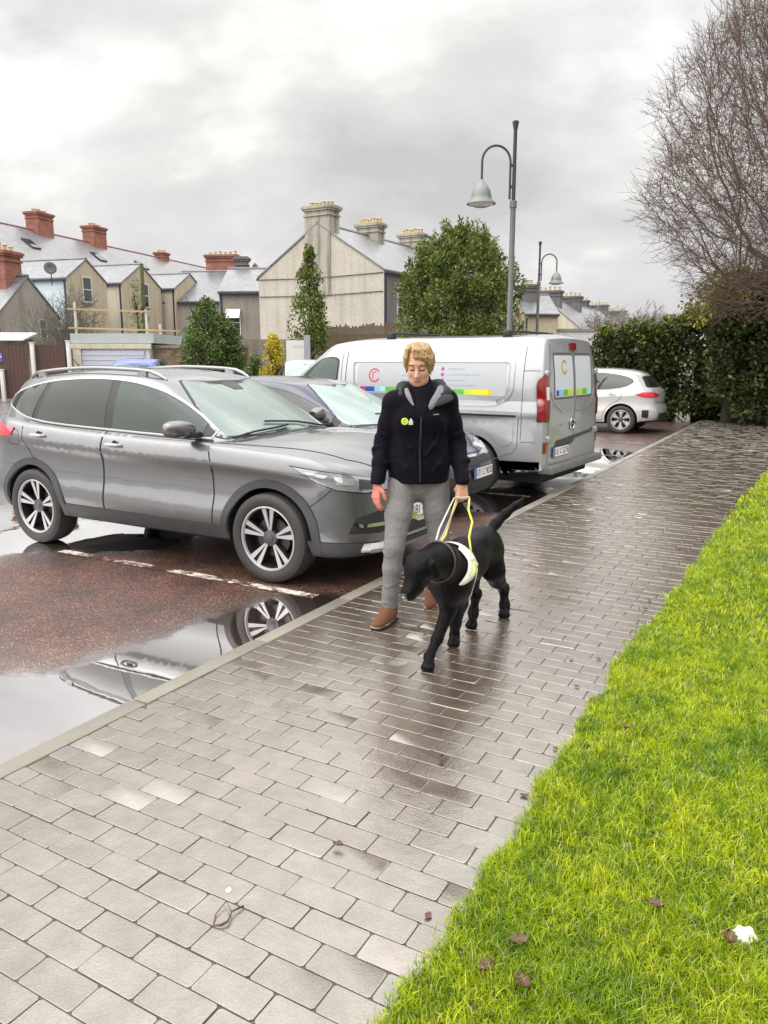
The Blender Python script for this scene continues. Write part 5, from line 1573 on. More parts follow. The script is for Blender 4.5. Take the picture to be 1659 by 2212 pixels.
    mp_ = N(t, 'ShaderNodeMapping'); mp_.inputs['Scale'].default_value = (1, 1, .22); L(t, tc.outputs['Object'], mp_.inputs[0])
    nz = noise(t, 90, 4, .6, vec=mp_.outputs[0]); nb = noise(t, 14, 3, .5, vec=tc.outputs['Object'])
    L(t, mixc(t, rampn(t, nz.outputs[0], [(.35, 0.0), (.65, 1.0)]), mixc(t, nb.outputs[0], (.13, .065, .025), (.24, .13, .045)), mixc(t, nb.outputs[0], (.42, .26, .11), (.56, .39, .19))), b.inputs['Base Color'])
    b.inputs['Roughness'].default_value = .5; L(t, bumpn(t, nz.outputs[0], .35, .004), b.inputs['Normal'])
    h = Field()
    h.ell(H(0, .028, .036), (.080, .092, .085), Rm, .02)
    h.ell(H(0, .055, -.030), (.068, .062, .072), Rm, .03)
    rr = random.Random(3)
    # locks falling from the crown: down the sides and back, a long fringe swept to her left
    for i in range(104):
        a = 2 * pi * i / 104 + rr.uniform(-.06, .06)      # 0 = picture right, 90 = back, 270 = face
        fa = (math.degrees(a) % 360); c_, s_ = cos(a), sin(a)
        part = -.020                                       # parting on her right
        top_ = H(part + .012 * c_, .01 + .02 * s_, .118 + rr.uniform(-.003, .003))
        lift = rr.uniform(-.003, .005)
        if 222 < fa < 318:
            # fringe: starts at the parting and is swept across to her left temple
            tt = (fa - 222) / 96.0                         # 0 = her right temple ... 1 = her left temple
            xs0 = -.066 + .132 * tt
            if tt < .30: pts = [top_, H(-.045 - .02 * (1 - tt), -.030, .100), H(-.066, -.052 + .02 * tt, .060), H(-.074, -.046, .018 + rr.uniform(-.01, .01))]
            else: pts = [top_, H(part + .5 * (xs0 - part), -.052 + lift, .106), H(xs0 + .012, -.074 + .012 * tt - lift, .078 - .012 * tt), H(min(.074, xs0 + .040), -.066 + .022 * tt, .044 - .028 * tt + rr.uniform(-.008, .006))]
            h.chain([np.array(q) for q in pts], [.006, .0085, .0070, .0025], .0075)
        else:
            side = fa < 40 or fa > 318 or 140 < fa < 222
            dn = (-.040 if side else -.085) + rr.uniform(-.016, .010)
            o_ = rr.uniform(-.003, .005)
            pts = [top_, H((.060 + o_) * c_ - .004, .020 + .072 * s_, .098), H((.082 + o_) * c_, .022 + (.092 + o_) * s_, .045), H((.084 + o_) * c_, .024 + (.088 + o_) * s_, (.045 + dn) * .5), H((.074 + o_ * 2) * c_, .026 + (.074 + o_ * 2) * s_, dn)]
            h.chain(pts, [.006, .0085, .0085, .0075, .0025], .007)
    organic('hair', h, headc - .15, headc + A3_(.15, .19, .16), .0030, root, HR)
    # ---- jumper collar
    c = Field(); c.chain([neckb + A3_(0, .01, -.10), neckb + A3_(0, .004, .0), neckb + A3_(-.004, -.006, .062)], [.12, .070, .060], .03)
    c.chain([neckb + A3_(0, -.06, -.14), neckb + A3_(0, -.045, -.02)], [.06, .045], .04)
    organic('jumper', c, neckb - .26, neckb + .16, .006, root, NV)
    # ---- jacket
    j = Field()
    fl = ((0, 1, 0), .72)
    j.chain([P(.215, 4.71, .865), P(.215, 4.715, .96), waist + A3_(0, -.01, 0), chest + A3_(0, -.01, .0), P(.22, 4.72, 1.33)], [.178, .178, .160, .172, .125], .05, flat=fl)
    j.ell(P(.135, 4.66, 1.225), (.075, .065, .075), None, .05); j.ell(P(.295, 4.665, 1.23), (.075, .065, .075), None, .05)
    j.chain([P(.20, 4.72, 1.34), shR], [.085, .072], .05); j.chain([P(.24, 4.72, 1.34), shL], [.085, .074], .05)
    for (s_, e_, w_, q) in ((shR, elR, wrR, -1), (shL, elL, wrL, 1)):
        v = w_ - e_; vn = v / np.linalg.norm(v)
        j.chain([s_, s_ + (e_ - s_) * .5, e_], [.070, .061, .055], .03)
        j.chain([e_, e_ + v * .5, w_ - vn * .02], [.055, .050, .043], .02)
        j.cone(w_ - vn * .045, w_ + vn * .002, .046, .043, .006)
        # folds gathered at the elbow and over the forearm
        for i, tt in enumerate((-.16, -.04, .10, .24, .40, .58)):
            cpos = e_ + (v * tt if tt > 0 else (s_ - e_) * -tt)
            ax = vn if tt > 0 else (e_ - s_) / np.linalg.norm(e_ - s_)
            u_ = np.cross(ax, A3_(0, 1, 0)); u_ /= np.linalg.norm(u_); v_ = np.cross(ax, u_)
            tl_ = (.5 if i % 2 else -.5)
            pts = [cpos + (u_ * cos(a) + v_ * sin(a)) * .050 + ax * tl_ * .05 * sin(a + i) for a in np.linspace(-.3 + i, 2.6 + i, 7)]
            j.chain(pts, [.003, .009, .012, .013, .012, .009, .003], .014)
    # body folds
    for (a, b_, r_) in (((.10, 4.60, 1.13), (.19, 4.585, 1.02), .010), ((.33, 4.60, 1.16), (.25, 4.58, 1.03), .010), ((.08, 4.62, .99), (.17, 4.585, .91), .012), ((.36, 4.63, 1.02), (.29, 4.59, .93), .011), ((.30, 4.60, 1.28), (.36, 4.63, 1.18), .009), ((.12, 4.61, 1.30), (.09, 4.64, 1.18), .009)):
        j.chain([P(*a), (P(*a) + P(*b_)) / 2 + A3_(.01, -.004, 0), P(*b_)], [r_ * .4, r_, r_ * .4], .02)
    # hem band, underside opened, neck opening
    j.plane(P(.2, 4.7, .855), (0, 0, -1))
    j.chain([P(.215, 4.70, .84), P(.215, 4.70, .885)], [.145, .14], .004, flat=fl, sub=True)
    j.chain([neckb + A3_(0, -.01, .10), neckb + A3_(0, -.035, -.01), neckb + A3_(-.004, -.12, -.095)], [.085, .060, .018], .01, sub=True)
    organic('jacket', j, (-.36, -.36, .76), (.46, .32, 1.47), .0058, root, JK)
    # stand-up hood, fallen back on the shoulders: grey lining shows at the front edges
    hd = Field()
    hd.chain([P(.10, 4.665, 1.385), P(.115, 4.76, 1.425), P(.22, 4.81, 1.43), P(.335, 4.775, 1.43), P(.37, 4.69, 1.40), P(.335, 4.635, 1.385)], [.022, .034, .048, .042, .033, .020], .03)
    organic('hood', hd, P(.0, 4.55, 1.28), P(.48, 4.92, 1.53), .006, root, HOODG)
    def flap(name, pts, r, m, k=.010, flat=None):
        c4 = catmull([tuple(p) + (q_,) for p, q_ in zip(pts, r)], 5); pts = [tuple(p[:3]) for p in c4]; r = [max(.002, float(p[3])) for p in c4]
        q = Field(); q.chain([P(*p) for p in pts], r, k, flat=flat)
        A = np.array([P(*p) for p in pts]); return organic(name, q, A.min(0) - .05, A.max(0) + .05, .004, root, m)
    flap('hood_lining', [(.268, 4.612, 1.30), (.295, 4.606, 1.345), (.325, 4.622, 1.385), (.340, 4.66, 1.43)], [.009, .019, .022, .016], GRYL, flat=((.3, -1, .5), .4))
    flap('hood_flap', [(.310, 4.605, 1.335), (.350, 4.612, 1.362), (.395, 4.640, 1.372)], [.014, .027, .020], HOODG, flat=((.2, -1, .8), .45))
    flap('hood_lining', [(.222, 4.600, 1.275), (.172, 4.612, 1.335), (.145, 4.632, 1.385), (.135, 4.67, 1.415)], [.004, .007, .011, .014], GRYL, flat=((-.3, -1, .4), .5))
    flap('front_zip', [(.222, 4.575, 1.26), (.218, 4.560, 1.17), (.214, 4.572, 1.05), (.216, 4.564, .95), (.218, 4.566, .87)], [.004, .0045, .0045, .0045, .004], mat('zip placket', (.004, .004, .006), .7), flat=((0, 1, 0), .7))
    # round green badge and small white mark on the breast
    jv = [o for o in root.children if o.name.startswith('jacket')][0]
    bv = BVHTree.FromPolygons([v.co for v in jv.data.vertices], [tuple(p.vertices) for p in jv.data.polygons])
    def on(x, z):
        r = bv.ray_cast(Vector(P(x, 4.0, z)), Vector((0, 1, 0)))
        return (r[0] if r[0] is not None else Vector(P(x, 4.58, z)))
    def patch(name, cx, cz, poly, m, off=.003):
        v, f_ = fillpoly(poly, .012)
        V = [on(cx + a, cz + b_) - Vector((0, off, 0)) for a, b_ in v]
        me = bpy.data.meshes.new(name); me.from_pydata([tuple(q) for q in V], [], [g if True else g for g in f_]); me.shade_smooth()
        return link(name, me, root, m)
    GRN = mat('lime green print', (.50, .72, .06), .5); WHT = mat('white print', (.62, .58, .62), .5)
    patch('badge', .123, 1.235, [(.021 * cos(2 * pi * i / 20), .021 * sin(2 * pi * i / 20)) for i in range(20)], GRN, .003)
    patch('badge_curl', .124, 1.236, [(.011 * cos(a), .011 * sin(a)) for a in np.linspace(.9, 5.4, 12)] + [(.007 * cos(a), .007 * sin(a)) for a in np.linspace(5.4, .9, 12)], mat('green print dark', (.10, .22, .02), .5), .0042)
    patch('print_figure', .158, 1.233, [(-.012, -.018), (.014, -.018), (.014, .002), (.006, .018), (-.001, .021), (-.006, .010), (-.012, .002)], WHT, .003)
    patch('print_words', .310, 1.275, [(-.017, -.003), (.017, -.001), (.017, .004), (-.017, .002)], mat('grey print', (.25, .24, .27), .5), .003)
    # ---- jeans
    g = Field()
    g.chain([P(.215, 4.715, .90), pel + A3_(0, 0, -.05)], [.132, .135], .05, flat=((0, 1, 0), .8))
    for (hp, kn, an, sx) in ((hipR, knR, anR, -1), (hipL, knL, anL, 1)):
        g.chain([hp + A3_(0, 0, -.02), hp + (kn - hp) * .5, kn], [.094, .080, .062], .03)
        g.chain([kn, kn + (an - kn) * .35, kn + (an - kn) * .8, an + A3_(0, 0, -.030)], [.060, .058, .046, .049], .02)
        ax = (an - kn) / np.linalg.norm(an - kn)
        for i, tt in enumerate((-.25, .02, .10, .62, .74, .86, .96)):
            cpos = kn + (an - kn) * tt if tt > 0 else kn + (kn - hp) * tt
            r_ = .056 if tt < .3 else .043
            a0 = i * 1.7 - 2.2
            pts = [cpos + A3_(cos(a), sin(a), 0) * r_ + A3_(0, 0, .012 * sin(2 * a + i)) for a in np.linspace(a0, a0 + 3.4, 8)]
            g.chain(pts, [.002, .005, .008, .009, .009, .008, .005, .002], .010)
    g.chain([P(.215, 4.715, .80), P(.215, 4.715, .80)], [.07, .07], .04)
    organic('jeans', g, (-.30, -.30, .05), (.40, .40, .98), .0056, root, JN)
    # belt loop strap seen at the hem
    # ---- shoes
    def shoe(an, yaw, pitch, lift):
        e = bpy.data.objects.new('shoe', None); COL.objects.link(e); e.parent = root
        M_ = Matrix.Translation(Vector(an) + Vector((0, 0, 0))) @ Matrix.Rotation(yaw, 4, 'Z') @ Matrix.Rotation(pitch, 4, 'X')
        e.matrix_local = M_
        # local: toe to -y, ankle at the origin, sole at z=-.095
        q = Field()
        q.chain([(0, .008, .0), (0, .0, -.045)], [.050, .050], .02); q.chain([(0, 0, -.035), (0, -.07, -.055)], [.044, .036], .025)
        q.chain([(0, .055, -.062), (0, -.02, -.055), (-.002, -.09, -.066), (-.004, -.165, -.074)], [.036, .042, .042, .030], .025, flat=((0, 0, 1), .8))
        q.ell((-.004, -.150, -.073), (.040, .050, .026), None, .02)
        q.plane((0, 0, -.083), (0, 0, -1)); q.plane((0, 0, .03), (0, 0, 1))
        organic('upper', q, (-.07, -.23, -.10), (.07, .12, .05), .0048, e, SHM)
        s_ = Field(); s_.chain([(0, .050, -.090), (0, -.03, -.090), (-.003, -.10, -.090), (-.006, -.165, -.088)], [.041, .036, .045, .038], .02)
        s_.plane((0, 0, -.101), (0, 0, -1)); s_.plane((0, 0, -.080), (0, 0, 1))
        organic('sole', s_, (-.07, -.23, -.115), (.07, .12, -.06), .0045, e, SOLE)
        w2_ = Field(); w2_.chain([(0, .050, -.084), (0, -.03, -.083), (-.003, -.10, -.083), (-.006, -.165, -.082)], [.0425, .0385, .0465, .0395], .02)
        w2_.plane((0, 0, -.0865), (0, 0, -1)); w2_.plane((0, 0, -.0795), (0, 0, 1))
        organic('welt', w2_, (-.07, -.23, -.10), (.07, .12, -.07), .0035, e, WELT)
        bm = bmesh.new()
        for i in range(4):
            y = -.045 - i * .022; z = -.018 - i * .008
            tube(bm, [(-.022, y, z - .004), (0, y - .003, z + .003), (.022, y, z - .004)], .0028, 5)
        from_bm('laces', bm, e, mat('shoe laces', (.10, .05, .03), .8), smooth=True)
        return e
    shoe(anR + A3_(0, 0, -.004), radians(-24), 0, 0)
    shoe(anL + A3_(.0, 0, .004), radians(-12), radians(24), 0)
    return root, wrL + T, hdL / np.linalg.norm(hdL)
_t0 = _t.time()
PERSON, WRL, HDL = person()
print('person', _t.time() - _t0)

# ------------------------------------------------------------------ the guide dog
def dog():
    O = A3_(.40, 4.2, 0)
    root = empty('dog', tuple(O), 0, 'black labrador guide dog in a white and yellow harness walking on the wet paving', 'dog')
    FUR, t, b = newmat('black short coat')
    tc = N(t, 'ShaderNodeTexCoord'); nz = noise(t, 220, 3, .6, vec=tc.outputs['Object']); nb = noise(t, 9, 4, .5, vec=tc.outputs['Object'])
    L(t, mixc(t, nb.outputs[0], (.002, .0016, .0022), (.005, .004, .0055)), b.inputs['Base Color']); b.inputs['Roughness'].default_value = .36
    b.inputs['Sheen Weight'].default_value = .0; b.inputs['Sheen Roughness'].default_value = .35; b.inputs['Specular IOR Level'].default_value = .11
    L(t, bumpn(t, mathn(t, 'ADD', nz.outputs[0], mathn(t, 'MULTIPLY', nb.outputs[0], 3)), .35, .006), b.inputs['Normal'])
    NOSE = mat('wet nose', (.012, .011, .012), .15, coat=1); EYE = mat('dark eye', (.03, .015, .008), .05, coat=1); NSL = mat('pale nose tip', (.30, .27, .27), .25, coat=1)
    P = lambda x, y, z: A3_(x, y, z) - O
    f = Field()
    # trunk: withers to rump; deep chest, tucked belly
    wi, mid, ru = P(.355, 4.10, .500), P(.475, 4.33, .490), P(.615, 4.58, .535)
    f.chain([wi + A3_(0, 0, -.045), mid + A3_(0, 0, -.035), ru + A3_(0, 0, -.045)], [.138, .122, .098], .06)
    f.ell(P(.360, 4.11, .400), (.108, .155, .150), np.array(Matrix.Rotation(radians(30), 3, 'Z')), .05)
    f.ell(P(.605, 4.57, .475), (.098, .12, .115), np.array(Matrix.Rotation(radians(30), 3, 'Z')), .05)
    f.ell(P(.345, 4.00, .375), (.072, .075, .115), None, .05)      # breast
    # neck reaching forward and down
    f.chain([wi + A3_(-.01, -.05, -.01), P(.290, 3.93, .550), P(.238, 3.85, .562)], [.108, .094, .084], .05)
    # head: low, muzzle pointing left and down
    hc = P(.190, 3.79, .560)
    fwd = A3_(-.50, -.46, -.74); fwd /= np.linalg.norm(fwd)
    rgt = np.cross(fwd, A3_(0, 0, 1)); rgt /= np.linalg.norm(rgt); upv = np.cross(rgt, fwd)
    Hd = lambda a, r_, u: hc + fwd * a + rgt * r_ + upv * u
    RH = np.stack([fwd, rgt, upv], 1)
    f.ell(Hd(0, 0, 0), (.092, .084, .076), RH, .03)
    f.ell(Hd(.035, 0, .018), (.055, .058, .045), RH, .03)
    f.chain([Hd(.04, 0, -.012), Hd(.095, 0, -.020), Hd(.150, 0, -.018)], [.058, .050, .042], .02)
    f.ell(Hd(.145, 0, -.014), (.038, .038, .030), RH, .015)
    f.chain([Hd(.04, 0, -.05), Hd(.10, 0, -.05), Hd(.145, 0, -.042)], [.038, .032, .026], .012)   # lower jaw
    for sg in (-1, 1):
        f.ell(Hd(.13, sg * .020, -.034), (.034, .014, .016), RH, .01)        # flews
        f.ell(Hd(.062, sg * .034, .030), (.018, .014, .010), RH, .012)       # brow
        # ear: hanging flap
        f.chain([Hd(-.025, sg * .060, .045), Hd(-.018, sg * .088, .018), Hd(.006, sg * .092, -.035), Hd(.018, sg * .086, -.062)], [.018, .022, .024, .010], .012, flat=(tuple(rgt), .45))
    f.ell(Hd(.078, .034, .014), (.012, .009, .009), RH, .006, sub=True); f.ell(Hd(.078, -.034, .014), (.012, .009, .009), RH, .006, sub=True)
    def paw(p, dx, dy):
        p = A3_(*p); d = A3_(dx, dy, 0); d /= np.linalg.norm(d); q = np.cross(A3_(0, 0, 1), d)
        f.ell(p + A3_(0, 0, .022) + d * .008, (.036, .034, .024), None, .015)
        for o in (-.024, -.008, .008, .024): f.ell(p + d * (.036 - abs(o) * .35) + q * o + A3_(0, 0, .017), (.013, .013, .016), None, .004)
    # near front leg stretched forward
    a = P(.345, 4.03, .37)
    f.chain([a, P(.352, 4.00, .265), P(.285, 3.90, .130), P(.238, 3.835, .055), P(.235, 3.815, .030)], [.066, .042, .028, .024, .025], .025); paw(P(.235, 3.80, .0), -.3, -.9)
    # other front leg, upright under the chest
    f.chain([P(.405, 4.05, .37), P(.425, 4.13, .255), P(.405, 4.16, .125), P(.402, 4.165, .05), P(.40, 4.15, .03)], [.065, .045, .031, .026, .026], .025); paw(P(.398, 4.14, .0), -.2, -.9)
    # hind leg 1 (left in picture) pushing back: toe down
    f.chain([P(.545, 4.53, .43), P(.520, 4.49, .32), P(.530, 4.52, .245), P(.575, 4.60, .165), P(.548, 4.50, .075), P(.540, 4.465, .035)], [.085, .060, .042, .027, .024, .024], .045); paw(P(.535, 4.445, .0), -.3, -.9)
    # hind leg 2 (right), planted back
    f.chain([P(.650, 4.59, .43), P(.675, 4.57, .32), P(.705, 4.62, .245), P(.765, 4.72, .165), P(.768, 4.68, .06), P(.765, 4.66, .032)], [.088, .064, .044, .027, .025, .025], .045); paw(P(.762, 4.64, .0), -.25, -.9)
    # tail raised
    f.chain([P(.645, 4.66, .535), P(.70, 4.71, .585), P(.765, 4.75, .640), P(.835, 4.775, .690), P(.885, 4.79, .730)], [.036, .031, .027, .022, .010], .02)
    def pick(C):
        q = (C - hc) @ RH; m = np.zeros(len(C), int)
        m[(q[:, 0] > .172) & (q[:, 2] > -.034) & (np.abs(q[:, 1]) < .02)] = 1
        return m
    # loose hair texture on the surface
    def warp(V):
        n_ = np.sin(V[:, 0] * 190 + 3 * np.sin(V[:, 2] * 60)) * np.sin(V[:, 2] * 110 + V[:, 1] * 90)
        return V + 0.0008 * n_[:, None] * A3_(1, 1, 0)
    organic('body', f, (-.42, -.52, -.005), (.56, .66, .76), .0056, root, [FUR, NOSE], pick, warp)
    # eyes
    for sg in (-1, 1):
        bm = bmesh.new(); bmesh.ops.create_uvsphere(bm, u_segments=14, v_segments=10, radius=.0085, matrix=Matrix.Translation(Hd(.074, sg * .035, .012)))
        from_bm('eye', bm, root, EYE, smooth=True)
    bm = bmesh.new(); bmesh.ops.create_uvsphere(bm, u_segments=14, v_segments=10, radius=.012, matrix=Matrix.Translation(Hd(.182, 0, -.002)) @ Matrix.Diagonal((1, 1, .6, 1)))
    from_bm('nose_tip', bm, root, NSL, smooth=True)
    # collar
    h = empty('harness', tuple(O), 0, 'white and yellow guide harness with stiff yellow handle worn by the black dog', 'harness')
    dogm = [o for o in root.children if o.name.startswith('body')][0]
    bv = BVHTree.FromPolygons([v.co for v in dogm.data.vertices], [tuple(p.vertices) for p in dogm.data.polygons])
    WH = mat('white reflective webbing', (.74, .74, .66), .5, var=.12, vscale=20); YW = mat('fluorescent yellow webbing', (.78, .80, .16), .5, var=.1, vscale=20)
    LEA = mat('pale leather lead', (.45, .32, .28), .6, var=.2, vscale=30); YR = mat('yellow handle', (.70, .62, .10), .4)
    axis0, axis1 = wi + A3_(0, 0, -.06), mid + A3_(0, 0, -.06)
    ax = (mid - wi) / np.linalg.norm(mid - wi); sd = np.cross(ax, A3_(0, 0, 1)); sd /= np.linalg.norm(sd)
    def around(name, cen, u0, wfun, m, a0, a1, n=40, off=.008, skew=None):
        V = []; Fs = []
        for i in range(n + 1):
            a = a0 + (a1 - a0) * i / n; dr = -sd * cos(a) * -1 + A3_(0, 0, 1) * sin(a)
            w0, w1 = wfun(i / n)
            for kk, w_ in enumerate(np.linspace(w0, w1, 5)):
                c_ = cen + ax * w_
                o_ = c_ + dr * .6
                r = bv.ray_cast(Vector(o_), Vector(-dr))
                p = r[0] + r[1] * off if r[0] is not None and (r[0] - Vector(c_)).length < .26 else Vector(c_ + dr * .16)
                V.append(tuple(p))
            if i:
                for kk in range(4): b0 = (i - 1) * 5 + kk; Fs.append((b0, b0 + 1, b0 + 6, b0 + 5))
        me = bpy.data.meshes.new(name); me.from_pydata(V, [], Fs); me.shade_smooth()
        o = link(name, me, h, m)
        md = o.modifiers.new('s', 'SOLIDIFY'); md.thickness = .004; md.offset = 1
        return o
    # saddle cloth over the shoulders, pointed towards the breast, on both flanks
    def cloth(name, poly, m, off, sg, th=.004):
        v, f_ = fillpoly(poly, .02); V = []
        for t_, z_ in v:
            o_ = wi + ax * t_; o_ = A3_(o_[0], o_[1], z_) + sd * sg * .6
            r = bv.ray_cast(Vector(o_), Vector(-sd * sg))
            if r[0] is None or (Vector(o_) - r[0]).length > .62: 
                r = bv.find_nearest(Vector(o_ - sd * sg * .58))
            V.append(tuple(r[0] + r[1] * off))
        me = bpy.data.meshes.new(name); me.from_pydata(V, [], [tuple(g) for g in f_]); me.shade_smooth()
        o = link(name, me, h, m); md = o.modifiers.new('s', 'SOLIDIFY'); md.thickness = th; md.offset = 0
    for sg in (1, -1):
        cloth('saddle_cloth', rounded([(-.055, .592), (.055, .592), (.085, .55), (.080, .50), (.100, .480), (.065, .465), (-.10, .415), (-.13, .42), (-.075, .48), (-.045, .53)], .012), WH, .007, sg)
        cloth('yellow_band', [(-.015, .585), (.030, .585), (.045, .53), (.035, .46), (-.045, .445), (-.02, .48), (.0, .53)], YW, .0115, sg, .003)
        cloth('girth_strap', [(.055, .465), (.085, .465), (.055, .36), (.035, .30), (.015, .30), (.030, .36)], WH, .006, sg)
    around('back_band', wi + A3_(0, 0, -.07) + ax * .02, None, lambda t: (-.03, .04), WH, radians(35), radians(145), off=.010)
    # stiff handle: two rods from the flanks to the hand
    grip = A3_(*WRL) - O + A3_(*HDL) * .10 + A3_(-.0, -.035, .0)
    rodR = P(.455, 4.15, .545); rodL = P(.30, 4.22, .52)
    bm = bmesh.new()
    kn_ = (P(.505, 4.30, .685))
    tube(bm, [rodR + A3_(.03, -.02, -.02), rodR + (kn_ - rodR) * .5, kn_, kn_ + (grip - kn_) * .5 + A3_(.006, 0, 0), grip + A3_(.040, 0, -.004), grip + A3_(.034, 0, .012)], .0065, 8)
    from_bm('handle_rod', bm, h, YR, smooth=True)
    bm = bmesh.new(); tube(bm, [grip + A3_(.036, 0, .004), grip, grip + A3_(-.036, 0, .004)], .011, 10); from_bm('handle_grip', bm, h, LEA, smooth=True)
    bm = bmesh.new(); tube(bm, [rodL + A3_(-.03, -.04, .0), P(.345, 4.20, .63), grip + A3_(-.040, 0, -.012), grip + A3_(-.036, 0, .01)], .006, 8); from_bm('handle_rod', bm, h, YR, smooth=True)
    bm = bmesh.new(); tube(bm, [P(.268, 3.96, .600), P(.33, 4.12, .66), grip + A3_(-.030, .01, -.02), grip + A3_(-.01, .01, .012)], .0055, 6)
    from_bm('lead', bm, h, LEA, smooth=True)
    bm = bmesh.new(); tube(bm, [P(.262, 3.95, .604), P(.30, 4.06, .70), grip + A3_(-.052, 0, .0), grip + A3_(-.02, -.01, .014)], .0055, 6)
    from_bm('lead', bm, h, mat('pale lead', (.60, .54, .50), .6), smooth=True)
    bm = bmesh.new()
    ring = []
    nc, nd = P(.275, 3.915, .55), (P(.235, 3.85, .560) - P(.30, 3.95, .54)); nd /= np.linalg.norm(nd); e1 = np.cross(nd, A3_(0, 0, 1)); e1 /= np.linalg.norm(e1); e2 = np.cross(e1, nd)
    pts = []
    for a in np.linspace(0, 2 * pi, 25)[:-1]:
        dr = e1 * cos(a) + e2 * sin(a); r = bv.ray_cast(Vector(nc + dr * .3), Vector(-dr)); pts.append(r[0] + r[1] * .003 if r[0] is not None else Vector(nc + dr * .09))
    tube(bm, pts + [pts[0]], .007, 6, cap=False); from_bm('collar', bm, h, mat('dark collar', (.05, .03, .03), .5), smooth=True)
    return root
_t0 = _t.time()
dog()
print('dog', _t.time() - _t0)
# ------------------------------------------------------------------ positions from the surveyed sight lines
def at(u, v, Y):
    a = (u - 829.5) / 1660; b_ = (1106 - v) / 1660
    dx, dy, dz = a, b_ * sin(PITCH) + cos(PITCH), b_ * cos(PITCH) - sin(PITCH)
    t = Y / dy
    return Vector((t * dx, Y, CAM_H + t * dz))
def render_wall(name, c0, c1, streak=.5, scale=.35, bump=.3):
    """weathered render: large blotches and rain streaks running down"""
    m, t, b = newmat(name); _M[name] = m
    tc = N(t, 'ShaderNodeTexCoord'); P = tc.outputs['Object']
    mp_ = N(t, 'ShaderNodeMapping'); mp_.inputs['Scale'].default_value = (1.6, 1.6, .12); L(t, P, mp_.inputs[0])
    a = noise(t, scale, 6, .62, vec=P); st = noise(t, 1.4, 5, .6, vec=mp_.outputs[0]); f = noise(t, 7, 5, .7, vec=P)
    c = mixc(t, a.outputs[0], c0, c1)
    c = mixc(t, mathn(t, 'MULTIPLY', rampn(t, st.outputs[0], [(.48, 0.0), (.72, 1.0)]), streak), c, [x * .42 for x in c0])
    c = mixc(t, 1.0, c, rampn(t, f.outputs[0], [(.3, .85), (.7, 1.12)]), 'MULTIPLY')
    L(t, c, b.inputs['Base Color']); b.inputs['Roughness'].default_value = .85
    L(t, bumpn(t, f.outputs[0], bump, .03), b.inputs['Normal'])
    return m
def brick(name, c0, c1, mortar, sc=4.2):
    m, t, b = newmat(name); _M[name] = m
    tc = N(t, 'ShaderNodeTexCoord'); sp = N(t, 'ShaderNodeSeparateXYZ'); L(t, tc.outputs['Object'], sp.inputs[0])
    cb = N(t, 'ShaderNodeCombineXYZ'); L(t, mathn(t, 'ADD', sp.outputs[0], sp.outputs[1]), cb.inputs[0]); L(t, sp.outputs[2], cb.inputs[1])
    br = N(t, 'ShaderNodeTexBrick'); L(t, cb.outputs[0], br.inputs['Vector']); br.inputs['Scale'].default_value = sc
    br.inputs['Color1'].default_value = (*c0, 1); br.inputs['Color2'].default_value = (*c1, 1); br.inputs['Mortar'].default_value = (*mortar, 1); br.inputs['Mortar Size'].default_value = .02
    n_ = noise(t, 1.3, 5, .65)
    L(t, mixc(t, 1.0, br.outputs[0], rampn(t, n_.outputs[0], [(.3, .6), (.7, 1.2)]), 'MULTIPLY'), b.inputs['Base Color']); b.inputs['Roughness'].default_value = .8
    return m
def slate(name, c=(.13, .135, .15)):
    m, t, b = newmat(name); _M[name] = m
    tc = N(t, 'ShaderNodeTexCoord'); sp = N(t, 'ShaderNodeSeparateXYZ'); L(t, tc.outputs['Object'], sp.inputs[0])
    cb = N(t, 'ShaderNodeCombineXYZ'); L(t, sp.outputs[0], cb.inputs[0]); L(t, mathn(t, 'MULTIPLY', sp.outputs[2], 1.4), cb.inputs[1])
    br = N(t, 'ShaderNodeTexBrick'); L(t, cb.outputs[0], br.inputs['Vector']); br.inputs['Scale'].default_value = 2.6; br.inputs['Mortar Size'].default_value = .012
    br.inputs['Color1'].default_value = (*[x * .8 for x in c], 1); br.inputs['Color2'].default_value = (*[x * 1.25 for x in c], 1); br.inputs['Mortar'].default_value = (.03, .03, .032, 1)
    n_ = noise(t, .9, 5, .65)
    L(t, mixc(t, 1.0, br.outputs[0], rampn(t, n_.outputs[0], [(.3, .7), (.7, 1.35)]), 'MULTIPLY'), b.inputs['Base Color'])
    b.inputs['Roughness'].default_value = .5
    nr = bumpn(t, br.outputs[0], .25, .02); L(t, nr, b.inputs['Normal'])
    fresnel_wet(m, t, b, 1.6, .30, nr, .75)
    return m
SLATE = slate('wet blue slate'); SLATE2 = slate('wet purple slate', (.135, .13, .14))
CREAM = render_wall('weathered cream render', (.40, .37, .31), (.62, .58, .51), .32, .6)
CHIMC = render_wall('stained chimney render', (.28, .26, .21), (.52, .49, .41), .95, 1.2)
STONE = render_wall('pale stone render', (.48, .43, .34), (.70, .64, .52), .35, .8)
GREYW = render_wall('grey pebble dash', (.25, .225, .195), (.40, .365, .32), .4, .7)
BLUEW = render_wall('pale blue painted render', (.58, .68, .75), (.72, .80, .85), .12)
TANW = render_wall('tan render', (.42, .35, .24), (.60, .52, .38), .3)
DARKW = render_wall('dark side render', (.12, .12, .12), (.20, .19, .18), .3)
WHITEW = render_wall('off white painted wall', (.60, .61, .64), (.74, .75, .78), .25)
CONC = render_wall('old concrete wall', (.20, .18, .145), (.38, .345, .28), .5, .8)
REDB_ = brick('red chimney brick', (.27, .085, .055), (.38, .145, .095), (.24, .18, .15))
BRNB = brick('rubble stone wall', (.16, .11, .07), (.36, .25, .15), (.14, .12, .10), 2.2)
POTM = mat('terracotta pots', (.52, .42, .27), .8, var=.35, vscale=3)
WINF = mat('white window frame', (.70, .70, .68), .4); PANE = glass('house window pane', (.035, .04, .045), .05, 1.6)
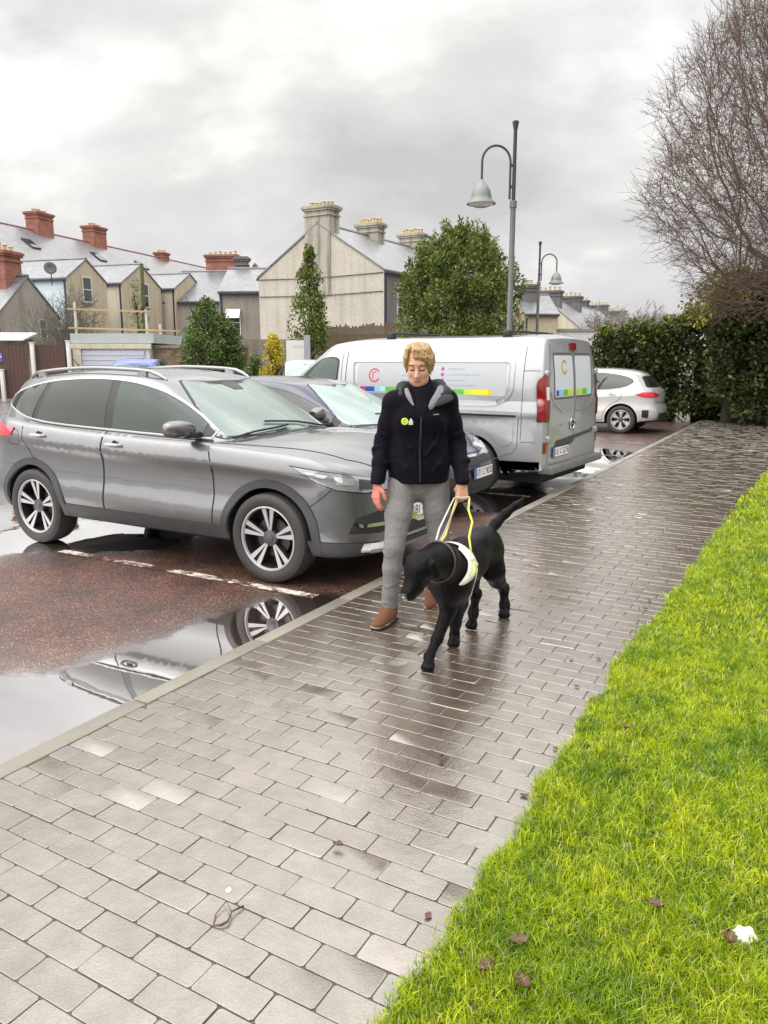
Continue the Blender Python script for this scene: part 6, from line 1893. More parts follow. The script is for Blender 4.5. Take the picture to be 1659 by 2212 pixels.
GUT = mat('dark gutter', (.03, .03, .035), .5)
RIDGE = mat('red ridge tile', (.24, .10, .08), .6, var=.3)

def window(parent, loc, rz, w_, h_, open_top=False, bars=True):
    e = bpy.data.objects.new('window', None); COL.objects.link(e); e.parent = parent; e.location = loc; e.rotation_euler = (0, 0, rz)
    # faces local -y
    bm = bmesh.new(); t = .06
    box(bm, -w_ / 2, w_ / 2, -.04, .02, h_ - t, h_); box(bm, -w_ / 2, w_ / 2, -.04, .02, 0, t)
    box(bm, -w_ / 2, -w_ / 2 + t, -.04, .02, t, h_ - t); box(bm, w_ / 2 - t, w_ / 2, -.04, .02, t, h_ - t)
    if bars: box(bm, -w_ / 2 + t, w_ / 2 - t, -.045, .015, h_ * .5 - t / 2, h_ * .5 + t / 2)
    from_bm('frame', bm, e, WINF)
    obox('pane', -w_ / 2 + t, w_ / 2 - t, -.02, -.01, t, h_ - t, e, PANE)
    obox('sill', -w_ / 2 - .06, w_ / 2 + .06, -.12, .02, -.10, -.002, e, CONC)
    if open_top:
        bm = bmesh.new(); M = Matrix.Translation((0, -.05, h_ - .02)) @ Matrix.Rotation(radians(-38), 4, 'X')
        box(bm, -w_ / 2, w_ / 2, -.02, .02, -h_ * .42, 0, M)
        from_bm('open_light', bm, e, WINF)
    return e
def chimney(parent, x, y, z0, z1, lx, ly, m, pots, cap=True, name='chimney', potm=None):
    e = bpy.data.objects.new(name, None); COL.objects.link(e); e.parent = parent; e.location = (x, y, 0)
    bm = bmesh.new()
    box(bm, -lx / 2, lx / 2, -ly / 2, ly / 2, z0, z1 - .28)
    if cap:
        for (k, a, b_) in ((.07, z1 - .55, z1 - .47), (.09, z1 - .28, z1 - .17), (.15, z1 - .17, z1 - .05), (.08, z1 - .05, z1)):
            box(bm, -lx / 2 - k, lx / 2 + k, -ly / 2 - k, ly / 2 + k, a, b_ - .002)
    from_bm('stack', bm, e, m)
    n = len(pots)
    bm = bmesh.new()
    for i, (px, py, h_) in enumerate(pots):
        lathe(bm, [(.12, z1), (.11, z1 + h_ * .8), (.145, z1 + h_ * .82), (.145, z1 + h_ * .92), (.115, z1 + h_), (.08, z1 + h_), (.08, z1 + h_ - .1)], 10, Matrix.Translation((px, py, 0)))
    if n: from_bm('pots', bm, e, potm or POTM)
    else: bm.free()
    return e
def block(name, loc, rz, Lx, Wy, eave, ridge, wall, roof, label, group=None, cat='house', over=.15, z0=-.3, gables=(0, 1), ridgem=None, wall_side=None):
    """ridge along local x from 0 to Lx, width Wy centred on y=0"""
    root = empty(name, (loc[0], loc[1], 0), rz, label, cat, group)
    h = Wy / 2
    bm = bmesh.new()
    prof = [(-h, z0), (h, z0), (h, eave), (0, ridge), (-h, eave)]
    M = Matrix(((0, 0, 1, 0), (1, 0, 0, 0), (0, 1, 0, 0), (0, 0, 0, 1)))
    prism(bm, prof, 0, Lx, M)
    mats_ = [wall]
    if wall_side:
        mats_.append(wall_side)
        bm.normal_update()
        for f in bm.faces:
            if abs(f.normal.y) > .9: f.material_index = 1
    from_bm('wall', bm, root, mats_)
    th = .10; sl = (ridge - eave) / h
    nx, nz = sl / sqrt(1 + sl * sl), 1 / sqrt(1 + sl * sl)
    for sg in (-1, 1):
        bm = bmesh.new(); o = over
        A = [(0, ridge + .02), (sg * (h + o), eave - o * sl + .02), (sg * (h + o), eave - o * sl + .02 + th), (0, ridge + .02 + th)]
        if sg > 0: A = A[::-1]
        prism(bm, A, -.06, Lx + .06, M)
        bmesh.ops.recalc_face_normals(bm, faces=bm.faces)
        from_bm('roof', bm, root, roof)
        bm = bmesh.new(); gy = sg * (h + o + .03)
        box(bm, -.02, Lx + .02, gy - .06, gy + .06, eave - o * sl - .08, eave - o * sl + .03)
        box(bm, .08 if sg < 0 else .08, .18, sg * (h + .02) - .05, sg * (h + .02) + .05, z0, eave - .1)
        from_bm('gutter', bm, root, GUT)
    bm = bmesh.new(); tube(bm, [(-.06, 0, ridge + th + .02), (Lx + .06, 0, ridge + th + .02)], .09, 6); from_bm('ridge_tiles', bm, root, ridgem or SLATE)
    return root
def pots(n, span, h=.45, axis=0, rnd=None):
    return [((-span / 2 + span * i / max(1, n - 1), 0, h * (1 + .15 * ((i * 7) % 3 - 1))) if axis == 0 else (0, -span / 2 + span * i / max(1, n - 1), h * (1 + .15 * ((i * 7) % 3 - 1)))) for i in range(n)]

# --- the pale gabled house in the middle: local x along the kerb direction
KR = radians(90) + YAW       # heading of the kerb direction
SK_ = (SN, CN)
gx, gy = -3.61, 44.04        # centre of the gable wall
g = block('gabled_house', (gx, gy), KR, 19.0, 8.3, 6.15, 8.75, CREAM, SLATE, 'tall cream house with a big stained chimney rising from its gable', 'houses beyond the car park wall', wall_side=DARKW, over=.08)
chimney(g, .42, 0.0, 5.0, 9.75, .95, 1.65, CHIMC, pots(6, 1.3, .24, 1))
chimney(g, 5.7, 0.0, 7.6, 9.6, .8, 1.5, CHIMC, pots(7, 1.3, .32, 1))
chimney(g, 11.2, 0.0, 7.6, 9.75, .8, 1.6, CHIMC, pots(7, 1.3, .32, 1))
window(g, (1.9, -4.16, 3.3), 0, 1.0, 2.1); window(g, (6.4, -4.16, 3.3), 0, 1.0, 2.1); window(g, (11, -4.16, 3.3), 0, 1.0, 2.1)
bm = bmesh.new()
for (z, y0, y1) in ((6.05, -4.1, 4.1), (5.1, -4.1, 4.1)):
    tube(bm, [(-.03, y0, z), (-.05, 0, z - .10), (-.03, y1, z)], .022, 5)
from_bm('wall_cable', bm, g, GUT)

# --- the left-hand terrace
TK = (.29, .957); TR = math.atan2(.957, .29)
RET = math.atan2(-.29, .957)
p0 = at(0, 485, 64.0)
rz_ = p0.z
mt = block('terrace_house', (p0.x - TK[0] * 14, p0.y - TK[1] * 14), TR, 48, 9.0, rz_ - 3.3, rz_, BLUEW, SLATE2, 'long terrace with purplish slate roof and two big red brick chimneys', 'houses beyond the car park wall', ridgem=RIDGE)
def along(u, base=14):
    """distance along the terrace ridge where it crosses picture column u"""
    k = (u - 829.5) / 1660
    best = min(range(0, 600), key=lambda i: abs(((p0.x + TK[0] * i * .1) / ((p0.y + TK[1] * i * .1) * .9806 - (rz_ - 1.6) * .196)) - k))
    return base + best * .1
for (u, w_, h_) in ((88, 2.1, 2.6), (205, 2.1, 2.6)):
    chimney(mt, along(u), 0, rz_ - 1.5, rz_ + h_ * .62, 1.9, 1.2, REDB_, pots(5, 1.4, .3, 0))
chimney(mt, along(350), 0, rz_ - 1, rz_ + .7, 1.2, 1.0, REDB_, pots(3, 1.1, .3, 0))
for u in (15, 165, 262):
    e_ = bpy.data.objects.new('skylight', None); COL.objects.link(e_); e_.parent = mt
    sl = math.atan2(3.3, 4.5); e_.location = (along(u), -2.2, rz_ - 1.6 + .14); e_.rotation_euler = (sl, 0, 0)
    obox('frame', -.5, .5, -.65, .65, 0, .08, e_, GUT); obox('pane', -.42, .42, -.57, .57, .08, .09, e_, PANE)

def ret(u, v, Y, Lx, Wy, rise, wall, side, label, win=None, roof=SLATE, name='terrace_house'):
    """a two-storey return: its end gable's near corner eave stands on the sight line (u, v)"""
    c = at(u, v, Y)
    # gable end runs along TK from the corner; ridge along the return direction, going back to the terrace
    cx, cy = c.x + TK[0] * Wy / 2, c.y + TK[1] * Wy / 2
    r = block(name, (cx, cy), RET + pi, Lx, Wy, c.z, c.z + rise, wall, roof, label, 'houses beyond the car park wall', over=.1, wall_side=side)
    if win:
        yy, z, w_, h_ = win
        window(r, (-.03, yy, z), -pi / 2, w_, h_)
    return r
r1 = ret(143, 601, 50, 9, 4.0, 1.30, TANW, BLUEW, 'cream gabled back return with sash window and a pale blue side wall', (.1, 5.2, .9, 1.6))
obox('lower_wall_band', -.035, -.005, -1.95, 1.95, 3.55, 3.62, r1, STONE)
obox('lower_window', -.04, .0, -1.2, -.3, 1.7, 3.0, r1, PANE)
r2 = ret(262, 612, 56, 9, 4.9, 1.45, TANW, STONE, 'second gabled back return, partly behind the green climber', (-.3, 5.3, .9, 1.7))
r3 = ret(377, 624, 61, 9, 4.6, 1.25, TANW, STONE, 'third and farthest gabled back return, right of the climber', (.1, 5.2, .8, 1.5))
# small brick-chimney house at far left
c = at(0, 640, 42)
r0 = block('small_house', (at(62, 640, 42).x, 42.0), RET + pi + radians(4), 9, 4.6, 3.9, 5.75, GREYW, SLATE, 'low grey gabled outbuilding with an orange brick chimney at far left', 'houses beyond the car park wall')
chimney(r0, 1.0, .25, 4.6, 7.1, .8, 1.3, REDB_, pots(3, .9, .35, 1))
window(r0, (-.03, -.9, 2.6), -pi / 2, .6, 1.1)
# grey building between the terrace and the gabled house
c = at(566, 636, 50)
mz = c.z
mid_ = block('small_house', (at(487, 636, 50).x, 51.5), RET + radians(16), 3.2, 6.5, mz, mz + 1.6, GREYW, SLATE, 'small grey pebble-dashed house with one white window, its top light open', 'houses beyond the car park wall', wall_side=GREYW)
window(mid_, (.85, -3.27, mz - 2.6), 0, .85, 1.6, open_top=True)
chimney(mid_, .75, .6, mz, mz + 2.5, .7, .7, DARKW, [], cap=True)
c = at(420, 590, 66)
back = block('terrace_house', (c.x - 1.0, c.y), RET + radians(12), 10.5, 9, c.z - 2.6, c.z, GREYW, SLATE, 'grey slate-roofed house with a wide orange brick chimney and red gable, behind the others', 'houses beyond the car park wall')
chimney(back, 3.3, .6, c.z - 1, c.z + 1.45, 2.6, 1.1, REDB_, pots(6, 2.1, .3, 0))
bm = bmesh.new(); M_ = Matrix.Translation((5.8, 1.5, 0)) @ Matrix.Rotation(pi / 2, 4, 'X')
prism(bm, [(-1.5, c.z - 1.5), (1.5, c.z - 1.5), (0, c.z + .9)], -.4, .4, M_); from_bm('red_gable', bm, back, REDB_)
# dish on the first return
dsh = empty('satellite_dish', at(108, 580, 49.3), 0, 'small dark satellite dish on the roof of the cream return', 'dish')
bm = bmesh.new(); lathe(bm, [(0, 0), (.2, .03), (.38, .11), (.37, .13), (.2, .05), (0, .02)], 18, Matrix.Rotation(radians(75), 4, 'X') @ Matrix.Rotation(radians(30), 4, 'Y')); from_bm('reflector', bm, dsh, mat('grey dish', (.10, .10, .11), .5), smooth=True)
bm = bmesh.new(); tube(bm, [(0, .1, -1.0), (0, .1, 0)], .03, 6); from_bm('mast', bm, dsh, GUT)

# --- houses far off on the right
def far_house(u, v, Y, rz, Lx, Wy, ev, rd, wall, label, ch=None):
    c = at(u, v, Y); r = block('terrace_house', (c.x, c.y), rz, Lx, Wy, ev, rd, wall, SLATE, label, 'houses far off beyond the lamps')
    if ch: 
        for x, h_ in ch: chimney(r, x, 0, rd - 1, rd + h_, 1.0, 2.2, DARKW, pots(5, 1.8, .4, 1))
    return r
far_house(1112, 700, 62, radians(8), 2.6, 5, 4.9, 6.4, TANW, 'cream walled house end just right of the round evergreen', [(.9, .8)])
far_house(1175, 705, 74, radians(62), 22, 7, 4.2, 7.0, STONE, 'low house with slate roof behind the smaller street lamp', [(1.5, .9), (9, .9)])
far_house(1232, 705, 92, radians(60), 30, 8, 4.4, 6.8, GREYW, 'farthest grey roofed row with two broad dark chimneys', [(3, 1.6), (12, 1.6), (22, 1.4)])

# --- boundary walls, gates, garage along the far side
def wallbox(name, u0, u1, Y, z1, m, label, cat='wall', th=.3, z0=-.1, coping=None, group=None):
    a, b_ = at(u0, 780, Y), at(u1, 780, Y)
    r = empty(name, ((a.x + b_.x) / 2, Y, 0), 0, label, cat, group); h_ = (b_.x - a.x) / 2
    obox('wall_face', -h_, h_, 0, th, z0, z1, r, m)
    if coping: obox('coping', -h_ - .04, h_ + .04, -.05, th + .05, z1 + .002, z1 + .10, r, coping)
    return r
def hz(v, Y): return at(800, v, Y).z
wallbox('rubble_wall', 322, 534, 32.0, hz(752, 32), BRNB, 'brown rubble stone wall under the ivy, right of the white garage', coping=CONC)
wallbox('concrete_wall', 528, 700, 33.6, hz(733, 33.6), CONC, 'stained concrete wall behind the yellow shrub', coping=None)
wallbox('concrete_wall', 700, 1290, 34.5, hz(728, 34.5), CONC, 'long low concrete wall running behind the van')
wallbox('rendered_wall', 1205, 1330, 30.0, hz(716, 30), WHITEW, 'long off white flat wall between the van roof and the hedge', coping=CONC)
wallbox('garden_wall', -40, 175, 36, hz(728, 36), CONC, 'low dark garden wall behind the brown gates')
# gates
WOOD = mat('brown timber boards', (.085, .042, .032), .65, var=.35, vscale=3); WPOST = mat('white painted post', (.62, .61, .58), .6, var=.15)
def gate(u0, u1, Y, v0, v1, label, sign=False):
    a, b_ = at(u0, v1, Y), at(u1, v1, Y); zt = hz(v0, Y)
    r = empty('timber_gate', (a.x, Y, 0), 0, label, 'gate', 'brown timber gates'); w_ = b_.x - a.x
    bm = bmesh.new(); n = max(3, int(w_ / .14))
    for i in range(n): box(bm, w_ * i / n + .004, w_ * (i + 1) / n - .004, 0, .03 + .004 * (i % 2), .03, zt + random.uniform(-.01, .01))
    from_bm('boards', bm, r, WOOD)
    obox('rail', 0, w_, .035, .09, zt * .8, zt * .8 + .1, r, WOOD); obox('rail', 0, w_, .035, .09, .25, .35, r, WOOD)
    if sign:
        obox('warning_sign', w_ * .42, w_ * .42 + .36, -.02, -.004, zt - .65, zt - .30, r, mat('sign violet', (.14, .10, .42), .4)); obox('sign_stripe', w_ * .42 + .02, w_ * .42 + .34, -.026, -.021, zt - .49, zt - .42, r, mat('sign pale stripe', (.60, .58, .75), .4))
    return r
gate(-60, 68, 31.0, 745, 858, 'brown timber gate at far left carrying a small violet sign', True)
gate(76, 146, 31.0, 745, 850, 'plain brown timber gate beside the white garage')
for u, v0 in ((2, 800), (72, 742), (150, 738)):
    a = at(u, 780, 30.9); o = empty('gate_post', (a.x, 30.9, 0), 0, {2: 'short white post against the violet-signed gate', 72: 'white post between the two brown gates', 150: 'white post where the gates meet the garage'}[u], 'post', 'white gate posts')
    z = hz(v0, 30.9); obox('shaft', -.07, .07, -.07, .07, -.06, z, o, WPOST, .01); obox('cap', -.085, .085, -.085, .085, z + .001, z + .05, o, WPOST)
# garage
ga, gb = at(158, 780, 31.4), at(322, 780, 31.4)
gr = empty('garage', (ga.x, 31.4, 0), 0, 'white garage with pale ribbed roller door and flat roof behind the grey crossover', 'garage'); gw = gb.x - ga.x
obox('wall', 0, gw, .12, 5, -.1, hz(752, 31.4), gr, WHITEW); obox('lintel', -.05, gw + .1, .0, .115, hz(752, 31.4) - .02, hz(742, 31.4), gr, STONE)
bm = bmesh.new(); zt = hz(757, 31.4)
for i in range(20): box(bm, .35, gw - .2, .05 + .02 * (i % 2), .10, zt * i / 20, zt * (i + 1) / 20 - .004)
from_bm('roller_door', bm, gr, mat('pale lilac shutter', (.52, .54, .64), .45, var=.08)); obox('pier', 0, .33, .02, .11, -.05, zt + .08, gr, STONE)
obox('flat_roof', -.1, gw + .2, .13, 5.2, hz(741, 31.4), hz(720, 31.4), gr, mat('grey felt roof edge', (.40, .45, .45), .6, var=.2, vscale=2))
obox('sign_post', -.42, -.30, .1, .2, -.05, hz(724, 31.4), gr, GREYP)
# timber guard rail above the garage
tr = empty('guard_rail', (ga.x, 33, 0), 0, 'bare timber guard rail of posts and planks above the garage roof', 'railing')
TIM = mat('new yellow timber', (.42, .31, .17), .7, var=.25, vscale=4)
zb_ = hz(724, 33)
for u, v in ((163, 652), (316, 668), (345, 700)):
    x = at(u, 700, 33).x - ga.x; obox('upright', x - .045, x + .045, 0, .09, zb_ - .9, hz(v, 33), tr, mat('grey scaffold pole', (.50, .48, .40), .5))
for v0, v1, u1 in ((667, 672, 312), (708, 714, 375)):
    x0, x1 = at(163, 700, 33).x - ga.x, at(u1, 700, 33).x - ga.x; z0, z1 = hz(v0, 32.9), hz(v1, 32.9)
    bm = bmesh.new(); box(bm, 0, 1, -.04, -.015, -.035, .035, Matrix.Translation((x0 - .3, 0, z0)) @ Matrix.Rotation(math.atan2(z0 - z1, x1 - x0) , 4, 'Y') @ Matrix.Diagonal((x1 - x0 + .6, 1, 1, 1))); from_bm('plank', bm, tr, TIM)
# lean-to roof at far left
lr = empty('lean_to', (at(12, 730, 34).x, 34, 0), 0, 'white sheeted lean-to roof just above the gate at far left', 'shed')
bm = bmesh.new(); box(bm, -1.6, .75, 0, 1.6, 0, .06, Matrix.Translation((0, 0, hz(736, 34))) @ Matrix.Rotation(radians(12), 4, 'X')); from_bm('roof_sheet', bm, lr, mat('white sheeting', (.75, .75, .78), .4)); obox('back_wall', -1.5, .6, 1.2, 1.3, -.1, hz(736, 34) + .1, lr, CONC)
# white notice board and grey post behind the navy car
nb_ = empty('notice_board', (at(643, 780, 26).x, 26, 0), 0, 'tall blank white board standing beside a grey post', 'board')
w2 = (at(667, 780, 26).x - at(619, 780, 26).x) / 2
obox('panel_face', -w2, w2, 0, .05, .0, hz(735, 26), nb_, mat('white board face', (.66, .66, .62), .5, var=.12, vscale=3)); obox('faded_print', -w2 * .4, w2 * .5, -.004, -.001, hz(748, 26) - .05, hz(745, 26), nb_, mat('faded pink print', (.62, .52, .52), .6))
p_ = empty('steel_post', (at(664, 780, 25.5).x, 25.5, 0), 0, 'plain grey steel post at the right edge of the white board', 'post'); obox('shaft', -.10, .10, -.06, .06, -.06, hz(724, 25.5), p_, mat('galvanised post', (.32, .33, .36), .5))
# paling fence
pf = empty('paling_fence', (at(690, 720, 33).x, 33.2, 0), 0, 'thin brown paling fence above the wall behind the van', 'fence'); wf_ = at(905, 720, 33.2).x - at(690, 720, 33.2).x
bm = bmesh.new(); z0_, zt_ = 1.4, hz(706, 33.2)
for i in range(56):
    x = wf_ * i / 56; box(bm, x, x + .07, 0, .025, z0_, zt_ + random.uniform(-.12, .05) + .25 * (x / wf_))
from_bm('palings', bm, pf, mat('weathered paling', (.16, .115, .075), .85, var=.4, vscale=5)); obox('rail', 0, wf_, .03, .08, zt_ - .4, zt_ - .3, pf, WOOD)

# ------------------------------------------------------------------ vegetation
def leafmat(name, stops, trans=.25, rough=.45):
    m, t, b = newmat(name)
    g_ = N(t, 'ShaderNodeNewGeometry'); pn = noise(t, 1.4, 3, .6)
    c = mixc(t, 1.0, rampn(t, g_.outputs['Random Per Island'], stops), rampn(t, pn.outputs[0], [(.35, .75), (.65, 1.25)]), 'MULTIPLY')
    L(t, c, b.inputs['Base Color']); b.inputs['Roughness'].default_value = rough
    out = [n for n in t.nodes if n.type == 'OUTPUT_MATERIAL'][0]
    tr_ = N(t, 'ShaderNodeBsdfTranslucent'); L(t, c, tr_.inputs[0]); mx = N(t, 'ShaderNodeMixShader'); mx.inputs[0].default_value = trans
    L(t, b.outputs[0], mx.inputs[1]); L(t, tr_.outputs[0], mx.inputs[2]); L(t, mx.outputs[0], out.inputs['Surface'])
    return m
EVG = leafmat('dark evergreen leaves', [(0, (.035, .060, .012)), (.4, (.085, .125, .022)), (.75, (.17, .21, .035)), (1, (.30, .31, .06))])
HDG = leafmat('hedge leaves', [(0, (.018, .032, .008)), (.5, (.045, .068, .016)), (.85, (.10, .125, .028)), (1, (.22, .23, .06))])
HDT = leafmat('yellowish new growth leaves', [(0, (.10, .13, .015)), (.5, (.21, .23, .03)), (1, (.34, .32, .05))])  # yellower new growth, the leaves' own pigment
IVY = leafmat('ivy leaves', [(0, (.03, .07, .015)), (.5, (.08, .14, .03)), (1, (.22, .28, .07))])
YEL = leafmat('yellow green leaves', [(0, (.30, .26, .02)), (.5, (.52, .44, .03)), (1, (.70, .60, .08))], .35)
BARK = mat('grey brown bark', (.055, .042, .034), .9, var=.4, vscale=10, bump=.5, bscale=30)
def leaves(pts, nrm, size, rng, asp=.5, up=0.0):
    """one small folded leaf per point"""
    n = len(pts)
    d = rng.normal(size=(n, 3)) + nrm * .9; d[:, 2] += up; d /= np.linalg.norm(d, axis=1)[:, None]
    r_ = rng.normal(size=(n, 3)); s_ = np.cross(d, r_); s_ /= np.linalg.norm(s_, axis=1)[:, None] + 1e-9
    L_ = size * rng.uniform(.6, 1.4, n)[:, None]
    a = pts; b_ = pts + d * L_ * .5 + s_ * L_ * asp * .5; c_ = pts + d * L_; e_ = pts + d * L_ * .5 - s_ * L_ * asp * .5
    V = np.stack([a, b_, c_, e_], 1).reshape(-1, 3)
    Fq = np.arange(n * 4).reshape(-1, 4)
    return V, Fq
def crown(name, parent, clumps, per, size, m, seed=1, rad=.45, up=0.0, asp=.5, extra=()):
    rng = np.random.default_rng(seed)
    P_ = []; Nn = []; mi = []
    for j, (c_, r_) in enumerate(list(clumps) + list(extra)):
        ex = j >= len(clumps)
        k = max(8, int(per * (.3 if ex else 1) * (r_ / rad)**2))
        q = rng.normal(size=(k, 3)); q /= np.linalg.norm(q, axis=1)[:, None]
        rr = r_ * rng.uniform(.25, 1.0, k)**.6
        P_.append(np.array(c_) + q * rr[:, None]); Nn.append(q); mi += [1 if ex else 0] * k
    V, F_ = leaves(np.concatenate(P_), np.concatenate(Nn), size, rng, asp, up)
    return from_np(name, V, F_, parent, m, mi=mi)
def tree(name, u, vtop, vbot, Y, width, shape, label, m, per=60, size=.1, seed=1, group=None, nc=120, z0=None, rad=.4, cat='tree', up=0.0, trunk=True, asp=.5, zbase=0.0):
    rng = np.random.default_rng(seed)
    a = at(u, vtop, Y); H_ = a.z; zb_ = at(u, vbot, Y).z if z0 is None else z0
    root = empty(name, (a.x, Y, zbase), 0, label, cat, group)
    if trunk:
        bm = bmesh.new(); tube(bm, [(0, 0, -.1 - zbase), (.05, 0, H_ * .4), (-.03, .04, H_ * .8)], [width * .05 + .05, width * .035 + .03, .02], 8)
        for k in range(7):
            an = rng.uniform(0, 6.28); z = zb_ + (H_ - zb_) * rng.uniform(.05, .6); tube(bm, [(0, 0, z), (cos(an) * width * .22, sin(an) * width * .22, z + width * .2), (cos(an) * width * .36, sin(an) * width * .36, z + width * .5)], [.05, .03, .012], 5)
        from_bm('trunk', bm, root, BARK, smooth=True)
    cl = []
    for i in range(nc):
        t = rng.uniform(0, 1); an = rng.uniform(0, 2 * pi); wv = shape(t) * width / 2 * (1 + .10 * sin(3 * an + seed) + .06 * sin(7 * an + 5 * t))
        k = rng.uniform(.45, 1)**.5
        r_ = rad * rng.uniform(.6, 1.15) * min(1, .5 + shape(t))
        cl.append(((cos(an) * (wv * k - r_ * .5), sin(an) * (wv * k - r_ * .5), zb_ + (H_ - zb_) * t - r_ * .3 - zbase), r_))
    crown('crown', root, cl, per, size, m, seed + 50, rad, up, asp)
    return root, cl
# big upright evergreen behind the van
bs = lambda t: float(np.interp(t, [0, .1, .35, .6, .8, .92, 1], [.75, .92, 1.0, .95, .74, .45, .12]))
rt, _c = tree('evergreen_tree', 998, 500, 730, 29, 4.95, bs, 'big round dark evergreen tree behind the van, beside the tall lamp', EVG, per=170, size=.15, seed=4, nc=250, z0=.6, rad=.5, up=.8, asp=.42)
rng_ = np.random.default_rng(9); sp_cl = []
for i in range(90):      # upright shoots breaking the outline
    an = rng_.uniform(0, 6.28); k = rng_.uniform(.2, 1); t0 = 1 - .42 * k**2
    x, y = cos(an) * 2.15 * k, sin(an) * 2.15 * k; z = .6 + (at(1000, 500, 29).z - .6) * t0
    for j in range(5): sp_cl.append(((x * (1 + .02 * j), y, z - .15 + j * .15), .13 - .018 * j))
crown('leading_shoots', rt, sp_cl, 26, .13, EVG, 10, .13, 1.2, .4)
# slim tree in front of the gable
cs = lambda t: float(np.interp(t, [0, .08, .3, .55, .8, 1], [.55, .9, 1, .72, .42, .06]))
tree('slim_tree', 668, 533, 728, 31.5, 1.70, cs, 'slim dark conical tree standing before the cream gable', EVG, per=70, size=.12, seed=12, nc=120, rad=.26, z0=2.0, up=.9)
# ivy heap on the rubble wall
ob = lambda t: float(np.interp(t, [0, .2, .5, .8, 1], [1.0, .98, .85, .55, .15]))
tree('ivy_bush', 445, 650, 790, 31.6, 2.6, ob, 'glossy green ivy bush spilling over the rubble stone wall', IVY, per=110, size=.12, seed=21, nc=130, z0=1.0, rad=.38, trunk=True, cat='bush')
tree('ivy_bush', 498, 700, 790, 31.6, 1.1, ob, 'smaller low ivy heap at the right end of the rubble wall', IVY, per=90, size=.11, seed=22, nc=40, z0=.8, rad=.3, trunk=True, cat='bush')
tree('yellow_shrub', 591, 722, 820, 29.5, 1.05, ob, 'bright yellow leaved shrub against the concrete wall', YEL, per=90, size=.10, seed=23, nc=55, z0=.4, rad=.24, cat='bush', up=.5)
tree('green_shrub', 548, 765, 820, 29.8, .9, ob, 'low dull green shrub left of the yellow one', IVY, per=80, size=.10, seed=24, nc=30, z0=.2, rad=.25, cat='bush')
tree('climber', 292, 605, 715, 34, 1.5, lambda t: float(np.interp(t, [0, .3, .6, 1], [1.0, .8, .35, .2])), 'thin green climber growing up a pole before the second return', leafmat('thin climber leaves', [(0, (.05, .07, .02)), (1, (.20, .22, .06))]), per=26, size=.10, seed=25, nc=46, rad=.3, z0=2.2, cat='plant')
po = empty('timber_pole', (at(312, 700, 34.2).x, 34.2, 0), 0, 'mossy timber pole rising out of the green climber', 'pole'); bm = bmesh.new(); tube(bm, [(0, 0, 0), (0.02, 0, hz(570, 34.2))], [.11, .08], 8); from_bm('shaft', bm, po, mat('mossy pole', (.10, .11, .05), .9, var=.4, vscale=6))

def bare_tree(name, base, H_, spread, seed, label, levels=6, r0=.16, lean=(0, 0), m=BARK, first=.22, kids=(4, 4, 3, 3, 3, 2), up=.25, minr=.004, ang=(.35, .8), group=None, cat='tree', keep=None, l0=None, twigs=1.0, seglen=.72):
    root = empty(name, base, 0, label, cat, group)
    rng = random.Random(seed); big = bmesh.new(); VV = []; FF = []; cnt = [0]
    def seg(a, b_, ra, rb):
        d = (b_ - a).normalized(); u_ = d.orthogonal().normalized(); v_ = d.cross(u_); k = len(VV)
        for p, r_ in ((a, ra), (b_, rb)):
            for j in range(3):
                an = 2 * pi * j / 3; VV.append(tuple(p + (u_ * cos(an) + v_ * sin(an)) * r_))
        for j in range(3): FF.append((k + j, k + (j + 1) % 3, k + 3 + (j + 1) % 3, k + 3 + j))
    def grow(p, d, ln, r_, lv):
        if keep is not None and not keep(p): return
        n = 5 if lv < 3 else 3; pts = [p]; rr = [r_]; q = p.copy(); dd = d.copy()
        for i in range(n):
            wob_ = .16 if lv < 3 else .26
            dd = (dd + Vector((rng.gauss(0, wob_), rng.gauss(0, wob_), rng.gauss(0, wob_) + up * (.22 if lv > 0 else .1)))).normalized()
            q = q + dd * ln / n; pts.append(q.copy()); rr.append(r_ * (1 - .45 * (i + 1) / n))
        if lv < 3: tube(big, pts, rr, 6 if lv else 9, cap=False)
        else:
            for a, b_, ra, rb in zip(pts, pts[1:], rr, rr[1:]): seg(a, b_, ra, rb)
        if lv >= levels: return
        k = kids[min(lv, len(kids) - 1)]
        for i in range(k):
            t = first + (1 - first) * (i + rng.uniform(.1, .9)) / k if lv == 0 else (.2 + .8 * (i + rng.random()) / k)
            j = min(n - 1, int(t * n)); pp = pts[j] + (pts[j + 1] - pts[j]) * (t * n - j)
            dj = (pts[j + 1] - pts[j]).normalized(); ax = dj.orthogonal().normalized(); ax.rotate(Matrix.Rotation(rng.uniform(0, 2 * pi), 3, dj))
            nd = dj.copy(); nd.rotate(Matrix.Rotation(rng.uniform(*ang), 3, ax))
            grow(pp, nd, ln * rng.uniform(seglen - .14, seglen + .12), max(minr, rr[j] * rng.uniform(.45, .62)), lv + 1)
        # continuing leader
        grow(pts[-1], dd, ln * seglen, max(minr, rr[-1] * .9), lv + 1)
    grow(Vector((0, 0, -.1)), Vector((lean[0], lean[1], 1)).normalized(), l0 or H_ * .32, r0, 0)
    from_bm('trunk', big, root, m, smooth=True)
    from_np('twigs', np.array(VV), np.array(FF), root, m)
    print(name, 'twig segs', len(FF) // 3)
    return root
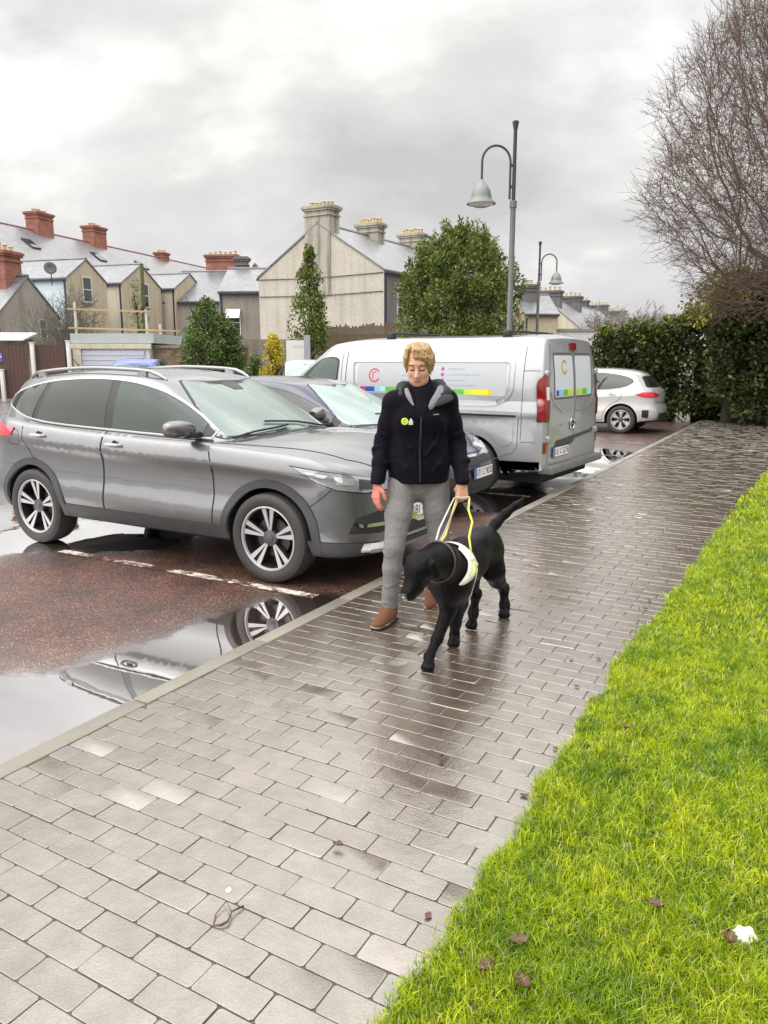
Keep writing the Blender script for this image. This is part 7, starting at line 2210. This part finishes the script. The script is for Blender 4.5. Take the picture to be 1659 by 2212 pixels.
# bare tree at the right: limbs grow towards free space in the crown, then fine twigs are set on them
TW = mat('reddish bare twigs', (.12, .078, .062), .85, var=.35, vscale=3)
def crown_tree(name, base, label, m, cen, rad, n_att=16000, seed=3, step=.20, trunk_h=1.8):
    root = empty(name, base, 0, label, 'tree'); rng = np.random.default_rng(seed)
    A = rng.uniform(-1, 1, (n_att * 3, 3)); d = np.linalg.norm(A, axis=1); A = A[(d < 1) & (rng.random(len(A)) < .25 + .75 * d)][:n_att] * rad + cen
    A = A[(A[:, 2] > 2.5) & (A[:, 0] > -3.75 + np.maximum(0, A[:, 2] - 5.6) * .48)]
    A[:, 0] += .25 * np.sin(A[:, 2] * 2.3); 
    nodes = [np.array([0, 0, -.1])]; par = [-1]; z = 0
    while nodes[-1][2] < trunk_h:
        nodes.append(nodes[-1] + np.array([-.03, -.02, .22])); par.append(len(nodes) - 2)
    Nd = np.array(nodes); D = np.linalg.norm(A[:, None] - Nd[None], axis=2); ni = D.argmin(1); nd = D.min(1); alive = np.ones(len(A), bool)
    for it in range(90):
        idx = np.nonzero(alive & (nd < 3.4))[0]
        if not len(idx): break
        acc = {}
        for i in idx:
            v = A[i] - Nd[ni[i]]; acc.setdefault(ni[i], np.zeros(3)); acc[ni[i]] += v / (np.linalg.norm(v) + 1e-9)
        new = []
        for k, v in acc.items():
            v = v / (np.linalg.norm(v) + 1e-9) + np.array([0, 0, .10]) + rng.normal(0, .14, 3); v /= np.linalg.norm(v)
            new.append(Nd[k] + v * step); par.append(int(k))
        new = np.array(new); off = len(Nd); Nd = np.vstack([Nd, new])
        for i0 in range(0, len(new), 200):
            D = np.linalg.norm(A[:, None] - new[None, i0:i0 + 200], axis=2); j = D.argmin(1); dm = D[np.arange(len(A)), j]; bt = dm < nd; ni[bt] = off + i0 + j[bt]; nd[bt] = dm[bt]
        alive &= nd > step * 1.15
    n = len(Nd); kids = [[] for _ in range(n)]
    for i in range(1, n): kids[par[i]].append(i)
    R_ = np.zeros(n)
    for i in range(n - 1, -1, -1):
        R_[i] = .0048 if not kids[i] else (sum(R_[k]**2.42 for k in kids[i]))**(1 / 2.42)
    R_ = np.minimum(R_, .22)
    big = bmesh.new(); VV = []; FF = []
    def seg(a, b_, ra, rb):
        d_ = Vector(b_) - Vector(a); d_ = d_.normalized(); u_ = d_.orthogonal().normalized(); v_ = d_.cross(u_); k = len(VV)
        for p, r_ in ((Vector(a), ra), (Vector(b_), rb)):
            for j in range(3): an = 2 * pi * j / 3; VV.append(tuple(p + (u_ * cos(an) + v_ * sin(an)) * r_))
        for j in range(3): FF.append((k + j, k + (j + 1) % 3, k + 3 + (j + 1) % 3, k + 3 + j))
    # chains for the thicker limbs
    done = set()
    for i in range(1, n):
        p = par[i]
        if R_[i] > .022:
            if i in done: continue
            ch = [p, i]; done.add(i)
            while True:
                ks = [k for k in kids[ch[-1]] if R_[k] > .022]
                if not ks: break
                k = max(ks, key=lambda q: R_[q]); ch.append(k); done.add(k)
            tube(big, [Nd[k] for k in ch], [R_[ch[1]]] + [R_[k] for k in ch[1:]], 8, cap=False)
        else: seg(Nd[p], Nd[i], R_[i] * 1.05, R_[i] * .95)
    # fine twigs
    rr = random.Random(seed); ctr = np.array(cen)
    for i in range(1, n):
        if R_[i] > .020 or rr.random() > (.98 if not kids[i] else .78): continue
        out = Nd[i] - ctr; out = out / (np.linalg.norm(out) + 1e-9); d0 = Nd[i] - Nd[par[i]]; d0 = d0 / (np.linalg.norm(d0) + 1e-9)
        for q in range(rr.choice((3, 3, 4))):
            dd = d0 * .7 + out * .35 + np.array([rr.gauss(0, .5), rr.gauss(0, .5), rr.gauss(.18, .42)]); dd /= np.linalg.norm(dd); p = Nd[i].copy(); r_ = .0046
            for s_ in range(4):
                dd = dd + np.array([rr.gauss(0, .16), rr.gauss(0, .16), rr.gauss(.10, .14)]); dd /= np.linalg.norm(dd); q2 = p + dd * rr.uniform(.08, .20)
                seg(p, q2, r_, r_ * .85); r_ *= .85
                if s_ in (1, 2) and rr.random() < .6:
                    d2 = dd + np.array([rr.gauss(0, .6), rr.gauss(0, .6), rr.gauss(.1, .4)]); d2 /= np.linalg.norm(d2); seg(q2, q2 + d2 * rr.uniform(.06, .15), .0032, .0026)
                p = q2
    from_bm('trunk', big, root, m, smooth=True); from_np('twigs', np.array(VV), np.array(FF), root, m)
    print('crown tree nodes', n, 'segs', len(FF) // 3)
    return root
crown_tree('bare_tree', (9.35, 16.6, 0), 'large leafless tree with fine reddish twigs at the right edge', TW, np.array([.1, .0, 6.7]), np.array([4.1, 4.0, 5.6]))
bare_tree('bare_tree', (at(118, 700, 35).x, 35, 0), 4.2, 2, 8, 'small grey leafless tree behind the garage at left', levels=5, r0=.07, m=mat('grey twigs', (.13, .12, .10), .9), kids=(6, 4, 4, 3, 2), l0=1.9, up=.2, minr=.009)
for i, (u, vv) in enumerate(((1320, 664), (1362, 656), (1405, 660), (1450, 668))):
    bare_tree('bare_tree', (at(u, 700, 58).x, 58 + i, 0), 5, 3, 30 + i, ['pale leafless tree far off at the left end of the hedge top', 'second pale leafless tree along the skyline above the hedge', 'third pale leafless tree along the skyline above the hedge', 'pale leafless tree far off nearest the dark ivy mass'][i], levels=5, r0=.09, m=mat('pale far twigs', (.26, .23, .21), .9), kids=(6, 4, 4, 3, 3), l0=2.0 + .25 * (i % 2), up=.15, minr=.018, group='leafless trees far beyond the hedge')
# hedge: clipped, running away behind the white car, then the tall dark ivy mass to the right
def hedge(name, pts, hts, th, label, per, size, seed, m, tip, cat='hedge', dens=7):
    rng = np.random.default_rng(seed); root = empty(name, (*pts[0], 0), 0, label, cat)
    o_ = np.array([*pts[0], 0]); cl = []; tips = []; dens *= 3.4
    for (a, b_, h0, h1) in zip(pts, pts[1:], hts, hts[1:]):
        a = np.array(a); b_ = np.array(b_); ln = np.linalg.norm(b_ - a); d = (b_ - a) / ln; nn_ = np.array([-d[1], d[0]])
        for i in range(int(ln * dens * (h0 + h1) / 2)):
            t = rng.uniform(0, 1); h_ = h0 + (h1 - h0) * t; w_ = rng.uniform(-1, 1) * th / 2
            if rng.random() < .55: w_ = -np.sign(nn_[1]) * th / 2 * rng.uniform(.75, 1.05)
            z = rng.uniform(0.05, 1)**.8 * (h_ + .12 * sin(7 * t * ln) + .08 * sin(17 * t * ln)); p = a + d * ln * t + nn_ * w_
            r_ = rng.uniform(.16, .34)
            cl.append(((p[0] - o_[0], p[1] - o_[1], z - .1), r_))
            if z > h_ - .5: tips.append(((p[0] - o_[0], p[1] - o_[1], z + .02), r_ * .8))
    bm = bmesh.new()
    for (a, b_, h0, h1) in zip(pts, pts[1:], hts, hts[1:]):
        a = np.array(a) - o_[:2]; b_ = np.array(b_) - o_[:2]; a = a + (b_ - a) * .30; d = (b_ - a) / np.linalg.norm(b_ - a); nn_ = np.array([-d[1], d[0]]) * th * .16
        vs = [bm.verts.new((*(p + nn_ * k), z)) for p, hh in ((a, h0), (b_, h1)) for k in (-1, 1) for z in (-.1, hh - .7)]
        for q in ((0, 1, 3, 2), (4, 6, 7, 5), (0, 4, 5, 1), (2, 3, 7, 6), (1, 5, 7, 3)): bm.faces.new([vs[i] for i in q])
    from_bm('dark_core', bm, root, mat('dark hedge core', (.018, .016, .010), .95, bump=.8, bscale=14))  # added dark box core: stops see-through, its colour painting the inner shade
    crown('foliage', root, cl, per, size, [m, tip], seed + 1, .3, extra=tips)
    return root
hedge('clipped_hedge', [(6.15, 22.3), (8.0, 21.3), (9.3, 20.7)], [2.45, 2.6, 2.75], 1.6, 'clipped dark green hedge behind the white hatchback', 130, .12, 31, HDG, HDT)
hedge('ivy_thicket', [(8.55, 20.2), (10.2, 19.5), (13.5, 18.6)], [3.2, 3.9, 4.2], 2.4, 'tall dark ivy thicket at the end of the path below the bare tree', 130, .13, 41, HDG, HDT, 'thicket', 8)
# rising olive scrub over the thicket
tree('olive_scrub', 1600, 575, 690, 19.8, 2.9, ob, 'olive green scrub mounded on top of the dark thicket', HDT, per=90, size=.10, seed=44, nc=90, rad=.4, z0=2.6, cat='bush', trunk=True)

# the tree line across the road behind the viewer, which the car windows mirror
rng_ = np.random.default_rng(77); cl_ = []
for i in range(260):
    x = rng_.uniform(-40, 40); h_ = 5.5 + 2.2 * sin(x * .35) + 1.2 * sin(x * 1.1); cl_.append(((x, rng_.uniform(-2, 2), rng_.uniform(.0, 1)**.8 * h_), rng_.uniform(.9, 1.7)))
tl_ = from_np('x', [(0, 0, 0)] * 4, [(0, 1, 2, 3)]); bpy.data.objects.remove(tl_)
tl_ = crown('distant_wood', None, cl_, 110, .75, EVG, 78, 1.3); tl_.location = (8, -26, 0); tag(tl_, kind='stuff')

# ------------------------------------------------------------------ street lamps
def lamp(loc, rz, H_, label, s_=1.0):
    r = empty('street_lamp', loc, rz, label, 'street lamp', 'swan-neck street lamps')
    G = mat('grey green lamp paint', (.17, .175, .185), .45, .3, var=.15); GD = mat('dark lamp finial', (.05, .04, .055), .5)
    z = H_
    bm = bmesh.new(); lathe(bm, [(.10, 0), (.10, 1.0), (.075, 1.06), (.060, 1.12), (.050, z - 1.50), (.066, z - 1.49), (.066, z - 1.37), (.036, z - 1.36)], 14)
    from_bm('lower_pole', bm, r, G, angle=40)
    bm = bmesh.new(); lathe(bm, [(.036, z - 1.36), (.034, z - .16), (.040, z - .12), (.062, z), (.045, z + .02), (0, z + .02)], 14)
    from_bm('upper_pole', bm, r, GD, angle=40)
    zc = z - .70; R_ = .27
    bm = bmesh.new(); pts = [(-.075, 0, z - 1.34), (-.075, 0, zc)] + [(-.075 - R_ + R_ * cos(a), 0, zc + R_ * 1.05 * sin(a)) for a in np.linspace(.15, pi, 14)] + [(-.075 - 2 * R_, 0, zc - .36)]
    tube(bm, pts, .022, 8)
    for zz in (zc - .05, z - 1.12): box(bm, -.09, .0, -.024, .024, zz - .022, zz + .022)
    from_bm('swan_neck', bm, r, GD, angle=50)
    zs = zc - .34; x = -.075 - 2 * R_
    k = .64
    bm = bmesh.new(); lathe(bm, [(.03, zs + .03), (.06 * k, zs), (.17 * k, zs - .10 * k), (.26 * k, zs - .26 * k), (.30 * k, zs - .43 * k), (.305 * k, zs - .50 * k), (.42 * k, zs - .60 * k), (.425 * k, zs - .63 * k), (.40 * k, zs - .635 * k), (.28 * k, zs - .52 * k), (.20 * k, zs - .3 * k), (0, zs - .15 * k)], 28, Matrix.Translation((x, 0, 0)))
    from_bm('bell_shade', bm, r, mat('bell shade paint', (.20, .22, .21), .4, .2, var=.1), angle=50)
    bm = bmesh.new(); lathe(bm, [(.0, zs - .72 * k), (.20 * k, zs - .70 * k), (.34 * k, zs - .65 * k), (.38 * k, zs - .61 * k), (0, zs - .6 * k)], 24, Matrix.Translation((x, 0, 0)))
    from_bm('lamp_lens', bm, r, mat('lamp lens', (.55, .56, .58), .2, coat=1), angle=60)
    return r
a = at(1106, 500, 15.2); lamp((at(1100, 720, 15.2).x, 15.2, ROADZ), radians(8), at(1113, 263, 15.2).z - ROADZ, 'tall nearer swan-neck lamp rising behind the van, its bell shade to the left')
b_ = at(1163, 523, 29); lamp((at(1160, 715, 29).x, 29, ROADZ), radians(172), b_.z - ROADZ, 'smaller farther swan-neck lamp with its bell shade to the right', .9)

# ------------------------------------------------------------------ more cars beyond
WHT_ = paint('plain white car paint', (.70, .70, .70), .05, .3)
hatch('parked_car', (-2.0, 20.8, ROADZ), radians(-80), 'white car mostly hidden between the white board and the van windscreen', WHT_, det=False, H_=1.13)
BLU = paint('bright blue car paint', (.03, .09, .42), .2, .3)
hatch('parked_car', (-7.5, 24.5, ROADZ), radians(95), 'bright blue car of which only the roof shows over the crossover', BLU, det=False, H_=1.16)

# ------------------------------------------------------------------ litter, leaves and twigs
BRL = mat('wet brown leaf', (.085, .040, .018), .35, var=.4, vscale=30)
def leaf(p, size, rz, m, label, cat='leaf', name='fallen_leaf', curl=.35, group='fallen leaves on the grass'):
    r = empty(name, p, rz, label, cat, group if cat == 'leaf' else None)
    bm = bmesh.new(); n = 9; rows = []
    for i in range(n):
        t = i / (n - 1); w_ = size * .36 * sin(pi * min(1, t * 1.02 + .02))**.7 * (1 + .25 * sin(t * 17)); x = size * (t - .5)
        rows.append([bm.verts.new((x, w_ * k, .010 + size * curl * (abs(k)**2 * .5 + .3 * (t - .5)**2) + random.uniform(-.002, .002))) for k in (-1, -.5, 0, .5, 1)])
    for A, B in zip(rows, rows[1:]):
        for k in range(4): bm.faces.new((A[k], A[k + 1], B[k + 1], B[k]))
    o = from_bm('blade', bm, r, m, smooth=True); md = o.modifiers.new('s', 'SOLIDIFY'); md.thickness = .0012
    bm = bmesh.new(); tube(bm, [(-size * .8, 0, .012), (-size * .4, 0, .012)], .0012, 5); from_bm('stalk', bm, r, m)
    return r
def gp(u, v, z=0.0):
    d = at(u, v, 1.0) - Vector((0, 0, CAM_H)); t = (z - CAM_H) / d.z
    return Vector((0, 0, CAM_H)) + d * t
LF = [(1122, 2040, .055, 'dark purplish leaf in the lawn near the bottom centre'), (1575, 2032, .050, 'dark curled leaf in the lawn above the white litter'), (1415, 1960, .05, 'small red brown leaf in the middle of the lawn'), (1050, 2095, .05, 'brown leaf near the path edge at the bottom'), (1130, 2130, .05, 'leaf lying half hidden below the dark purplish leaf'),
      (1285, 1520, .06, 'brown leaf on the paving where the lawn edge bends'), (955, 1645, .05, 'orange brown leaf lying on the wet paving'), (730, 1830, .035, 'tiny tan leaf flattened on the paving'), (1470, 1280, .05, 'small leaf on the grass beside the far path'), (1350, 1575, .04, 'yellowish leaf in the upper lawn')]
for i, (u, v, sz, lb) in enumerate(LF):
    ongr = u > 1000 and not (u in (1285,)); p = gp(u, v, .035 if ongr else .003); leaf(tuple(p), sz, i * 1.3, BRL, lb, group='fallen leaves')
rs_ = random.Random(12)
for i in range(34):
    s_ = rs_.uniform(.9, 9.5); n_ = float(edge_n(s_)) + rs_.gauss(-.05, .12); p_ = NK(n_, s_, .006 if n_ < edge_n(s_) else .03)
    r_ = empty('leaf_scrap', p_, rs_.uniform(0, 6.3), 'tiny brown leaf scrap lying along the lawn edge', 'leaf', 'leaf scraps along the lawn edge')
    bm = bmesh.new(); z_ = rs_.uniform(.010, .022)
    vs = [bm.verts.new((z_ * cos(a) * rs_.uniform(.6, 1.2), z_ * .6 * sin(a), rs_.uniform(0, .006))) for a in np.linspace(0, 5.4, 7)]; bm.faces.new(vs)
    o_ = from_bm('blade', bm, r_, BRL); md = o_.modifiers.new('s', 'SOLIDIFY'); md.thickness = .0012
tw = empty('twig', tuple(gp(485, 1990, .004)), .4, 'forked reddish leaf stalk lying on the paving', 'twig')
bm = bmesh.new(); q = lambda u, v, z=.006: gp(u, v, z) - gp(485, 1990, .004)
R3 = Matrix.Rotation(-.4, 3, 'Z')
tube(bm, [R3 @ q(462, 2000), R3 @ q(478, 1998, .008), R3 @ q(492, 1990, .010), R3 @ q(502, 1968, .012), R3 @ q(526, 1957, .006)], [.0015, .0045, .0035, .0025, .003], 6)
tube(bm, [R3 @ q(500, 1970, .010), R3 @ q(489, 1946, .014), R3 @ q(466, 1975, .006), R3 @ q(460, 2000, .005)], [.0018, .0022, .0018, .0012], 6)
from_bm('stalk', bm, tw, BRL, smooth=True)
fg = empty('white_fragment', tuple(gp(494, 1923, 0.002)), 0, 'small white fragment lying on the paving beside the forked stalk', 'litter'); bm = bmesh.new(); bmesh.ops.create_icosphere(bm, subdivisions=2, radius=.009, matrix=Matrix.Diagonal((1, 1.3, .5, 1))); from_bm('scrap', bm, fg, mat('white scrap', (.85, .85, .85), .5), smooth=True)
lt = empty('crumpled_litter', tuple(gp(1603, 2024, .03)), .3, 'crumpled white paper litter in the grass near the right edge', 'litter')
bm = bmesh.new(); bmesh.ops.create_icosphere(bm, subdivisions=3, radius=.034, matrix=Matrix.Diagonal((1.25, .9, .6, 1)))
for v in bm.verts: v.co *= 1 + .22 * sin(v.co.x * 160 + 3) * sin(v.co.y * 190) + random.uniform(-.06, .06)
from_bm('wad', bm, lt, mat('wet white paper', (.72, .66, .60), .6, var=.15, vscale=40), angle=20)
